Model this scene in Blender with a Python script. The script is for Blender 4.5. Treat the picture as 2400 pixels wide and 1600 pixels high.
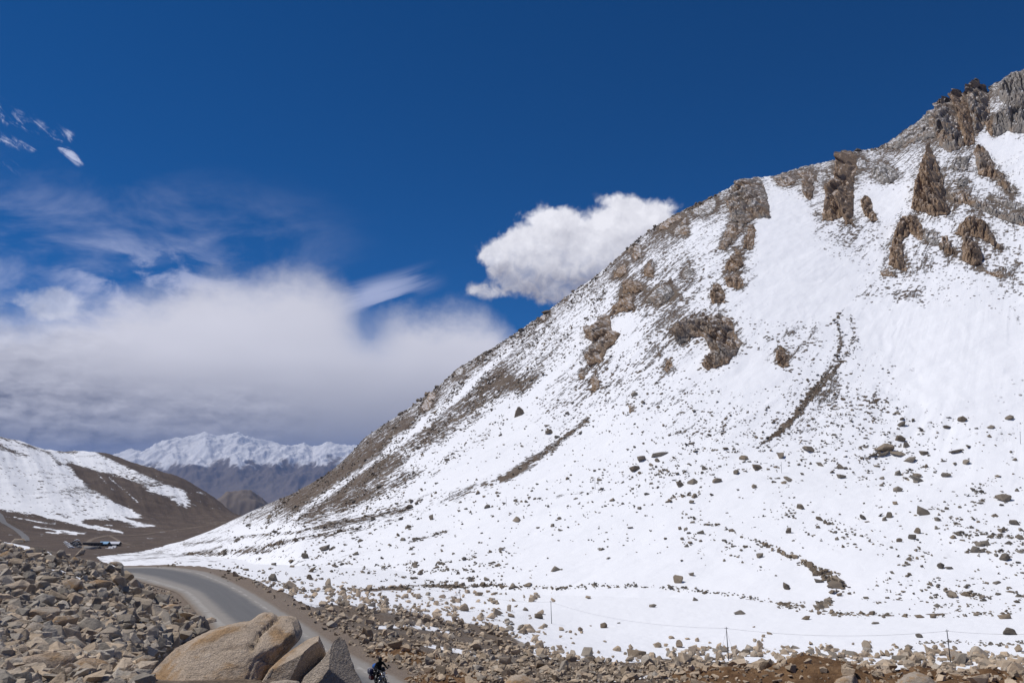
import bpy, bmesh, math, random
import numpy as np

# ------------------------------------------------------------------ scene, camera
scene = bpy.context.scene
for o in list(bpy.data.objects):
    bpy.data.objects.remove(o)
COL = scene.collection
FPX = 1850.0                       # focal length in pixels of the 2400 px wide photograph
PITCH = math.radians(8.76)
CP, SP = math.cos(PITCH), math.sin(PITCH)

cam_data = bpy.data.cameras.new('camera')
cam_data.sensor_width = 36.0
cam_data.lens = 36.0 * FPX / 2400.0
cam_data.clip_start = 0.3
cam_data.clip_end = 200000.0
cam = bpy.data.objects.new('camera', cam_data)
cam.location = (0, 0, 0)
cam.rotation_euler = (math.pi / 2 + PITCH, 0, 0)
COL.objects.link(cam)
scene.camera = cam

# ------------------------------------------------------------------ light
SUN_EL = math.radians(60.0)
SUN_AZ = math.radians(-78.0)       # from the viewing direction (+Y), negative = to the left
SUN_DIR = (math.sin(SUN_AZ) * math.cos(SUN_EL), math.cos(SUN_AZ) * math.cos(SUN_EL), math.sin(SUN_EL))
sd = bpy.data.lights.new('sun', 'SUN')
sd.energy = 3.6
sd.angle = math.radians(0.5)
sd.color = (1.0, 0.965, 0.92)
sun = bpy.data.objects.new('sun', sd)
from mathutils import Vector, Matrix, Euler
sun.rotation_euler = Vector(SUN_DIR).to_track_quat('Z', 'Y').to_euler()
COL.objects.link(sun)

scene.view_settings.view_transform = 'Standard'
scene.view_settings.look = 'None'
scene.view_settings.exposure = 0.0
scene.view_settings.gamma = 1.0
scene.view_settings.use_curve_mapping = False
scene.render.engine = 'CYCLES'
scene.cycles.max_bounces = 6
scene.cycles.diffuse_bounces = 3
scene.cycles.glossy_bounces = 2
scene.cycles.transmission_bounces = 2
scene.cycles.volume_bounces = 0
scene.cycles.use_denoising = True
scene.cycles.use_adaptive_sampling = True
scene.cycles.adaptive_threshold = 0.01


# ------------------------------------------------------------------ node helpers
class S:
    """a float or vector socket with arithmetic"""
    def __init__(s, t, sock):
        s.t, s.k = t, sock

    def _m(s, op, *a):
        n = s.t.nodes.new('ShaderNodeMath')
        n.operation = op
        for i, v in enumerate((s,) + a):
            if isinstance(v, S):
                s.t.links.new(v.k, n.inputs[i])
            else:
                n.inputs[i].default_value = v
        return S(s.t, n.outputs[0])

    def __add__(s, o): return s._m('ADD', o)
    __radd__ = __add__
    def __mul__(s, o): return s._m('MULTIPLY', o)
    __rmul__ = __mul__
    def __sub__(s, o): return s._m('SUBTRACT', o)
    def __rsub__(s, o): return (s * -1.0) + o
    def __truediv__(s, o): return s._m('DIVIDE', o)
    def pow(s, o): return s._m('POWER', o)
    def abs(s): return s._m('ABSOLUTE')
    def exp(s): return s._m('EXPONENT')
    def min(s, o): return s._m('MINIMUM', o)
    def max(s, o): return s._m('MAXIMUM', o)
    def clamp(s): return s.max(0.0).min(1.0)
    def step(s, a, b):
        n = s.t.nodes.new('ShaderNodeMapRange')
        n.interpolation_type = 'SMOOTHSTEP'
        s.t.links.new(s.k, n.inputs[0])
        n.inputs[1].default_value, n.inputs[2].default_value = (a, b) if a < b else (b, a)
        n.inputs[3].default_value, n.inputs[4].default_value = (0, 1) if a < b else (1, 0)
        return S(s.t, n.outputs[0])


def vec3(t, x, y, z=0.0):
    n = t.nodes.new('ShaderNodeCombineXYZ')
    for i, v in enumerate((x, y, z)):
        if isinstance(v, S):
            t.links.new(v.k, n.inputs[i])
        else:
            n.inputs[i].default_value = v
    return S(t, n.outputs[0])


def xyz(t, v):
    n = t.nodes.new('ShaderNodeSeparateXYZ')
    t.links.new(v.k, n.inputs[0])
    return [S(t, o) for o in n.outputs]


def vmul(t, v, s):
    n = t.nodes.new('ShaderNodeVectorMath')
    n.operation = 'MULTIPLY'
    t.links.new(v.k, n.inputs[0])
    n.inputs[1].default_value = s
    return S(t, n.outputs[0])


def vadd(t, v, s):
    n = t.nodes.new('ShaderNodeVectorMath')
    n.operation = 'ADD'
    t.links.new(v.k, n.inputs[0])
    if isinstance(s, S):
        t.links.new(s.k, n.inputs[1])
    else:
        n.inputs[1].default_value = s
    return S(t, n.outputs[0])


def noise(t, v, scale, detail=4, rough=0.55, dist=0.0):
    n = t.nodes.new('ShaderNodeTexNoise')
    if t is globals().get('wt'):
        n.noise_dimensions = '2D'
        detail = min(detail, 5)
    t.links.new(v.k, n.inputs['Vector'])
    n.inputs['Scale'].default_value = scale
    n.inputs['Detail'].default_value = detail
    n.inputs['Roughness'].default_value = rough
    n.inputs['Distortion'].default_value = dist
    return S(t, n.outputs[0])


def voro(t, v, scale, feature='F1', out='Distance'):
    n = t.nodes.new('ShaderNodeTexVoronoi')
    n.feature = feature
    t.links.new(v.k, n.inputs['Vector'])
    n.inputs['Scale'].default_value = scale
    return S(t, n.outputs[out])


def billow(t, v, scale):
    n = t.nodes.new('ShaderNodeTexVoronoi')
    n.voronoi_dimensions = '2D'
    n.feature = 'SMOOTH_F1'
    n.inputs['Smoothness'].default_value = 0.35
    t.links.new(v.k, n.inputs['Vector'])
    n.inputs['Scale'].default_value = scale
    n.inputs['Detail'].default_value = 2.0
    n.inputs['Roughness'].default_value = 0.55
    n.inputs['Lacunarity'].default_value = 2.3
    return S(t, n.outputs['Distance'])


def mixc(t, f, a, b):
    n = t.nodes.new('ShaderNodeMix')
    n.data_type = 'RGBA'
    if isinstance(f, S):
        t.links.new(f.k, n.inputs[0])
    else:
        n.inputs[0].default_value = f
    for v, i in ((a, 6), (b, 7)):
        if isinstance(v, S):
            t.links.new(v.k, n.inputs[i])
        else:
            n.inputs[i].default_value = (v[0], v[1], v[2], 1)
    return S(t, n.outputs[2])


def mulc(t, a, b):
    """colour times float"""
    n = t.nodes.new('ShaderNodeVectorMath')
    n.operation = 'SCALE'
    t.links.new(a.k, n.inputs[0])
    if isinstance(b, S):
        t.links.new(b.k, n.inputs['Scale'])
    else:
        n.inputs['Scale'].default_value = b
    return S(t, n.outputs[0])


def attr(t, name, out='Fac'):
    n = t.nodes.new('ShaderNodeAttribute')
    n.attribute_name = name
    return S(t, n.outputs[out])


def objco(t):
    n = t.nodes.new('ShaderNodeTexCoord')
    return S(t, n.outputs['Object'])


def geopos(t):
    n = t.nodes.new('ShaderNodeNewGeometry')
    return S(t, n.outputs['Position'])


def objrand(t):
    n = t.nodes.new('ShaderNodeObjectInfo')
    return S(t, n.outputs['Random'])


def bump(t, h, dist=0.1, strength=1.0):
    n = t.nodes.new('ShaderNodeBump')
    n.inputs['Strength'].default_value = strength
    n.inputs['Distance'].default_value = dist
    t.links.new(h.k, n.inputs['Height'])
    return S(t, n.outputs[0])


def material(name, rough=0.9):
    m = bpy.data.materials.new(name)
    m.use_nodes = True
    b = m.node_tree.nodes['Principled BSDF']
    b.inputs['Roughness'].default_value = rough
    b.inputs['Specular IOR Level'].default_value = 0.2
    return m, m.node_tree, b


def plug(t, b, colour=None, normal=None, rough=None):
    if colour is not None:
        t.links.new(colour.k, b.inputs['Base Color'])
    if normal is not None:
        t.links.new(normal.k, b.inputs['Normal'])
    if rough is not None:
        t.links.new(rough.k, b.inputs['Roughness'])


def plain(name, c, rough=0.6, metal=0.0):
    """simple coloured material with a little procedural grain"""
    m, t, b = material(name, rough)
    n = noise(t, objco(t), 9.0, 3)
    plug(t, b, mixc(t, n, [v * 0.8 for v in c], [min(1, v * 1.2) for v in c]))
    b.inputs['Metallic'].default_value = metal
    return m


# ------------------------------------------------------------------ photograph pixel -> direction / place
def ray(px, py):
    """azimuth (from +Y, right positive) and tangent of the elevation seen at a pixel of the photograph"""
    px, py = np.asarray(px, float), np.asarray(py, float)
    a, b = (px - 1200) / FPX, (800 - py) / FPX
    x, y, z = a, CP - b * SP, SP + b * CP
    return np.arctan2(x, y), z / np.hypot(x, y)


def pixel(x, y, z):
    f = y * CP + z * SP
    return 1200 + FPX * x / f, 800 - FPX * (-y * SP + z * CP) / f


def place(px, py, r):
    az, t = ray(px, py)
    return np.array([r * np.sin(az), r * np.cos(az), r * t])


# ------------------------------------------------------------------ noise in numpy
def _hash(ix, iy, iz, seed):
    h = (ix * 374761393 + iy * 668265263 + iz * 2147483647 + seed * 1274126177) & 0xFFFFFFFF
    h = ((h ^ (h >> 13)) * 1274126177) & 0xFFFFFFFF
    h = ((h ^ (h >> 15)) * 2246822519) & 0xFFFFFFFF
    return h ^ (h >> 16)


def perlin(x, y, z=None, seed=0):
    x = np.asarray(x, float)
    y = np.asarray(y, float)
    three = z is not None
    ix, iy = np.floor(x).astype(np.int64), np.floor(y).astype(np.int64)
    fx, fy = x - ix, y - iy
    u, v = fx * fx * fx * (fx * (fx * 6 - 15) + 10), fy * fy * fy * (fy * (fy * 6 - 15) + 10)
    if not three:
        out = []
        for dy in (0, 1):
            row = []
            for dx in (0, 1):
                a = _hash(ix + dx, iy + dy, 0, seed) * (2 * math.pi / 4294967296.0)
                row.append(np.cos(a) * (fx - dx) + np.sin(a) * (fy - dy))
            out.append(row[0] + u * (row[1] - row[0]))
        return (out[0] + v * (out[1] - out[0])) * 1.4
    z = np.asarray(z, float)
    iz = np.floor(z).astype(np.int64)
    fz = z - iz
    w = fz * fz * fz * (fz * (fz * 6 - 15) + 10)
    pl = []
    for dz in (0, 1):
        out = []
        for dy in (0, 1):
            row = []
            for dx in (0, 1):
                h = _hash(ix + dx, iy + dy, iz + dz, seed)
                gx = (h & 1023) / 511.5 - 1
                gy = ((h >> 10) & 1023) / 511.5 - 1
                gz = ((h >> 20) & 1023) / 511.5 - 1
                row.append(gx * (fx - dx) + gy * (fy - dy) + gz * (fz - dz))
            out.append(row[0] + u * (row[1] - row[0]))
        pl.append(out[0] + v * (out[1] - out[0]))
    return (pl[0] + w * (pl[1] - pl[0])) * 1.1


def fbm(x, y, z=None, octaves=4, seed=0, gain=0.5, ridged=False):
    s, amp, tot, f = 0, 1.0, 0.0, 1.0
    for i in range(octaves):
        n = perlin(x * f, y * f, None if z is None else z * f, seed + i * 17)
        if ridged:
            n = 1 - 2 * np.abs(n)
        s = s + amp * n
        tot += amp
        amp *= gain
        f *= 2.03
    return s / tot


def sstep(x, a, b):
    t = np.clip((np.asarray(x, float) - a) / (b - a), 0, 1)
    return t * t * (3 - 2 * t)


class TPS:
    """thin plate spline through scattered points"""
    def __init__(s, pts, vals, lam=1e-5):
        s.p = np.asarray(pts, float)
        n = len(s.p)
        d2 = ((s.p[:, None] - s.p[None]) ** 2).sum(-1)
        K = 0.5 * d2 * np.log(d2 + 1e-12) + lam * np.eye(n)
        Q = np.c_[np.ones(n), s.p]
        A = np.block([[K, Q], [Q.T, np.zeros((3, 3))]])
        s.w = np.linalg.solve(A, np.r_[np.asarray(vals, float), 0, 0, 0])

    def __call__(s, a, b):
        sh = a.shape
        a, b = a.ravel(), b.ravel()
        out = s.w[-3] + s.w[-2] * a + s.w[-1] * b
        for i, (pa, pb) in enumerate(s.p):
            d2 = (a - pa) ** 2 + (b - pb) ** 2
            out += s.w[i] * 0.5 * d2 * np.log(d2 + 1e-12)
        return out.reshape(sh)


def seg_dist(px, py, line):
    """distance of points to a polyline, in the plane of its numbers"""
    best = np.full(np.shape(px), 1e9)
    for (x0, y0), (x1, y1) in zip(line[:-1], line[1:]):
        dx, dy = x1 - x0, y1 - y0
        t = np.clip(((px - x0) * dx + (py - y0) * dy) / (dx * dx + dy * dy + 1e-12), 0, 1)
        best = np.minimum(best, np.hypot(px - x0 - t * dx, py - y0 - t * dy))
    return best


def inside(px, py, poly):
    c = np.zeros(np.shape(px), bool)
    n = len(poly)
    for i in range(n):
        x0, y0 = poly[i]
        x1, y1 = poly[(i + 1) % n]
        if y0 == y1:
            continue
        m = ((y0 > py) != (y1 > py)) & (px < (x1 - x0) * (py - y0) / (y1 - y0) + x0)
        c ^= m
    return c


# ------------------------------------------------------------------ objects
def tag(o, label=None, cat=None, group=None, kind=None):
    for k, v in (('label', label), ('category', cat), ('group', group), ('kind', kind)):
        if v:
            o[k] = v
    return o


def link(name, mesh, parent=None, mat=None, loc=None, rot=None, scale=None):
    o = bpy.data.objects.new(name, mesh)
    COL.objects.link(o)
    if mat is not None and not mesh.materials:
        mesh.materials.append(mat)
    if parent is not None:
        o.parent = parent
    if loc is not None:
        o.location = loc
    if rot is not None:
        o.rotation_euler = rot
    if scale is not None:
        o.scale = scale
    return o


def empty(name, loc=(0, 0, 0), rz=0.0):
    o = bpy.data.objects.new(name, None)
    o.location = loc
    o.rotation_euler = (0, 0, rz)
    o.empty_display_size = 0.2
    COL.objects.link(o)
    return o


def mesh_np(name, v, f, smooth=True, attrs=None, mat=None):
    """mesh from numpy arrays; f is (n,3) or (n,4)"""
    v = np.asarray(v, np.float32)
    f = np.asarray(f, np.int32)
    me = bpy.data.meshes.new(name)
    me.vertices.add(len(v))
    me.vertices.foreach_set('co', v.ravel())
    k = f.shape[1]
    me.loops.add(f.size)
    me.loops.foreach_set('vertex_index', f.ravel())
    me.polygons.add(len(f))
    me.polygons.foreach_set('loop_start', np.arange(0, f.size, k, dtype=np.int32))
    me.polygons.foreach_set('use_smooth', np.full(len(f), smooth, bool))
    me.update(calc_edges=True)
    for n, a in (attrs or {}).items():
        a = np.asarray(a, np.float32)
        if a.ndim == 1:
            at = me.attributes.new(n, 'FLOAT', 'POINT')
            at.data.foreach_set('value', a)
        else:
            at = me.attributes.new(n, 'FLOAT_VECTOR', 'POINT')
            at.data.foreach_set('vector', a.ravel())
    if mat:
        me.materials.append(mat)
    return me


def grid_faces(ny, nx, keep=None):
    i = np.arange(ny * nx).reshape(ny, nx)
    f = np.stack([i[:-1, :-1], i[:-1, 1:], i[1:, 1:], i[1:, :-1]], -1).reshape(-1, 4)
    return f if keep is None else f[keep.ravel()]


class Polar:
    """a terrain sheet: heights Z[j, i] at ranges r[j] and azimuths az[i] round the viewpoint"""
    def __init__(s, az, r, Z):
        s.az, s.r, s.Z = az, r, Z

    def xyz(s):
        A, R = np.meshgrid(s.az, s.r)
        return np.stack([R * np.sin(A), R * np.cos(A), s.Z], -1)

    def height(s, x, y):
        a, r = np.arctan2(x, y), np.hypot(x, y)
        fi = np.clip(np.interp(a, s.az, np.arange(len(s.az))), 0, len(s.az) - 1.001)
        fj = np.clip(np.interp(r, s.r, np.arange(len(s.r))), 0, len(s.r) - 1.001)
        i, j = fi.astype(int), fj.astype(int)
        u, v = fi - i, fj - j
        Z = s.Z
        return (Z[j, i] * (1 - u) + Z[j, i + 1] * u) * (1 - v) + (Z[j + 1, i] * (1 - u) + Z[j + 1, i + 1] * u) * v

    def hit(s, px, py, rmin=0.0, clamp=False):
        """first place where the line of sight through a pixel of the photograph meets the sheet: (x, y, z, range, hit?)"""
        az, t = ray(np.atleast_1d(px), np.atleast_1d(py))
        out_r = np.empty(len(az))
        ok = np.zeros(len(az), bool)
        T = s.Z / s.r[:, None]
        jm = int(np.searchsorted(s.r, rmin))
        for c in range(0, len(az), 4000):
            a, tt = az[c:c + 4000], t[c:c + 4000]
            fi = np.clip(np.interp(a, s.az, np.arange(len(s.az))), 0, len(s.az) - 1.001)
            i = fi.astype(int)
            u = fi - i
            col = T[jm:, i] * (1 - u) + T[jm:, i + 1] * u
            g = col >= tt[None]
            j = g.argmax(0)
            has = g.any(0)
            top = col.argmax(0)
            j = np.where(has, j, top)
            k = np.arange(len(a))
            j0 = np.maximum(j - 1, 0)
            c0, c1 = col[j0, k], col[j, k]
            w = np.where((c1 - c0) > 1e-9, (tt - c0) / (c1 - c0 + 1e-12), 1)
            w = np.clip(w, 0, 1)
            rr = s.r[jm:]
            out_r[c:c + 4000] = np.where(has, rr[j0] + w * (rr[j] - rr[j0]), rr[top])
            ok[c:c + 4000] = has
        r = out_r
        return r * np.sin(az), r * np.cos(az), r * t, r, ok

# ------------------------------------------------------------------ sky
SKY_STRENGTH = 0.085


def azel(px, py):
    a, t = ray(px, py)
    return math.degrees(float(a)), math.degrees(math.atan(float(t)))


world = bpy.data.worlds.new('World')
scene.world = world
world.use_nodes = True
world.cycles.sampling_method = 'NONE'
wt = world.node_tree
bg = wt.nodes['Background']
bg.inputs['Strength'].default_value = SKY_STRENGTH
sky_n = wt.nodes.new('ShaderNodeTexSky')
sky_n.sky_type = 'NISHITA'
sky_n.sun_disc = False
sky_n.sun_elevation = SUN_EL
sky_n.sun_rotation = SUN_AZ
sky_n.altitude = 5000.0
sky_n.air_density = 1.0
sky_n.dust_density = 0.3
sky_n.ozone_density = 3.0
sky_c = S(wt, sky_n.outputs[0])
tint = wt.nodes.new('ShaderNodeVectorMath')
tint.operation = 'MULTIPLY'
wt.links.new(sky_c.k, tint.inputs[0])
tint.inputs[1].default_value = (0.045, 0.50, 0.90)
sky_c = S(wt, tint.outputs[0])

tc = wt.nodes.new('ShaderNodeTexCoord')
dirv = S(wt, tc.outputs['Generated'])
dx_, dy_, dz_ = xyz(wt, dirv)
AZ = dx_._m('ARCTAN2', dy_) * (180 / math.pi)
EL = dz_.max(-1.0).min(1.0)._m('ARCSINE') * (180 / math.pi)
P2 = vec3(wt, AZ, EL)


def wcurve(x, x0, x1, pts, y0, y1):
    """piecewise curve through (x, y) points"""
    n = wt.nodes.new('ShaderNodeFloatCurve')
    xn = (x - x0) / (x1 - x0)
    wt.links.new(xn.clamp().k, n.inputs['Value'])
    cu = n.mapping.curves[0]
    q = [((a - x0) / (x1 - x0), (b - y0) / (y1 - y0)) for a, b in pts]
    cu.points[0].location, cu.points[1].location = q[0], q[-1]
    for p in q[1:-1]:
        cu.points.new(*p)
    n.mapping.update()
    return S(wt, n.outputs[0]) * (y1 - y0) + y0


# cloud bank low on the left, its upper edge as a curve of azimuth
edge = [(-900, 760), (-500, 700), (-150, 715), (0, 735), (150, 725), (300, 700), (420, 676), (490, 650), (590, 664), (720, 646), (790, 672), (830, 715),
        (858, 748), (890, 742), (1000, 738), (1110, 736), (1165, 762), (1230, 845), (1330, 960), (1600, 1050)]
epts = [azel(a, b) for a, b in edge]
warp1 = noise(wt, vmul(wt, P2, (1, 1.4, 1)), 0.16, 5, 0.6) - 0.5
warp2 = noise(wt, vmul(wt, P2, (1, 1.2, 1)), 0.55, 5, 0.62) - 0.5
edge_el = wcurve(AZ + warp1 * 1.5, -50, 15, [(-50, epts[0][1])] + epts[1:-1] + [(15, -1)], -5, 20)
depth = edge_el - EL + warp2 * 1.6 + warp1 * 1.2
bank = depth.step(-1.6, 2.2)
an, en = azel(858, 765)
bank = bank * (1.0 - (((AZ - an + (EL - en) * 0.25) / 1.5).pow(2.0) * -1.0 - ((EL - en) / 1.5).pow(2.0) + warp2 * 1.5).exp().min(1.0) * 0.6)
# ragged, thinner left end
left_thin = AZ.step(-24, -33)
holes = noise(wt, vmul(wt, P2, (0.6, 1.6, 1)), 0.42, 5, 0.6).step(0.42, 0.62)
up_left = EL.step(8.2, 10.0)
bank = bank * (1.0 - left_thin * up_left * (1.0 - holes) * 0.75)
# veil and wisps above the bank
s1 = noise(wt, vmul(wt, vec3(wt, AZ * 0.8 + EL * 0.55, EL * 1.0 - AZ * 0.25), (0.6, 1.05, 1)), 0.22, 6, 0.58, 0.25)
veil = s1.step(0.40, 0.85) * EL.step(20.5, 11.5) * AZ.step(-8, -24) * 0.6
s3 = noise(wt, vmul(wt, vec3(wt, AZ + EL * 0.3, EL * 1.0), (0.8, 1.2, 1)), 0.30, 6, 0.6, 0.4)
veil2 = s3.step(0.42, 0.66) * EL.step(15.6, 11.6) * AZ.step(-17, -22) * AZ.step(-33, -27) * 0.55
rot = math.radians(17)
sx = AZ * math.cos(rot) + EL * math.sin(rot)
sy = EL * math.cos(rot) - AZ * math.sin(rot)
s2 = noise(wt, vec3(wt, sx * 0.12, sy * 1.0), 0.9, 4, 0.5, 0.3)
a0, e0 = azel(800, 720)
a1, e1 = azel(1040, 635)
u0, v0 = a0 * math.cos(rot) + e0 * math.sin(rot), e0 * math.cos(rot) - a0 * math.sin(rot)
u1, v1 = a1 * math.cos(rot) + e1 * math.sin(rot), e1 * math.cos(rot) - a1 * math.sin(rot)
streak = (s2.step(0.38, 0.62) * (sy - (v0 + v1) * 0.5).abs().step(1.5, 0.2) * sx.step(u0 - 1.5, u0 + 2) * sx.step(u1 + 0.5, u1 - 5.0)) * 0.6
# torn scraps of cloud high on the left
sc_l = []
for (x0, y0, x1, y1, w, k) in ((-60, 235, 60, 292, 1.0, 0.75), (40, 285, 155, 322, 0.75, 0.85), (142, 342, 186, 378, 0.5, 0.85), (-80, 300, 40, 335, 0.9, 0.6), (45, 340, 75, 352, .4, .6), (-50, 360, 40, 400, 0.9, 0.35)):
    (aa, ee), (ab, eb) = azel(x0, y0), azel(x1, y1)
    L = math.hypot(ab - aa, eb - ee)
    ux, uy = (ab - aa) / L, (eb - ee) / L
    al = (AZ - aa) * ux + (EL - ee) * uy
    cr = (EL - ee) * ux - (AZ - aa) * uy
    along = al.max(0.0).min(L)
    d = ((al - along).pow(2.0) + cr.pow(2.0)).pow(0.5) * (1.0 / w)
    sc_l.append((1.0 - d).max(0.0) * k)
scr = sc_l[0]
for q in sc_l[1:]:
    scr = scr.max(q)
rs = math.radians(-30)
tear = noise(wt, vmul(wt, vec3(wt, AZ * math.cos(rs) + EL * math.sin(rs), EL * math.cos(rs) - AZ * math.sin(rs)), (0.55, 1.9, 1)), 0.95, 7, 0.7, 0.7)
tear2 = noise(wt, vec3(wt, AZ, EL + 31.0), 0.8, 5, 0.65)
scraps = ((scr * 0.9).min(0.46) + (tear - 0.5) * 2.6 + (tear2 - 0.5) * 1.6 - 0.34).step(0.0, 0.9) * scr.step(0.02, 0.7) * 0.7

# the one heap cloud beside the slope
heap = [(1185, 600, 65, 55), (1240, 560, 75, 60), (1300, 545, 70, 62), (1290, 515, 34, 30), (1320, 505, 30, 24), (1275, 640, 110, 55), (1370, 590, 110, 70),
        (1440, 520, 75, 60), (1490, 510, 70, 52), (1420, 600, 110, 60), (1330, 640, 90, 45), (1280, 680, 80, 34), (1112, 676, 34, 20), (1155, 690, 36, 18), (1185, 640, 46, 36), (1250, 610, 80, 60), (1420, 640, 90, 60),
        (1165, 590, 28, 24), (1145, 600, 20, 16), (1455, 470, 34, 26), (1540, 500, 45, 40), (1500, 560, 110, 70), (1355, 690, 70, 22)]


def heap_field(dx, dy):
    F = None
    for (x, y, rx, ry) in heap:
        a, e = azel(x, y)
        k = math.degrees(1 / FPX)
        q = ((AZ - (a + dx)) / (rx * k * 0.98)).pow(2.0) + ((EL - (e + dy)) / (ry * k * 0.98)).pow(2.0)
        g = (q * -1.15).exp()
        F = g if F is None else F + g
    return F


wob1 = noise(wt, vec3(wt, AZ, EL + 3.0), 0.9, 4, 0.6) - 0.5
wob2 = noise(wt, vec3(wt, AZ + 17.0, EL), 0.9, 4, 0.6) - 0.5
PB = vec3(wt, AZ + wob1 * 0.9, EL + wob2 * 0.9)
PBs = vadd(wt, PB, (0.32, -0.55, 0))
bil = billow(wt, PB, 0.52)
bilo = billow(wt, PBs, 0.52)
wisp = noise(wt, vec3(wt, AZ, EL), 0.9, 5, 0.60, 0.6)
Fh = heap_field(0, 0)
Fo = heap_field(0.55, -1.0)
fld = Fh * 1.05 + ((0.42 - bil) * 0.85 + (wisp - 0.5) * 0.8) * (Fh * 2.2).min(1.0)
aH, eH = azel(1330, 600)
low = EL.step(eH + 2.2, eH - 2.6)
heap_a = (fld - 0.20).step(0.0, 1.05) * ((wisp - 0.5) * 1.2 * low + 1.0 - low * 0.12).min(1.0)
heap_l = 0.78 + (bilo - bil) * 0.20 + (Fh - Fo).max(-1.0).min(1.0) * 0.17 - low * 0.32 + (wob1 + wob2) * 0.10
heap_col = mixc(wt, heap_l.clamp(), (0.13, 0.14, 0.23), (0.90, 0.90, 0.97))

# light in the bank: brightest in the middle, greyer towards the horizon, lumpy near its foot
lumps = 0.0 - billow(wt, vadd(wt, vmul(wt, P2, (0.6, 1.5, 1)), vmul(wt, vec3(wt, wob1, wob2), (0.8, 0.8, 1))), 0.42)
lumps_o = 0.0 - billow(wt, vadd(wt, vadd(wt, vmul(wt, P2, (0.6, 1.5, 1)), vmul(wt, vec3(wt, wob1, wob2), (0.8, 0.8, 1))), (0.25, -0.7, 0)), 0.42)
soft = noise(wt, vmul(wt, P2, (0.5, 1.0, 1)), 0.14, 3, 0.5)
foot = EL.step(6.2, 3.2)
bank_l = wcurve(EL, -2, 14, [(-2, 0.40), (1.5, 0.42), (3.0, 0.44), (4.2, 0.50), (6.0, 0.64), (8.0, 0.80), (10.0, 0.82), (14, 0.70)], 0, 1)
bank_l = bank_l + (soft - 0.5) * 0.22 + (lumps - lumps_o) * foot * 0.30 * AZ.step(-12, -20) + (lumps - lumps_o) * left_thin * 0.22
bank_col = mixc(wt, bank_l.clamp(), (0.10, 0.11, 0.17), (0.82, 0.82, 0.92))

K = 1.0 / SKY_STRENGTH
col = sky_c
wispc = (0.62 * K, 0.66 * K, 0.88 * K)
col = mixc(wt, (veil + veil2).clamp(), col, wispc)
col = mixc(wt, streak.clamp(), col, wispc)
col = mixc(wt, scraps.clamp(), col, (0.70 * K, 0.74 * K, 0.95 * K))
col = mixc(wt, bank.clamp() * 0.97, col, mulc(wt, bank_col, K))
col = mixc(wt, heap_a, col, mulc(wt, heap_col, K))
small = None
for (x, y, rx, ry) in ((125, 702, 55, 30), (140, 688, 32, 20), (90, 726, 60, 26), (165, 728, 40, 20)):
    a_, e_ = azel(x, y)
    kq = math.degrees(1 / FPX)
    gq = ((((AZ - a_) / (rx * kq)).pow(2.0) + ((EL - e_) / (ry * kq)).pow(2.0)) * -1.0).exp()
    small = gq if small is None else small + gq
small_a = (small * 1.1 + ((0.42 - bil) * 0.9 + (wisp - 0.5) * 0.8) * (small * 2.0).min(1.0) - 0.25).step(0.0, 1.3) * 0.5
col = mixc(wt, small_a, col, mulc(wt, mixc(wt, (0.85 + (bilo - bil) * 0.3).clamp(), (0.2, 0.22, 0.32), (0.82, 0.83, 0.92)), K))
wt.links.new(col.k, bg.inputs['Color'])

# ------------------------------------------------------------------ the mountain: a cone-like face with a gentle snow apron
AX, AY = 975.0, 1392.0
_pr = np.array([(0, 905), (400, 590), (800, 262), (1000, 98), (1060, 52), (1100, 25), (1150, -1), (1250, -28), (1340, -48), (1400, -60), (1480, -77), (1560, -105), (1800, -260), (3000, -1100)], float)
_rt = np.arange(0, 3000, 4.0)
_zt = np.interp(_rt, _pr[:, 0], _pr[:, 1])
_ker = np.hanning(25)
_ker /= _ker.sum()
_zt[12:-12] = np.convolve(_zt, _ker, 'valid')
RIDGE_D = [(545, 1190), (600, 1165), (640, 1147), (680, 1130), (710, 1100), (740, 1075), (770, 1052), (800, 1030), (840, 1003), (880, 975), (915, 953), (950, 930), (1000, 895),
           (1050, 850), (1090, 828), (1130, 805), (1190, 765), (1250, 725), (1300, 685), (1370, 635), (1440, 575), (1475, 546), (1510, 520), (1560, 490), (1600, 472), (1640, 455),
           (1700, 420), (1745, 411), (1780, 407), (1815, 395), (1850, 385), (1920, 370), (1950, 352), (2010, 345), (2050, 325), (2080, 300), (2120, 275), (2150, 252), (2200, 230), (2240, 215),
           (2270, 215), (2310, 178), (2352, 163)]
RIDGE = [(a * 1.0204, b * 1.0204) for a, b in RIDGE_D]
RIDGE = [(228, 1305), (331, 1292), (428, 1267), (500, 1241)] + RIDGE[:] + [(2520, 120), (2700, 60), (3000, 20)]
_ra, _rt1 = ray([p[0] for p in RIDGE], [p[1] for p in RIDGE])

m_az = np.radians(np.linspace(-31, 41, 1000))
m_r = np.concatenate([np.linspace(250, 620, 190, endpoint=False), np.geomspace(620, 2300, 330)])
A, R = np.meshgrid(m_az, m_r)
X, Y = R * np.sin(A), R * np.cos(A)
rho = np.hypot(X - AX, Y - AY)
phi = np.arctan2(X - AX, -(Y - AY))
Zc = np.interp(rho, _rt, _zt)
T1 = np.interp(m_az, _ra, _rt1)
ZB = -85.0
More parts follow.
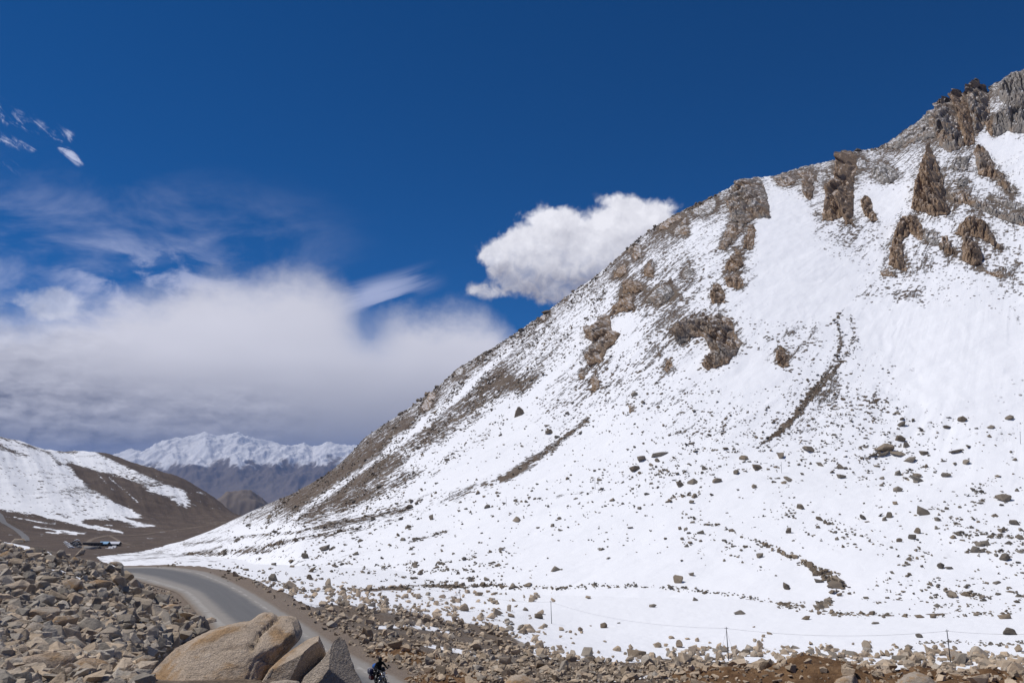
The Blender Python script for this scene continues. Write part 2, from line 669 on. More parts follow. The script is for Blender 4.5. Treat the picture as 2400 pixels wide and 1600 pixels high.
# scale the face column by column until its skyline stands as high as in the photograph
lo, hi = np.full(len(m_az), 0.3), np.full(len(m_az), 3.0)
slo, shi = np.full(len(m_az), -150.0), np.full(len(m_az), 500.0)
left = sstep(-m_az, math.radians(14), math.radians(19))          # 1 where the foot runs out on the left
taper = 1 - sstep(rho, 1060, 1330)
for _ in range(24):
    k = (lo + hi) / 2
    sh = (slo + shi) / 2 * left
    Zk = np.interp(rho + sh[None], _rt, _zt)
    Zk = ZB + (Zk - ZB) * (1 + (k * (1 - left) + left - 1)[None] * taper)
    up = (Zk / R).max(0) < T1
    lo, hi = np.where(up, k, lo), np.where(up, hi, k)
    slo, shi = np.where(up, slo, (slo + shi) / 2), np.where(up, (slo + shi) / 2, shi)


def soften(a, n):
    g = np.hanning(n)
    g /= g.sum()
    return np.convolve(np.pad(a, n // 2, mode='reflect', reflect_type='odd'), g, 'valid')


kk = k * (1 - left) + left
ks = soften(kk, 121)
sh = soften(sh, 31)
Zc = np.interp(rho + sh[None], _rt, _zt)
Z0 = ZB + (Zc - ZB) * (1 + (ks[None] - 1) * taper)
near_top = np.exp(-np.abs(Z0 / R - (Z0 / R).max(0)[None]) / 0.02)
Zm = ZB + (Zc - ZB) * (1 + ((ks[None] + (kk - ks)[None] * near_top) - 1) * taper)
steep = 1 - sstep(rho, 1020, 1180)
flow_u = phi * 1000.0                      # metres across the fall line, about
lum0 = fbm(X / 90, Y / 90, octaves=3, seed=9)
wob = fbm(X / 220, Y / 220, octaves=3, seed=5)
ribs = fbm(flow_u / 150 + wob * 2.2 + lum0 * 0.8, rho / 300, octaves=4, seed=11, ridged=True)
lum = fbm(X / 60, Y / 60, octaves=4, seed=21)
fine = fbm(X / 14, Y / 14, octaves=3, seed=31)
skyline = np.abs(Zm / R - (Zm / R).max(0)[None])
crest = np.exp(-skyline / 0.012)
Zm = Zm + steep * (ribs * 2.6 + lum * 2.4 + fine * 0.8) + (1 - steep) * (lum * 2.0 + fine * 0.25) + steep * crest * fbm(X / 9, Y / 9, octaves=4, seed=77) * 5.5
mountain_sheet = Polar(m_az, m_r, Zm)

# ------------------------------------------------------------------ ground near the camera: scree slope, road bench, embankment, valley floor
ROAD_Z0, ROAD_K = -12.0, -0.035


def on_road_plane(px, py):
    az, t = ray(px, py)
    sa, ca = np.sin(az), np.cos(az)
    r = (ROAD_Z0 - ROAD_K * 46) / (t - ROAD_K * ca)
    return r * sa, r * ca


_edge_px = [(150, 1337), (235, 1332), (325, 1330), (380, 1329), (430, 1333), (490, 1343), (530, 1360), (571, 1379), (612, 1403), (653, 1430), (714, 1465), (775, 1510), (835, 1545), (890, 1572), (955, 1604), (1030, 1650), (1130, 1720), (1290, 1850), (1500, 2050)]
_ex, _ey = on_road_plane([p[0] for p in _edge_px], [p[1] for p in _edge_px])


def resample(x, y, step):
    d = np.r_[0, np.cumsum(np.hypot(np.diff(x), np.diff(y)))]
    # smooth cubic-ish resampling
    s = np.arange(0, d[-1], step)
    xs, ys = np.interp(s, d, x), np.interp(s, d, y)
    g = np.hanning(int(9 / step) | 1)
    g /= g.sum()
    h = len(g) // 2
    xs = np.convolve(np.pad(xs, h, mode='reflect', reflect_type='odd'), g, 'valid')
    ys = np.convolve(np.pad(ys, h, mode='reflect', reflect_type='odd'), g, 'valid')
    return s, xs, ys


road_s, rex, rey = resample(_ex, _ey, 0.5)
_tx, _ty = np.gradient(rex), np.gradient(rey)
_tl = np.hypot(_tx, _ty)
_tx, _ty = _tx / _tl, _ty / _tl
road_w = 6.2 + 2.6 * sstep(rey, 88, 108)
# the carriageway lies on the near side of its outer edge
_nx, _ny = -_ty, _tx
if (_nx * (0 - rex) + _ny * (0 - rey)).mean() < 0:
    _nx, _ny = -_nx, -_ny
rcx, rcy = rex + _nx * road_w / 2, rey + _ny * road_w / 2
rcz = ROAD_Z0 + ROAD_K * (rcy - 46)

_near = [  # photograph x, y, range
    (0, 1590, 14), (200, 1590, 14.5), (330, 1598, 15), (600, 1600, 13.5), (0, 1480, 20), (200, 1485, 22), (330, 1510, 24), (420, 1545, 27),
    (0, 1385, 33), (150, 1385, 36), (280, 1405, 41), (390, 1480, 42), (0, 1302, 54), (100, 1316, 57), (200, 1334, 61), (300, 1374, 66), (345, 1410, 66),
    (-100, 1250, 69), (0, 1268, 70), (60, 1277, 72), (100, 1291, 74), (160, 1303, 76), (220, 1314, 78), (270, 1329, 80), (312, 1352, 80),
    (0, 1330, 110), (100, 1350, 120), (-300, 1300, 60), (-300, 1400, 30), (-300, 1560, 16), (-300, 1330, 120),
    (430, 1445, 66), (470, 1475, 58), (540, 1530, 47),
    (700, 1560, 40), (1200, 1610, 45), (1500, 1608, 44), (1800, 1600, 44), (2300, 1600, 46), (2700, 1610, 46),
    (1200, 1480, 200), (1150, 1425, 300), (1078, 1424, 340), (1291, 1463, 275), (1705, 1559, 172), (2228, 1562, 180), (2600, 1562, 180),
    (800, 1392, 330), (960, 1386, 380), (1200, 1375, 404), (1600, 1380, 385), (1900, 1424, 320), (2400, 1448, 285), (2700, 1452, 280), (2000, 1500, 225),
    (1450, 1430, 320), (650, 1372, 300), (480, 1335, 420), (330, 1325, 440), (500, 1352, 240), (400, 1352, 200), (230, 1352, 240), (0, 1360, 240), (-300, 1360, 300),
    (120, 1345, 440), (-200, 1340, 450),
]
_npts, _nval = [], []
for (px, py, r) in _near:
    az, t = ray(px, py)
    _npts.append((float(az) * 1.6, math.log(r)))
    _nval.append(r * float(t))
for azd in (-50, -30, -15, 0, 15, 30, 45):       # the bank the camera stands on
    a = math.radians(azd)
    for r, z in ((2, -1.9), (5, -2.1), (9, -3.3 if azd < -12 else -4.3)):
        _npts.append((a * 1.6, math.log(r)))
        _nval.append(z)
for azd in (0, 15, 30, 45):
    a = math.radians(azd)
    for r, z in ((20, -9.5), (30, -11.2), (62, -14.4), (90, -22.5)):
        _npts.append((a * 1.6, math.log(r)))
        _nval.append(z)
near_f = TPS(_npts, _nval)

n_az = np.radians(np.linspace(-46, 46, 760))
n_r = np.concatenate([np.geomspace(2, 30, 110, endpoint=False), np.geomspace(30, 470, 250)])
A, R = np.meshgrid(n_az, n_r)
NX, NY = R * np.sin(A), R * np.cos(A)
Zn = near_f(A * 1.6, np.log(R))


def road_dist(x, y):
    """distance to the centre line and the road's height and half width there"""
    d = np.full(x.shape, 1e9)
    z = np.zeros(x.shape)
    w = np.zeros(x.shape)
    for i in range(0, len(rcx), 3):
        q = np.hypot(x - rcx[i], y - rcy[i])
        m = q < d
        d = np.where(m, q, d)
        z = np.where(m, rcz[i], z)
        w = np.where(m, road_w[i] / 2, w)
    return d, z, w


rd, rz_, rw_ = road_dist(NX, NY)
shoulder = sstep(rd, rw_ + 2.6, rw_ + 7.5)
Zn = (rz_ - 0.10) * (1 - shoulder) + Zn * shoulder
rough_n = sstep(rd, rw_ + 0.6, rw_ + 3.5)
amp = np.clip(R / 120, 0.12, 1.0)
Zn = Zn + rough_n * (fbm(NX / 9, NY / 9, octaves=4, seed=41) * 0.45 + fbm(NX / 1.6, NY / 1.6, octaves=4, seed=51) * 0.13) * np.where(R > 150, 0.8, 1)
near_sheet = Polar(n_az, n_r, Zn)

# ------------------------------------------------------------------ the valley on the left and the hill beyond it
_hill = [(-350, 985, 2500), (-150, 1005, 2500), (0, 1026, 2500), (51, 1040, 2550), (112, 1059, 2650), (140, 1057, 2700), (200, 1061, 2800), (250, 1067, 2850), (306, 1090, 2800), (383, 1119, 2750), (446, 1141, 2700), (485, 1161, 2600), (523, 1183, 2500),
         (545, 1202, 2400), (575, 1212, 2300)]
_spur = [(158, 1087, 2350), (222, 1108, 2300), (306, 1136, 2200), (362, 1157, 2150), (408, 1182, 2100), (470, 1205, 2050)]
_val = [(0, 1215, 1500), (60, 1228, 1500), (120, 1240, 1480), (200, 1250, 1450), (300, 1252, 1500), (400, 1245, 1550), (490, 1236, 1650), (560, 1222, 1750), (620, 1218, 1800), (700, 1215, 1900), (850, 1210, 1900),
        (0, 1275, 1000), (150, 1283, 1020), (250, 1283, 1100), (330, 1290, 1050), (430, 1280, 1100), (-200, 1270, 1000), (-200, 1220, 1500), (150, 1268, 1220), (270, 1266, 1230), (400, 1262, 1280), (560, 1255, 1300), (800, 1260, 1300),
        (0, 1310, 640), (150, 1318, 650), (300, 1318, 650), (500, 1312, 700), (800, 1320, 700), (-200, 1305, 640), (0, 1345, 430), (300, 1338, 430), (700, 1380, 430), (-200, 1340, 430)]
_pts, _vals = [], []
for (px, py, r) in _hill + _spur + _val:
    az, t = ray(px, py)
    _pts.append((float(az) * 2.0, math.log(r)))
    _vals.append(r * float(t))
for (px, py, r) in _hill[::2]:
    az, t = ray(px, py)
    for f, dz in ((1.3, 190), (1.8, 420)):
        _pts.append((float(az) * 2.0, math.log(r * f)))
        _vals.append(r * float(t) - dz)
for (px, r, z) in ((650, 2600, -260), (750, 2600, -260), (900, 2600, -270), (650, 3600, -420), (800, 3600, -420), (1000, 3600, -420), (650, 5000, -640), (900, 5000, -640), (100, 5200, -560)):
    az, _ = ray(px, 1200)
    _pts.append((float(az) * 2.0, math.log(r)))
    _vals.append(z)
val_f = TPS(_pts, _vals)
v_az = np.radians(np.linspace(-47, -4, 520))
v_r = np.concatenate([np.geomspace(440, 1350, 90, endpoint=False), np.geomspace(1350, 3100, 200, endpoint=False), np.geomspace(3100, 5400, 20)])
A, R = np.meshgrid(v_az, v_r)
VX, VY = R * np.sin(A), R * np.cos(A)
Zv = val_f(A * 2.0, np.log(R))
Zv += fbm(VX / 180, VY / 180, octaves=5, seed=61) * 7 * sstep(R, 1350, 1900) + fbm(VX / 60, VY / 60, octaves=4, seed=62) * np.where(R > 1400, 2.2, 0.8)
spur_fold = fbm(A * 30 + R / 700, R / 1500, octaves=4, seed=63, ridged=True)
Zv += spur_fold * 6 * sstep(R, 1500, 2000)
Zv = np.where(R < 470, Zv - (470 - R) * 0.05, Zv)
valley_sheet = Polar(v_az, v_r, Zv)

# ------------------------------------------------------------------ far country
f_az = np.radians(np.concatenate([np.linspace(-60, -34, 60, endpoint=False), np.linspace(-34, -8, 420), np.linspace(-7.5, 60, 60)]))
f_r = np.concatenate([np.geomspace(5000, 6300, 6, endpoint=False), np.linspace(6300, 8900, 110, endpoint=False), np.geomspace(8900, 26000, 40, endpoint=False), np.linspace(26000, 43000, 200)])
A, R = np.meshgrid(f_az, f_r)
FX, FY = R * np.sin(A), R * np.cos(A)
Zf = -1480 + fbm(FX / 3000, FY / 3000, octaves=4, seed=71) * 60
# dark pointed hills at the mouth of the valley
_h = [(505, 1188), (519, 1180), (532, 1172), (545, 1176), (558, 1175), (570, 1171), (585, 1169), (598, 1174), (615, 1185), (640, 1200)]
_ha, _ht = ray([p[0] for p in _h], [p[1] for p in _h])
hz = np.interp(A, _ha, _ht, left=-0.2, right=-0.2) * 7500
hz = -1500 + (hz + 1500) * np.exp(-((R - 7500) / 900.0) ** 2) + fbm(FX / 600, FY / 600, octaves=5, seed=73, ridged=True) * 120 * np.exp(-((R - 7500) / 900.0) ** 2)
Zf = np.where((R < 11000) & (A > _ha[0] - 0.01) & (A < 0.1), np.maximum(Zf, hz), Zf)
_sr = [(60, 1105), (150, 1095), (220, 1085), (278, 1073), (306, 1060), (332, 1061), (365, 1046), (398, 1034), (446, 1030), (465, 1024), (482, 1020), (508, 1029), (525, 1026), (543, 1021), (561, 1020), (580, 1026), (600, 1033), (638, 1042),
       (660, 1049), (689, 1049), (712, 1044), (733, 1054), (750, 1050), (766, 1044), (804, 1050), (850, 1052), (950, 1058), (1200, 1060)]
_sa, _st = ray([p[0] for p in _sr], [p[1] for p in _sr])
RC = 38000.0
crest_z = np.interp(A, _sa, _st) * RC
u = (R - RC)
fold = fbm(FX / 2100, FY / 3400, octaves=6, seed=81, ridged=True)
prof = np.where(u < 0, np.clip(1 + u / 9500.0, 0, 1), np.clip(1 - u / 4500.0, 0, 1))
prof = prof ** 1.25
Zr = -1480 + (crest_z + 1480) * prof + fold * 520 * np.clip(prof * 4, 0, 1) * (1 - 0.72 * np.exp(-(u / 1100.0) ** 2)) + fbm(FX / 620, FY / 900, octaves=4, seed=85, ridged=True) * 150 * np.clip(prof * 3, 0, 1)
Zf = np.where(R > 26000, np.maximum(Zf, Zr), Zf)
far_sheet = Polar(f_az, f_r, Zf)


# ------------------------------------------------------------------ outlines of the crags, read off enlarged pieces of the photograph


def zp(x0, y0, s, pts):
    return [(x0 + a / s, y0 + b / s) for a, b in pts]


def zE(*p): return zp(1600, 360, 5.2275, p)
def zF(*p): return zp(2000, 150, 5.2275, p)
def zG(*p): return zp(1300, 640, 3.92, p)
def zH(*p): return zp(1800, 420, 3.92, p)
def zD(*p): return zp(1050, 400, 3.92, p)
def zC(*p): return zp(600, 580, 3.92, p)


CRAGS = [  # outline, thickness, tone (0 grey, 1 brown), description
    (zE((700, 340), (735, 292), (760, 320), (900, 300), (920, 285), (960, 310), (1010, 420), (1060, 600), (1090, 800), (900, 800), (740, 900), (690, 850), (600, 830), (570, 690), (540, 620), (600, 480), (640, 420)), 1.0, 0.5, 'tall brown buttress whose flat top breaks the skyline left of the snow cornice'),
    (zE((560, 860), (690, 850), (760, 880), (700, 1000), (600, 1100), (540, 1180), (450, 1180), (480, 1080)), 0.8, 0.6, 'lower left rib of rock hanging under the flat topped buttress'),
    (zE((800, 880), (880, 850), (900, 960), (870, 1180), (820, 1190), (740, 1170), (780, 1020)), 0.9, 0.8, 'narrow reddish rib with a blue shadow, under the flat topped buttress'),
    (zE((20, 790), (45, 770), (60, 900), (90, 990), (20, 1010), (-60, 980), (-30, 880)), 0.8, 0.6, 'small dark crag just under the skyline left of the flat topped buttress'),
    (zE((100, 690), (240, 620), (380, 530), (430, 600), (390, 700), (270, 770), (150, 760)), 0.5, 0.3, 'low slabby crag along the skyline left of the flat topped buttress'),
    (zE((1110, 300), (1240, 222), (1390, 330), (1380, 380), (1300, 410), (1180, 400)), 0.8, 0.6, 'two lobed brown crag under the snow cornice'),
    (zE((1400, 230), (1560, 180), (1620, 300), (1610, 500), (1560, 590), (1500, 540), (1450, 450), (1480, 330)), 1.0, 0.6, 'tapering crag below the middle of the snow cornice'),
    (zE((1650, 230), (1760, 220), (1770, 310), (1700, 370), (1640, 330)), 0.5, 0.1, 'small grey crag between the cornice and the tall tower'),
    (zE((1880, 70), (1920, 5), (2050, -25), (2150, 40), (2110, 330), (2091, 870), (2000, 870), (1960, 790), (1840, 830), (1710, 830), (1750, 420), (1860, 300)), 1.15, 0.8, 'tall brown rock tower on the ridge right of the snow cornice'),
    (zE((640, 1150), (720, 1180), (745, 1380), (640, 1450), (510, 1440), (530, 1330), (630, 1260)), 1.0, 0.9, 'stubby brown pinnacle below the flat topped buttress'),
    (zE((1570, 740), (1640, 690), (1680, 740), (1610, 780)), 0.7, 0.3, 'little round rock on the snow left of the tall tower'),
    (zF((330, 1020), (600, 850), (860, 650), (960, 640), (1040, 900), (900, 930), (720, 970), (550, 1045), (430, 1040)), 0.6, 0.35, 'long pale slab running up the summit ridge'),
    (zF((860, 650), (1000, 560), (1010, 460), (1120, 400), (1180, 410), (1260, 560), (1300, 760), (1380, 1000), (1290, 1060), (1150, 1090), (1050, 1000), (1000, 860)), 0.9, 0.45, 'broad grey and brown wall under the first summit block'),
    (zF((1190, 400), (1230, 312), (1310, 318), (1330, 370), (1420, 560), (1480, 800), (1500, 1000), (1380, 1010), (1290, 760), (1250, 560)), 1.1, 0.8, 'brown summit pillar with a square block on top'),
    (zF((1340, 360), (1440, 280), (1460, 190), (1510, 172), (1535, 190), (1545, 260), (1600, 250), (1640, 330), (1690, 560), (1680, 700), (1560, 840), (1500, 900), (1470, 700), (1400, 500)), 1.1, 0.5, 'highest summit pinnacle with a blocky rock finger'),
    (zF((1600, 700), (1720, 690), (1730, 860), (1700, 910), (1640, 830)), 0.9, 0.9, 'small reddish crag right of the summit pinnacle'),
    (zF((1650, 300), (1800, 200), (1970, 100), (2091, 90), (2250, 60), (2250, 900), (2091, 870), (1880, 830), (1760, 900), (1710, 880), (1700, 700), (1830, 480), (1760, 400)), 0.9, 0.25, 'broad grey rock wall at the right end of the summit ridge'),
    (zF((920, 930), (960, 1050), (1020, 1180), (1090, 1330), (1140, 1568), (1130, 1700), (1220, 1790), (1180, 1850), (1000, 1870), (850, 1830), (700, 1780), (740, 1560), (800, 1300), (880, 1100)), 1.1, 0.75, 'pyramid shaped crag with a sharp top below the summit'),
    (zF((1470, 1080), (1510, 1000), (1600, 1010), (1690, 1130), (1740, 1280), (1850, 1350), (1950, 1568), (1860, 1540), (1700, 1400), (1530, 1370), (1500, 1200)), 0.9, 0.6, 'long brown rib descending right from the summit'),
    (zF((-10, 1180), (100, 1150), (170, 1200), (170, 1290), (60, 1295)), 0.5, 0.15, 'smooth grey slab right of the tall tower'),
    (zF((220, 1400), (260, 1270), (330, 1200), (500, 1280), (570, 1380), (480, 1460), (350, 1480)), 0.6, 0.2, 'snow dusted grey slabs between the tower and the pyramid'),
    (zF((1180, 1290), (1270, 1110), (1350, 1130), (1430, 1120), (1420, 1250), (1400, 1310), (1290, 1300)), 0.7, 0.2, 'grey and brown block pair right of the pyramid'),
    (zF((1240, 1420), (1340, 1380), (1420, 1430), (1390, 1510), (1290, 1510)), 0.7, 0.15, 'small grey crag right of the foot of the pyramid'),
    (zH((850, 200), (900, 148), (950, 180), (970, 280), (1020, 380), (950, 400), (880, 330)), 1.1, 0.85, 'leaning brown pillar standing alone on the snow right of the tower'),
    (zH((1650, 110), (1800, 90), (1860, 130), (1900, 185), (1990, 200), (2130, 290), (2352, 320), (2500, 380), (2500, 470), (2352, 440), (2150, 380), (2000, 310), (1800, 230), (1690, 230)), 0.7, 0.45, 'long grey slab like a wall falling right from the pyramid'),
    (zH((1220, 345), (1290, 325), (1380, 345), (1430, 470), (1430, 570), (1370, 560), (1310, 500), (1240, 570), (1250, 700), (1280, 850), (1180, 830), (1100, 790), (1120, 640), (1170, 490)), 1.0, 0.85, 'hook shaped brown crag under the pyramid'),
    (zH((1030, 845), (1100, 820), (1180, 890), (1050, 905)), 0.6, 0.6, 'flat rock at the foot of the hook shaped crag'),
    (zH((1590, 520), (1640, 510), (1690, 600), (1715, 690), (1640, 705), (1590, 620)), 1.0, 0.7, 'short brown pillar right of the hook shaped crag'),
    (zH((1440, 470), (1560, 480), (1570, 610), (1490, 590), (1430, 560)), 0.5, 0.2, 'grey rubble crag beside the hook shaped crag'),
    (zH((1710, 490), (1780, 400), (1850, 340), (1950, 345), (2030, 430), (2090, 550), (2170, 640), (2130, 655), (2060, 620), (1980, 560), (1880, 540), (1940, 620), (1980, 700), (1970, 790), (1870, 800), (1790, 760), (1780, 540)), 0.9, 0.75, 'forked brown crag with two legs on the right of the slope'),
    (zH((1900, 820), (2060, 850), (2150, 838), (2165, 900), (2110, 910), (2040, 880)), 0.7, 0.7, 'low brown ledge below the forked crag'),
    (zH((2060, -30), (2140, -10), (2230, 70), (2300, 130), (2220, 130), (2120, 60)), 0.8, 0.5, 'brown rib near the right edge above the long slab'),
    (zH((2050, 170), (2200, 190), (2352, 240), (2450, 270), (2450, 320), (2280, 290), (2120, 230)), 0.5, 0.4, 'thin grey ledge above the long slab at the right edge'),
    (zG((640, 70), (720, 60), (790, 100), (830, 140), (760, 190), (700, 185), (620, 190), (625, 120)), 1.0, 0.9, 'blunt brown knob above the left middle rib'),
    (zG((610, 190), (700, 190), (755, 340), (680, 360), (600, 370), (500, 400), (560, 280)), 0.9, 0.7, 'brown wedge under the blunt knob'),
    (zG((890, 180), (960, 120), (1050, 100), (1110, 190), (1050, 260), (970, 300), (820, 260)), 0.7, 0.35, 'snow streaked crag right of the blunt knob'),
    (zG((400, 440), (460, 370), (510, 380), (525, 520), (610, 560), (560, 640), (480, 720), (440, 820), (320, 860), (265, 770), (350, 640), (280, 590), (300, 520)), 1.0, 0.65, 'large fluted brown crag on the left middle of the slope'),
    (zG((1460, 110), (1500, 88), (1555, 150), (1575, 270), (1460, 290), (1420, 220)), 1.1, 0.8, 'brown pinnacle casting a blue shadow above the arched crag'),
    (zG((1540, 30), (1690, 0), (1750, 110), (1690, 150), (1590, 130)), 0.9, 0.8, 'rounded brown crag above the shadow casting pinnacle'),
    (zG((1080, 520), (1190, 430), (1320, 420), (1400, 385), (1470, 390), (1520, 366), (1640, 440), (1660, 560), (1740, 640), (1680, 740), (1600, 830), (1500, 870), (1400, 895), (1350, 850), (1440, 720), (1390, 640), (1370, 590), (1240, 590), (1225, 640), (1130, 660), (1100, 600)), 1.0, 0.55, 'big arched crag in the middle of the slope'),
    (zG((1030, 800), (1070, 770), (1090, 880), (1030, 920), (1000, 890)), 1.0, 0.7, 'small brown knob below left of the arched crag'),
    (zG((2025, 760), (2050, 690), (2085, 668), (2115, 690), (2165, 850), (2110, 880), (2050, 840)), 1.1, 0.9, 'leaning reddish brown block alone right of the arched crag'),
    (zG((225, 940), (250, 900), (270, 910), (280, 970), (235, 975)), 1.0, 0.8, 'tiny brown knob below the fluted crag'),
    (zG((325, 1000), (375, 910), (430, 1060), (390, 1090), (340, 1075)), 1.0, 0.85, 'small pointed brown crag below the fluted crag'),
    (zG((670, 1200), (740, 1210), (730, 1270), (690, 1290)), 0.7, 0.5, 'small dark rock on the snow below the arched crag'),
    (zG((1190, -40), (1240, -90), (1280, 10), (1230, 60), (1160, 40)), 0.4, 0.3, 'little grey rock rib left of the rounded crag'),
    (zD((1930, 560), (1960, 490), (2030, 440), (2130, 398), (2160, 450), (2080, 480), (2010, 540)), 0.8, 0.75, 'brown crag on the skyline beside the heap cloud'),
    (zD((1840, 860), (1865, 835), (1890, 920), (1885, 985), (1800, 965), (1800, 920)), 1.0, 0.9, 'pointed reddish crag below the skyline beside the heap cloud'),
    (zD((1540, 920), (1640, 850), (1640, 950), (1600, 985), (1510, 1000)), 0.8, 0.85, 'reddish slab left of the pointed reddish crag'),
    (zD((1690, 770), (1720, 690), (1780, 690), (1780, 800), (1720, 830)), 0.9, 0.6, 'brown block just under the skyline near the heap cloud'),
    (zD((1640, 740), (1680, 690), (1705, 685), (1680, 750)), 0.7, 0.5, 'small crag on the skyline just above the cloud'),
    (zD((2060, 560), (2120, 490), (2160, 540), (2200, 470), (2200, 590), (2080, 600)), 0.5, 0.4, 'thin dark rib below the skyline left of the snow cornice'),
    (zD((840, 1380), (880, 1300), (920, 1285), (935, 1330), (880, 1385)), 0.9, 0.6, 'small tooth of rock low on the left skyline'),
    (zD((1045, 1190), (1060, 1158), (1090, 1160), (1080, 1200)), 0.8, 0.4, 'tiny dark tooth on the left skyline'),
    (zC((1530, 1490), (1560, 1400), (1590, 1315), (1615, 1330), (1650, 1320), (1655, 1370), (1600, 1470), (1545, 1520)), 1.0, 0.75, 'reddish brown tooth standing on the long left skyline'),
    (zC((1810, 1190), (1860, 1110), (1910, 1095), (1900, 1150), (1840, 1200)), 0.8, 0.4, 'dark ledge on the long left skyline'),
    (zC((2030, 1030), (2060, 985), (2085, 1000), (2070, 1030)), 0.8, 0.3, 'little dark knob high on the left skyline'),
]

# ------------------------------------------------------------------ where the snow lies thin: cover maps on the sheets
M3 = mountain_sheet.xyz()
MU, MV = pixel(M3[..., 0], M3[..., 1], M3[..., 2])


def blob(cx, cy, rx, ry, k, U=None, V=None, ang=0.0):
    U = MU if U is None else U
    V = MV if V is None else V
    a = math.radians(ang)
    x, y = (U - cx) * math.cos(a) + (V - cy) * math.sin(a), (V - cy) * math.cos(a) - (U - cx) * math.sin(a)
    return k * np.exp(-(x / rx) ** 2 - (y / ry) ** 2)


def streak_line(line, w, k, U=None, V=None):
    U = MU if U is None else U
    V = MV if V is None else V
    return k * np.exp(-(seg_dist(U, V, line) / w) ** 2)


# how far below the skyline, in pixels of the photograph
_rx = np.array([p[0] for p in RIDGE])
_ry = np.array([p[1] for p in RIDGE])
below = MV - np.interp(MU, _rx, _ry)
dens = np.zeros_like(MU)
dens += 0.07 * steep
# bare flank along the left skyline
dens += 0.45 * np.exp(-(below / np.interp(MU, [560, 700, 900, 1100, 1250, 1400], [40, 75, 120, 110, 75, 45])) ** 2) * np.interp(MU, [520, 600, 660, 1150, 1300, 1700], [0.35, 0.75, 1, 1, 0.75, 0.5])
for a in ([(1375, 985), (1290, 1055), (1180, 1125)],):
    dens += streak_line(a, 10, 0.5)
for a, w, k in (([(1180, 890), (1020, 1020), (860, 1120), (720, 1215)], 30, 0.40), ([(1130, 1020), (980, 1110), (800, 1190)], 17, 0.36), ([(1330, 1010), (1180, 1120), (1000, 1195), (760, 1235)], 14, 0.24),
                ([(1265, 880), (1130, 1010)], 20, 0.26), ([(960, 1000), (800, 1110), (690, 1180)], 26, 0.32), ([(1330, 800), (1250, 870), (1120, 990)], 16, 0.20)):
    dens += streak_line(a, w, k)
# clean runnels between them
for a, w, k in (([(1000, 990), (840, 1105), (690, 1210)], 9, 0.45), ([(1210, 800), (1060, 940), (930, 1030)], 9, 0.4), ([(1200, 930), (1120, 1010), (1010, 1075)], 16, 0.5), ([(920, 1045), (990, 1075)], 22, 0.3), ([(1340, 830), (1240, 930), (1160, 990)], 12, 0.35),
                ([(1290, 1010), (1200, 1060), (1050, 1110)], 10, 0.25), ([(720, 1240), (560, 1245)], 14, 0.3)):
    dens -= streak_line(a, w, k)
# gullies swept bare
for a in ([(1962, 735), (1968, 775), (1972, 810), (1952, 850), (1935, 880), (1895, 925), (1868, 965)], [(1992, 735), (2003, 790), (1985, 830), (1955, 870), (1925, 905), (1895, 940), (1866, 975), (1830, 1010), (1785, 1040)], [(1850, 985), (1820, 1015)]):
    dens += streak_line(a, 4.5, 0.26)
    dens += streak_line(a, 15, 0.11)
# stony patches
for b in ((1640, 985, 130, 60, .22, 15), (1960, 930, 90, 55, .26, 20), (2050, 950, 45, 30, .22, 0), (1870, 1000, 60, 30, .16, 0), (1400, 900, 60, 90, .22, 0), (1520, 830, 60, 110, .22, 30), (1580, 700, 70, 60, .26, 0), (1490, 690, 80, 50, .3, 0),
          (1730, 560, 60, 60, .26, 0), (1650, 480, 70, 40, .30, 0), (1850, 800, 90, 50, .26, 0), (1660, 760, 70, 40, .2, 0), (2090, 690, 80, 30, .22, 0), (2140, 690, 50, 20, .2, 0), (1960, 560, 60, 40, .25, 0), (2020, 540, 50, 40, .2, 0),
          (2250, 590, 120, 50, .2, 0), (2380, 640, 50, 40, .34, 0), (2120, 360, 60, 40, .16, 0), (2040, 400, 90, 35, .20, 0), (2250, 420, 60, 50, .18, 0), (2350, 470, 60, 30, .2, 0), (2280, 330, 120, 60, .08, 0), (1860, 410, 80, 30, .12, 0),
          (1550, 560, 40, 60, .30, 0), (1480, 620, 50, 40, .2, 0), (1620, 620, 60, 50, .2, 0), (1740, 640, 50, 50, .22, 0), (2150, 620, 60, 40, .2, 0), (1330, 900, 50, 60, .18, 0), (1210, 900, 40, 30, .2, 0), (1300, 960, 60, 40, .16, 0)):
    dens += blob(*b[:5], ang=b[5])
# wide clean snow
for b in ((1850, 650, 110, 140, .2, 60), (2200, 780, 220, 70, .16, 10), (1800, 520, 60, 110, .26, -20), (2320, 330, 60, 40, .3, 0), (1420, 1030, 110, 35, .2, -20), (1760, 860, 60, 40, .2, 0), (1780, 450, 25, 60, .2, 0), (2050, 480, 60, 30, .3, 0), (1450, 780, 40, 60, .2, 30), (2240, 910, 140, 60, .08, 0)):
    dens -= blob(*b[:5], ang=b[5])
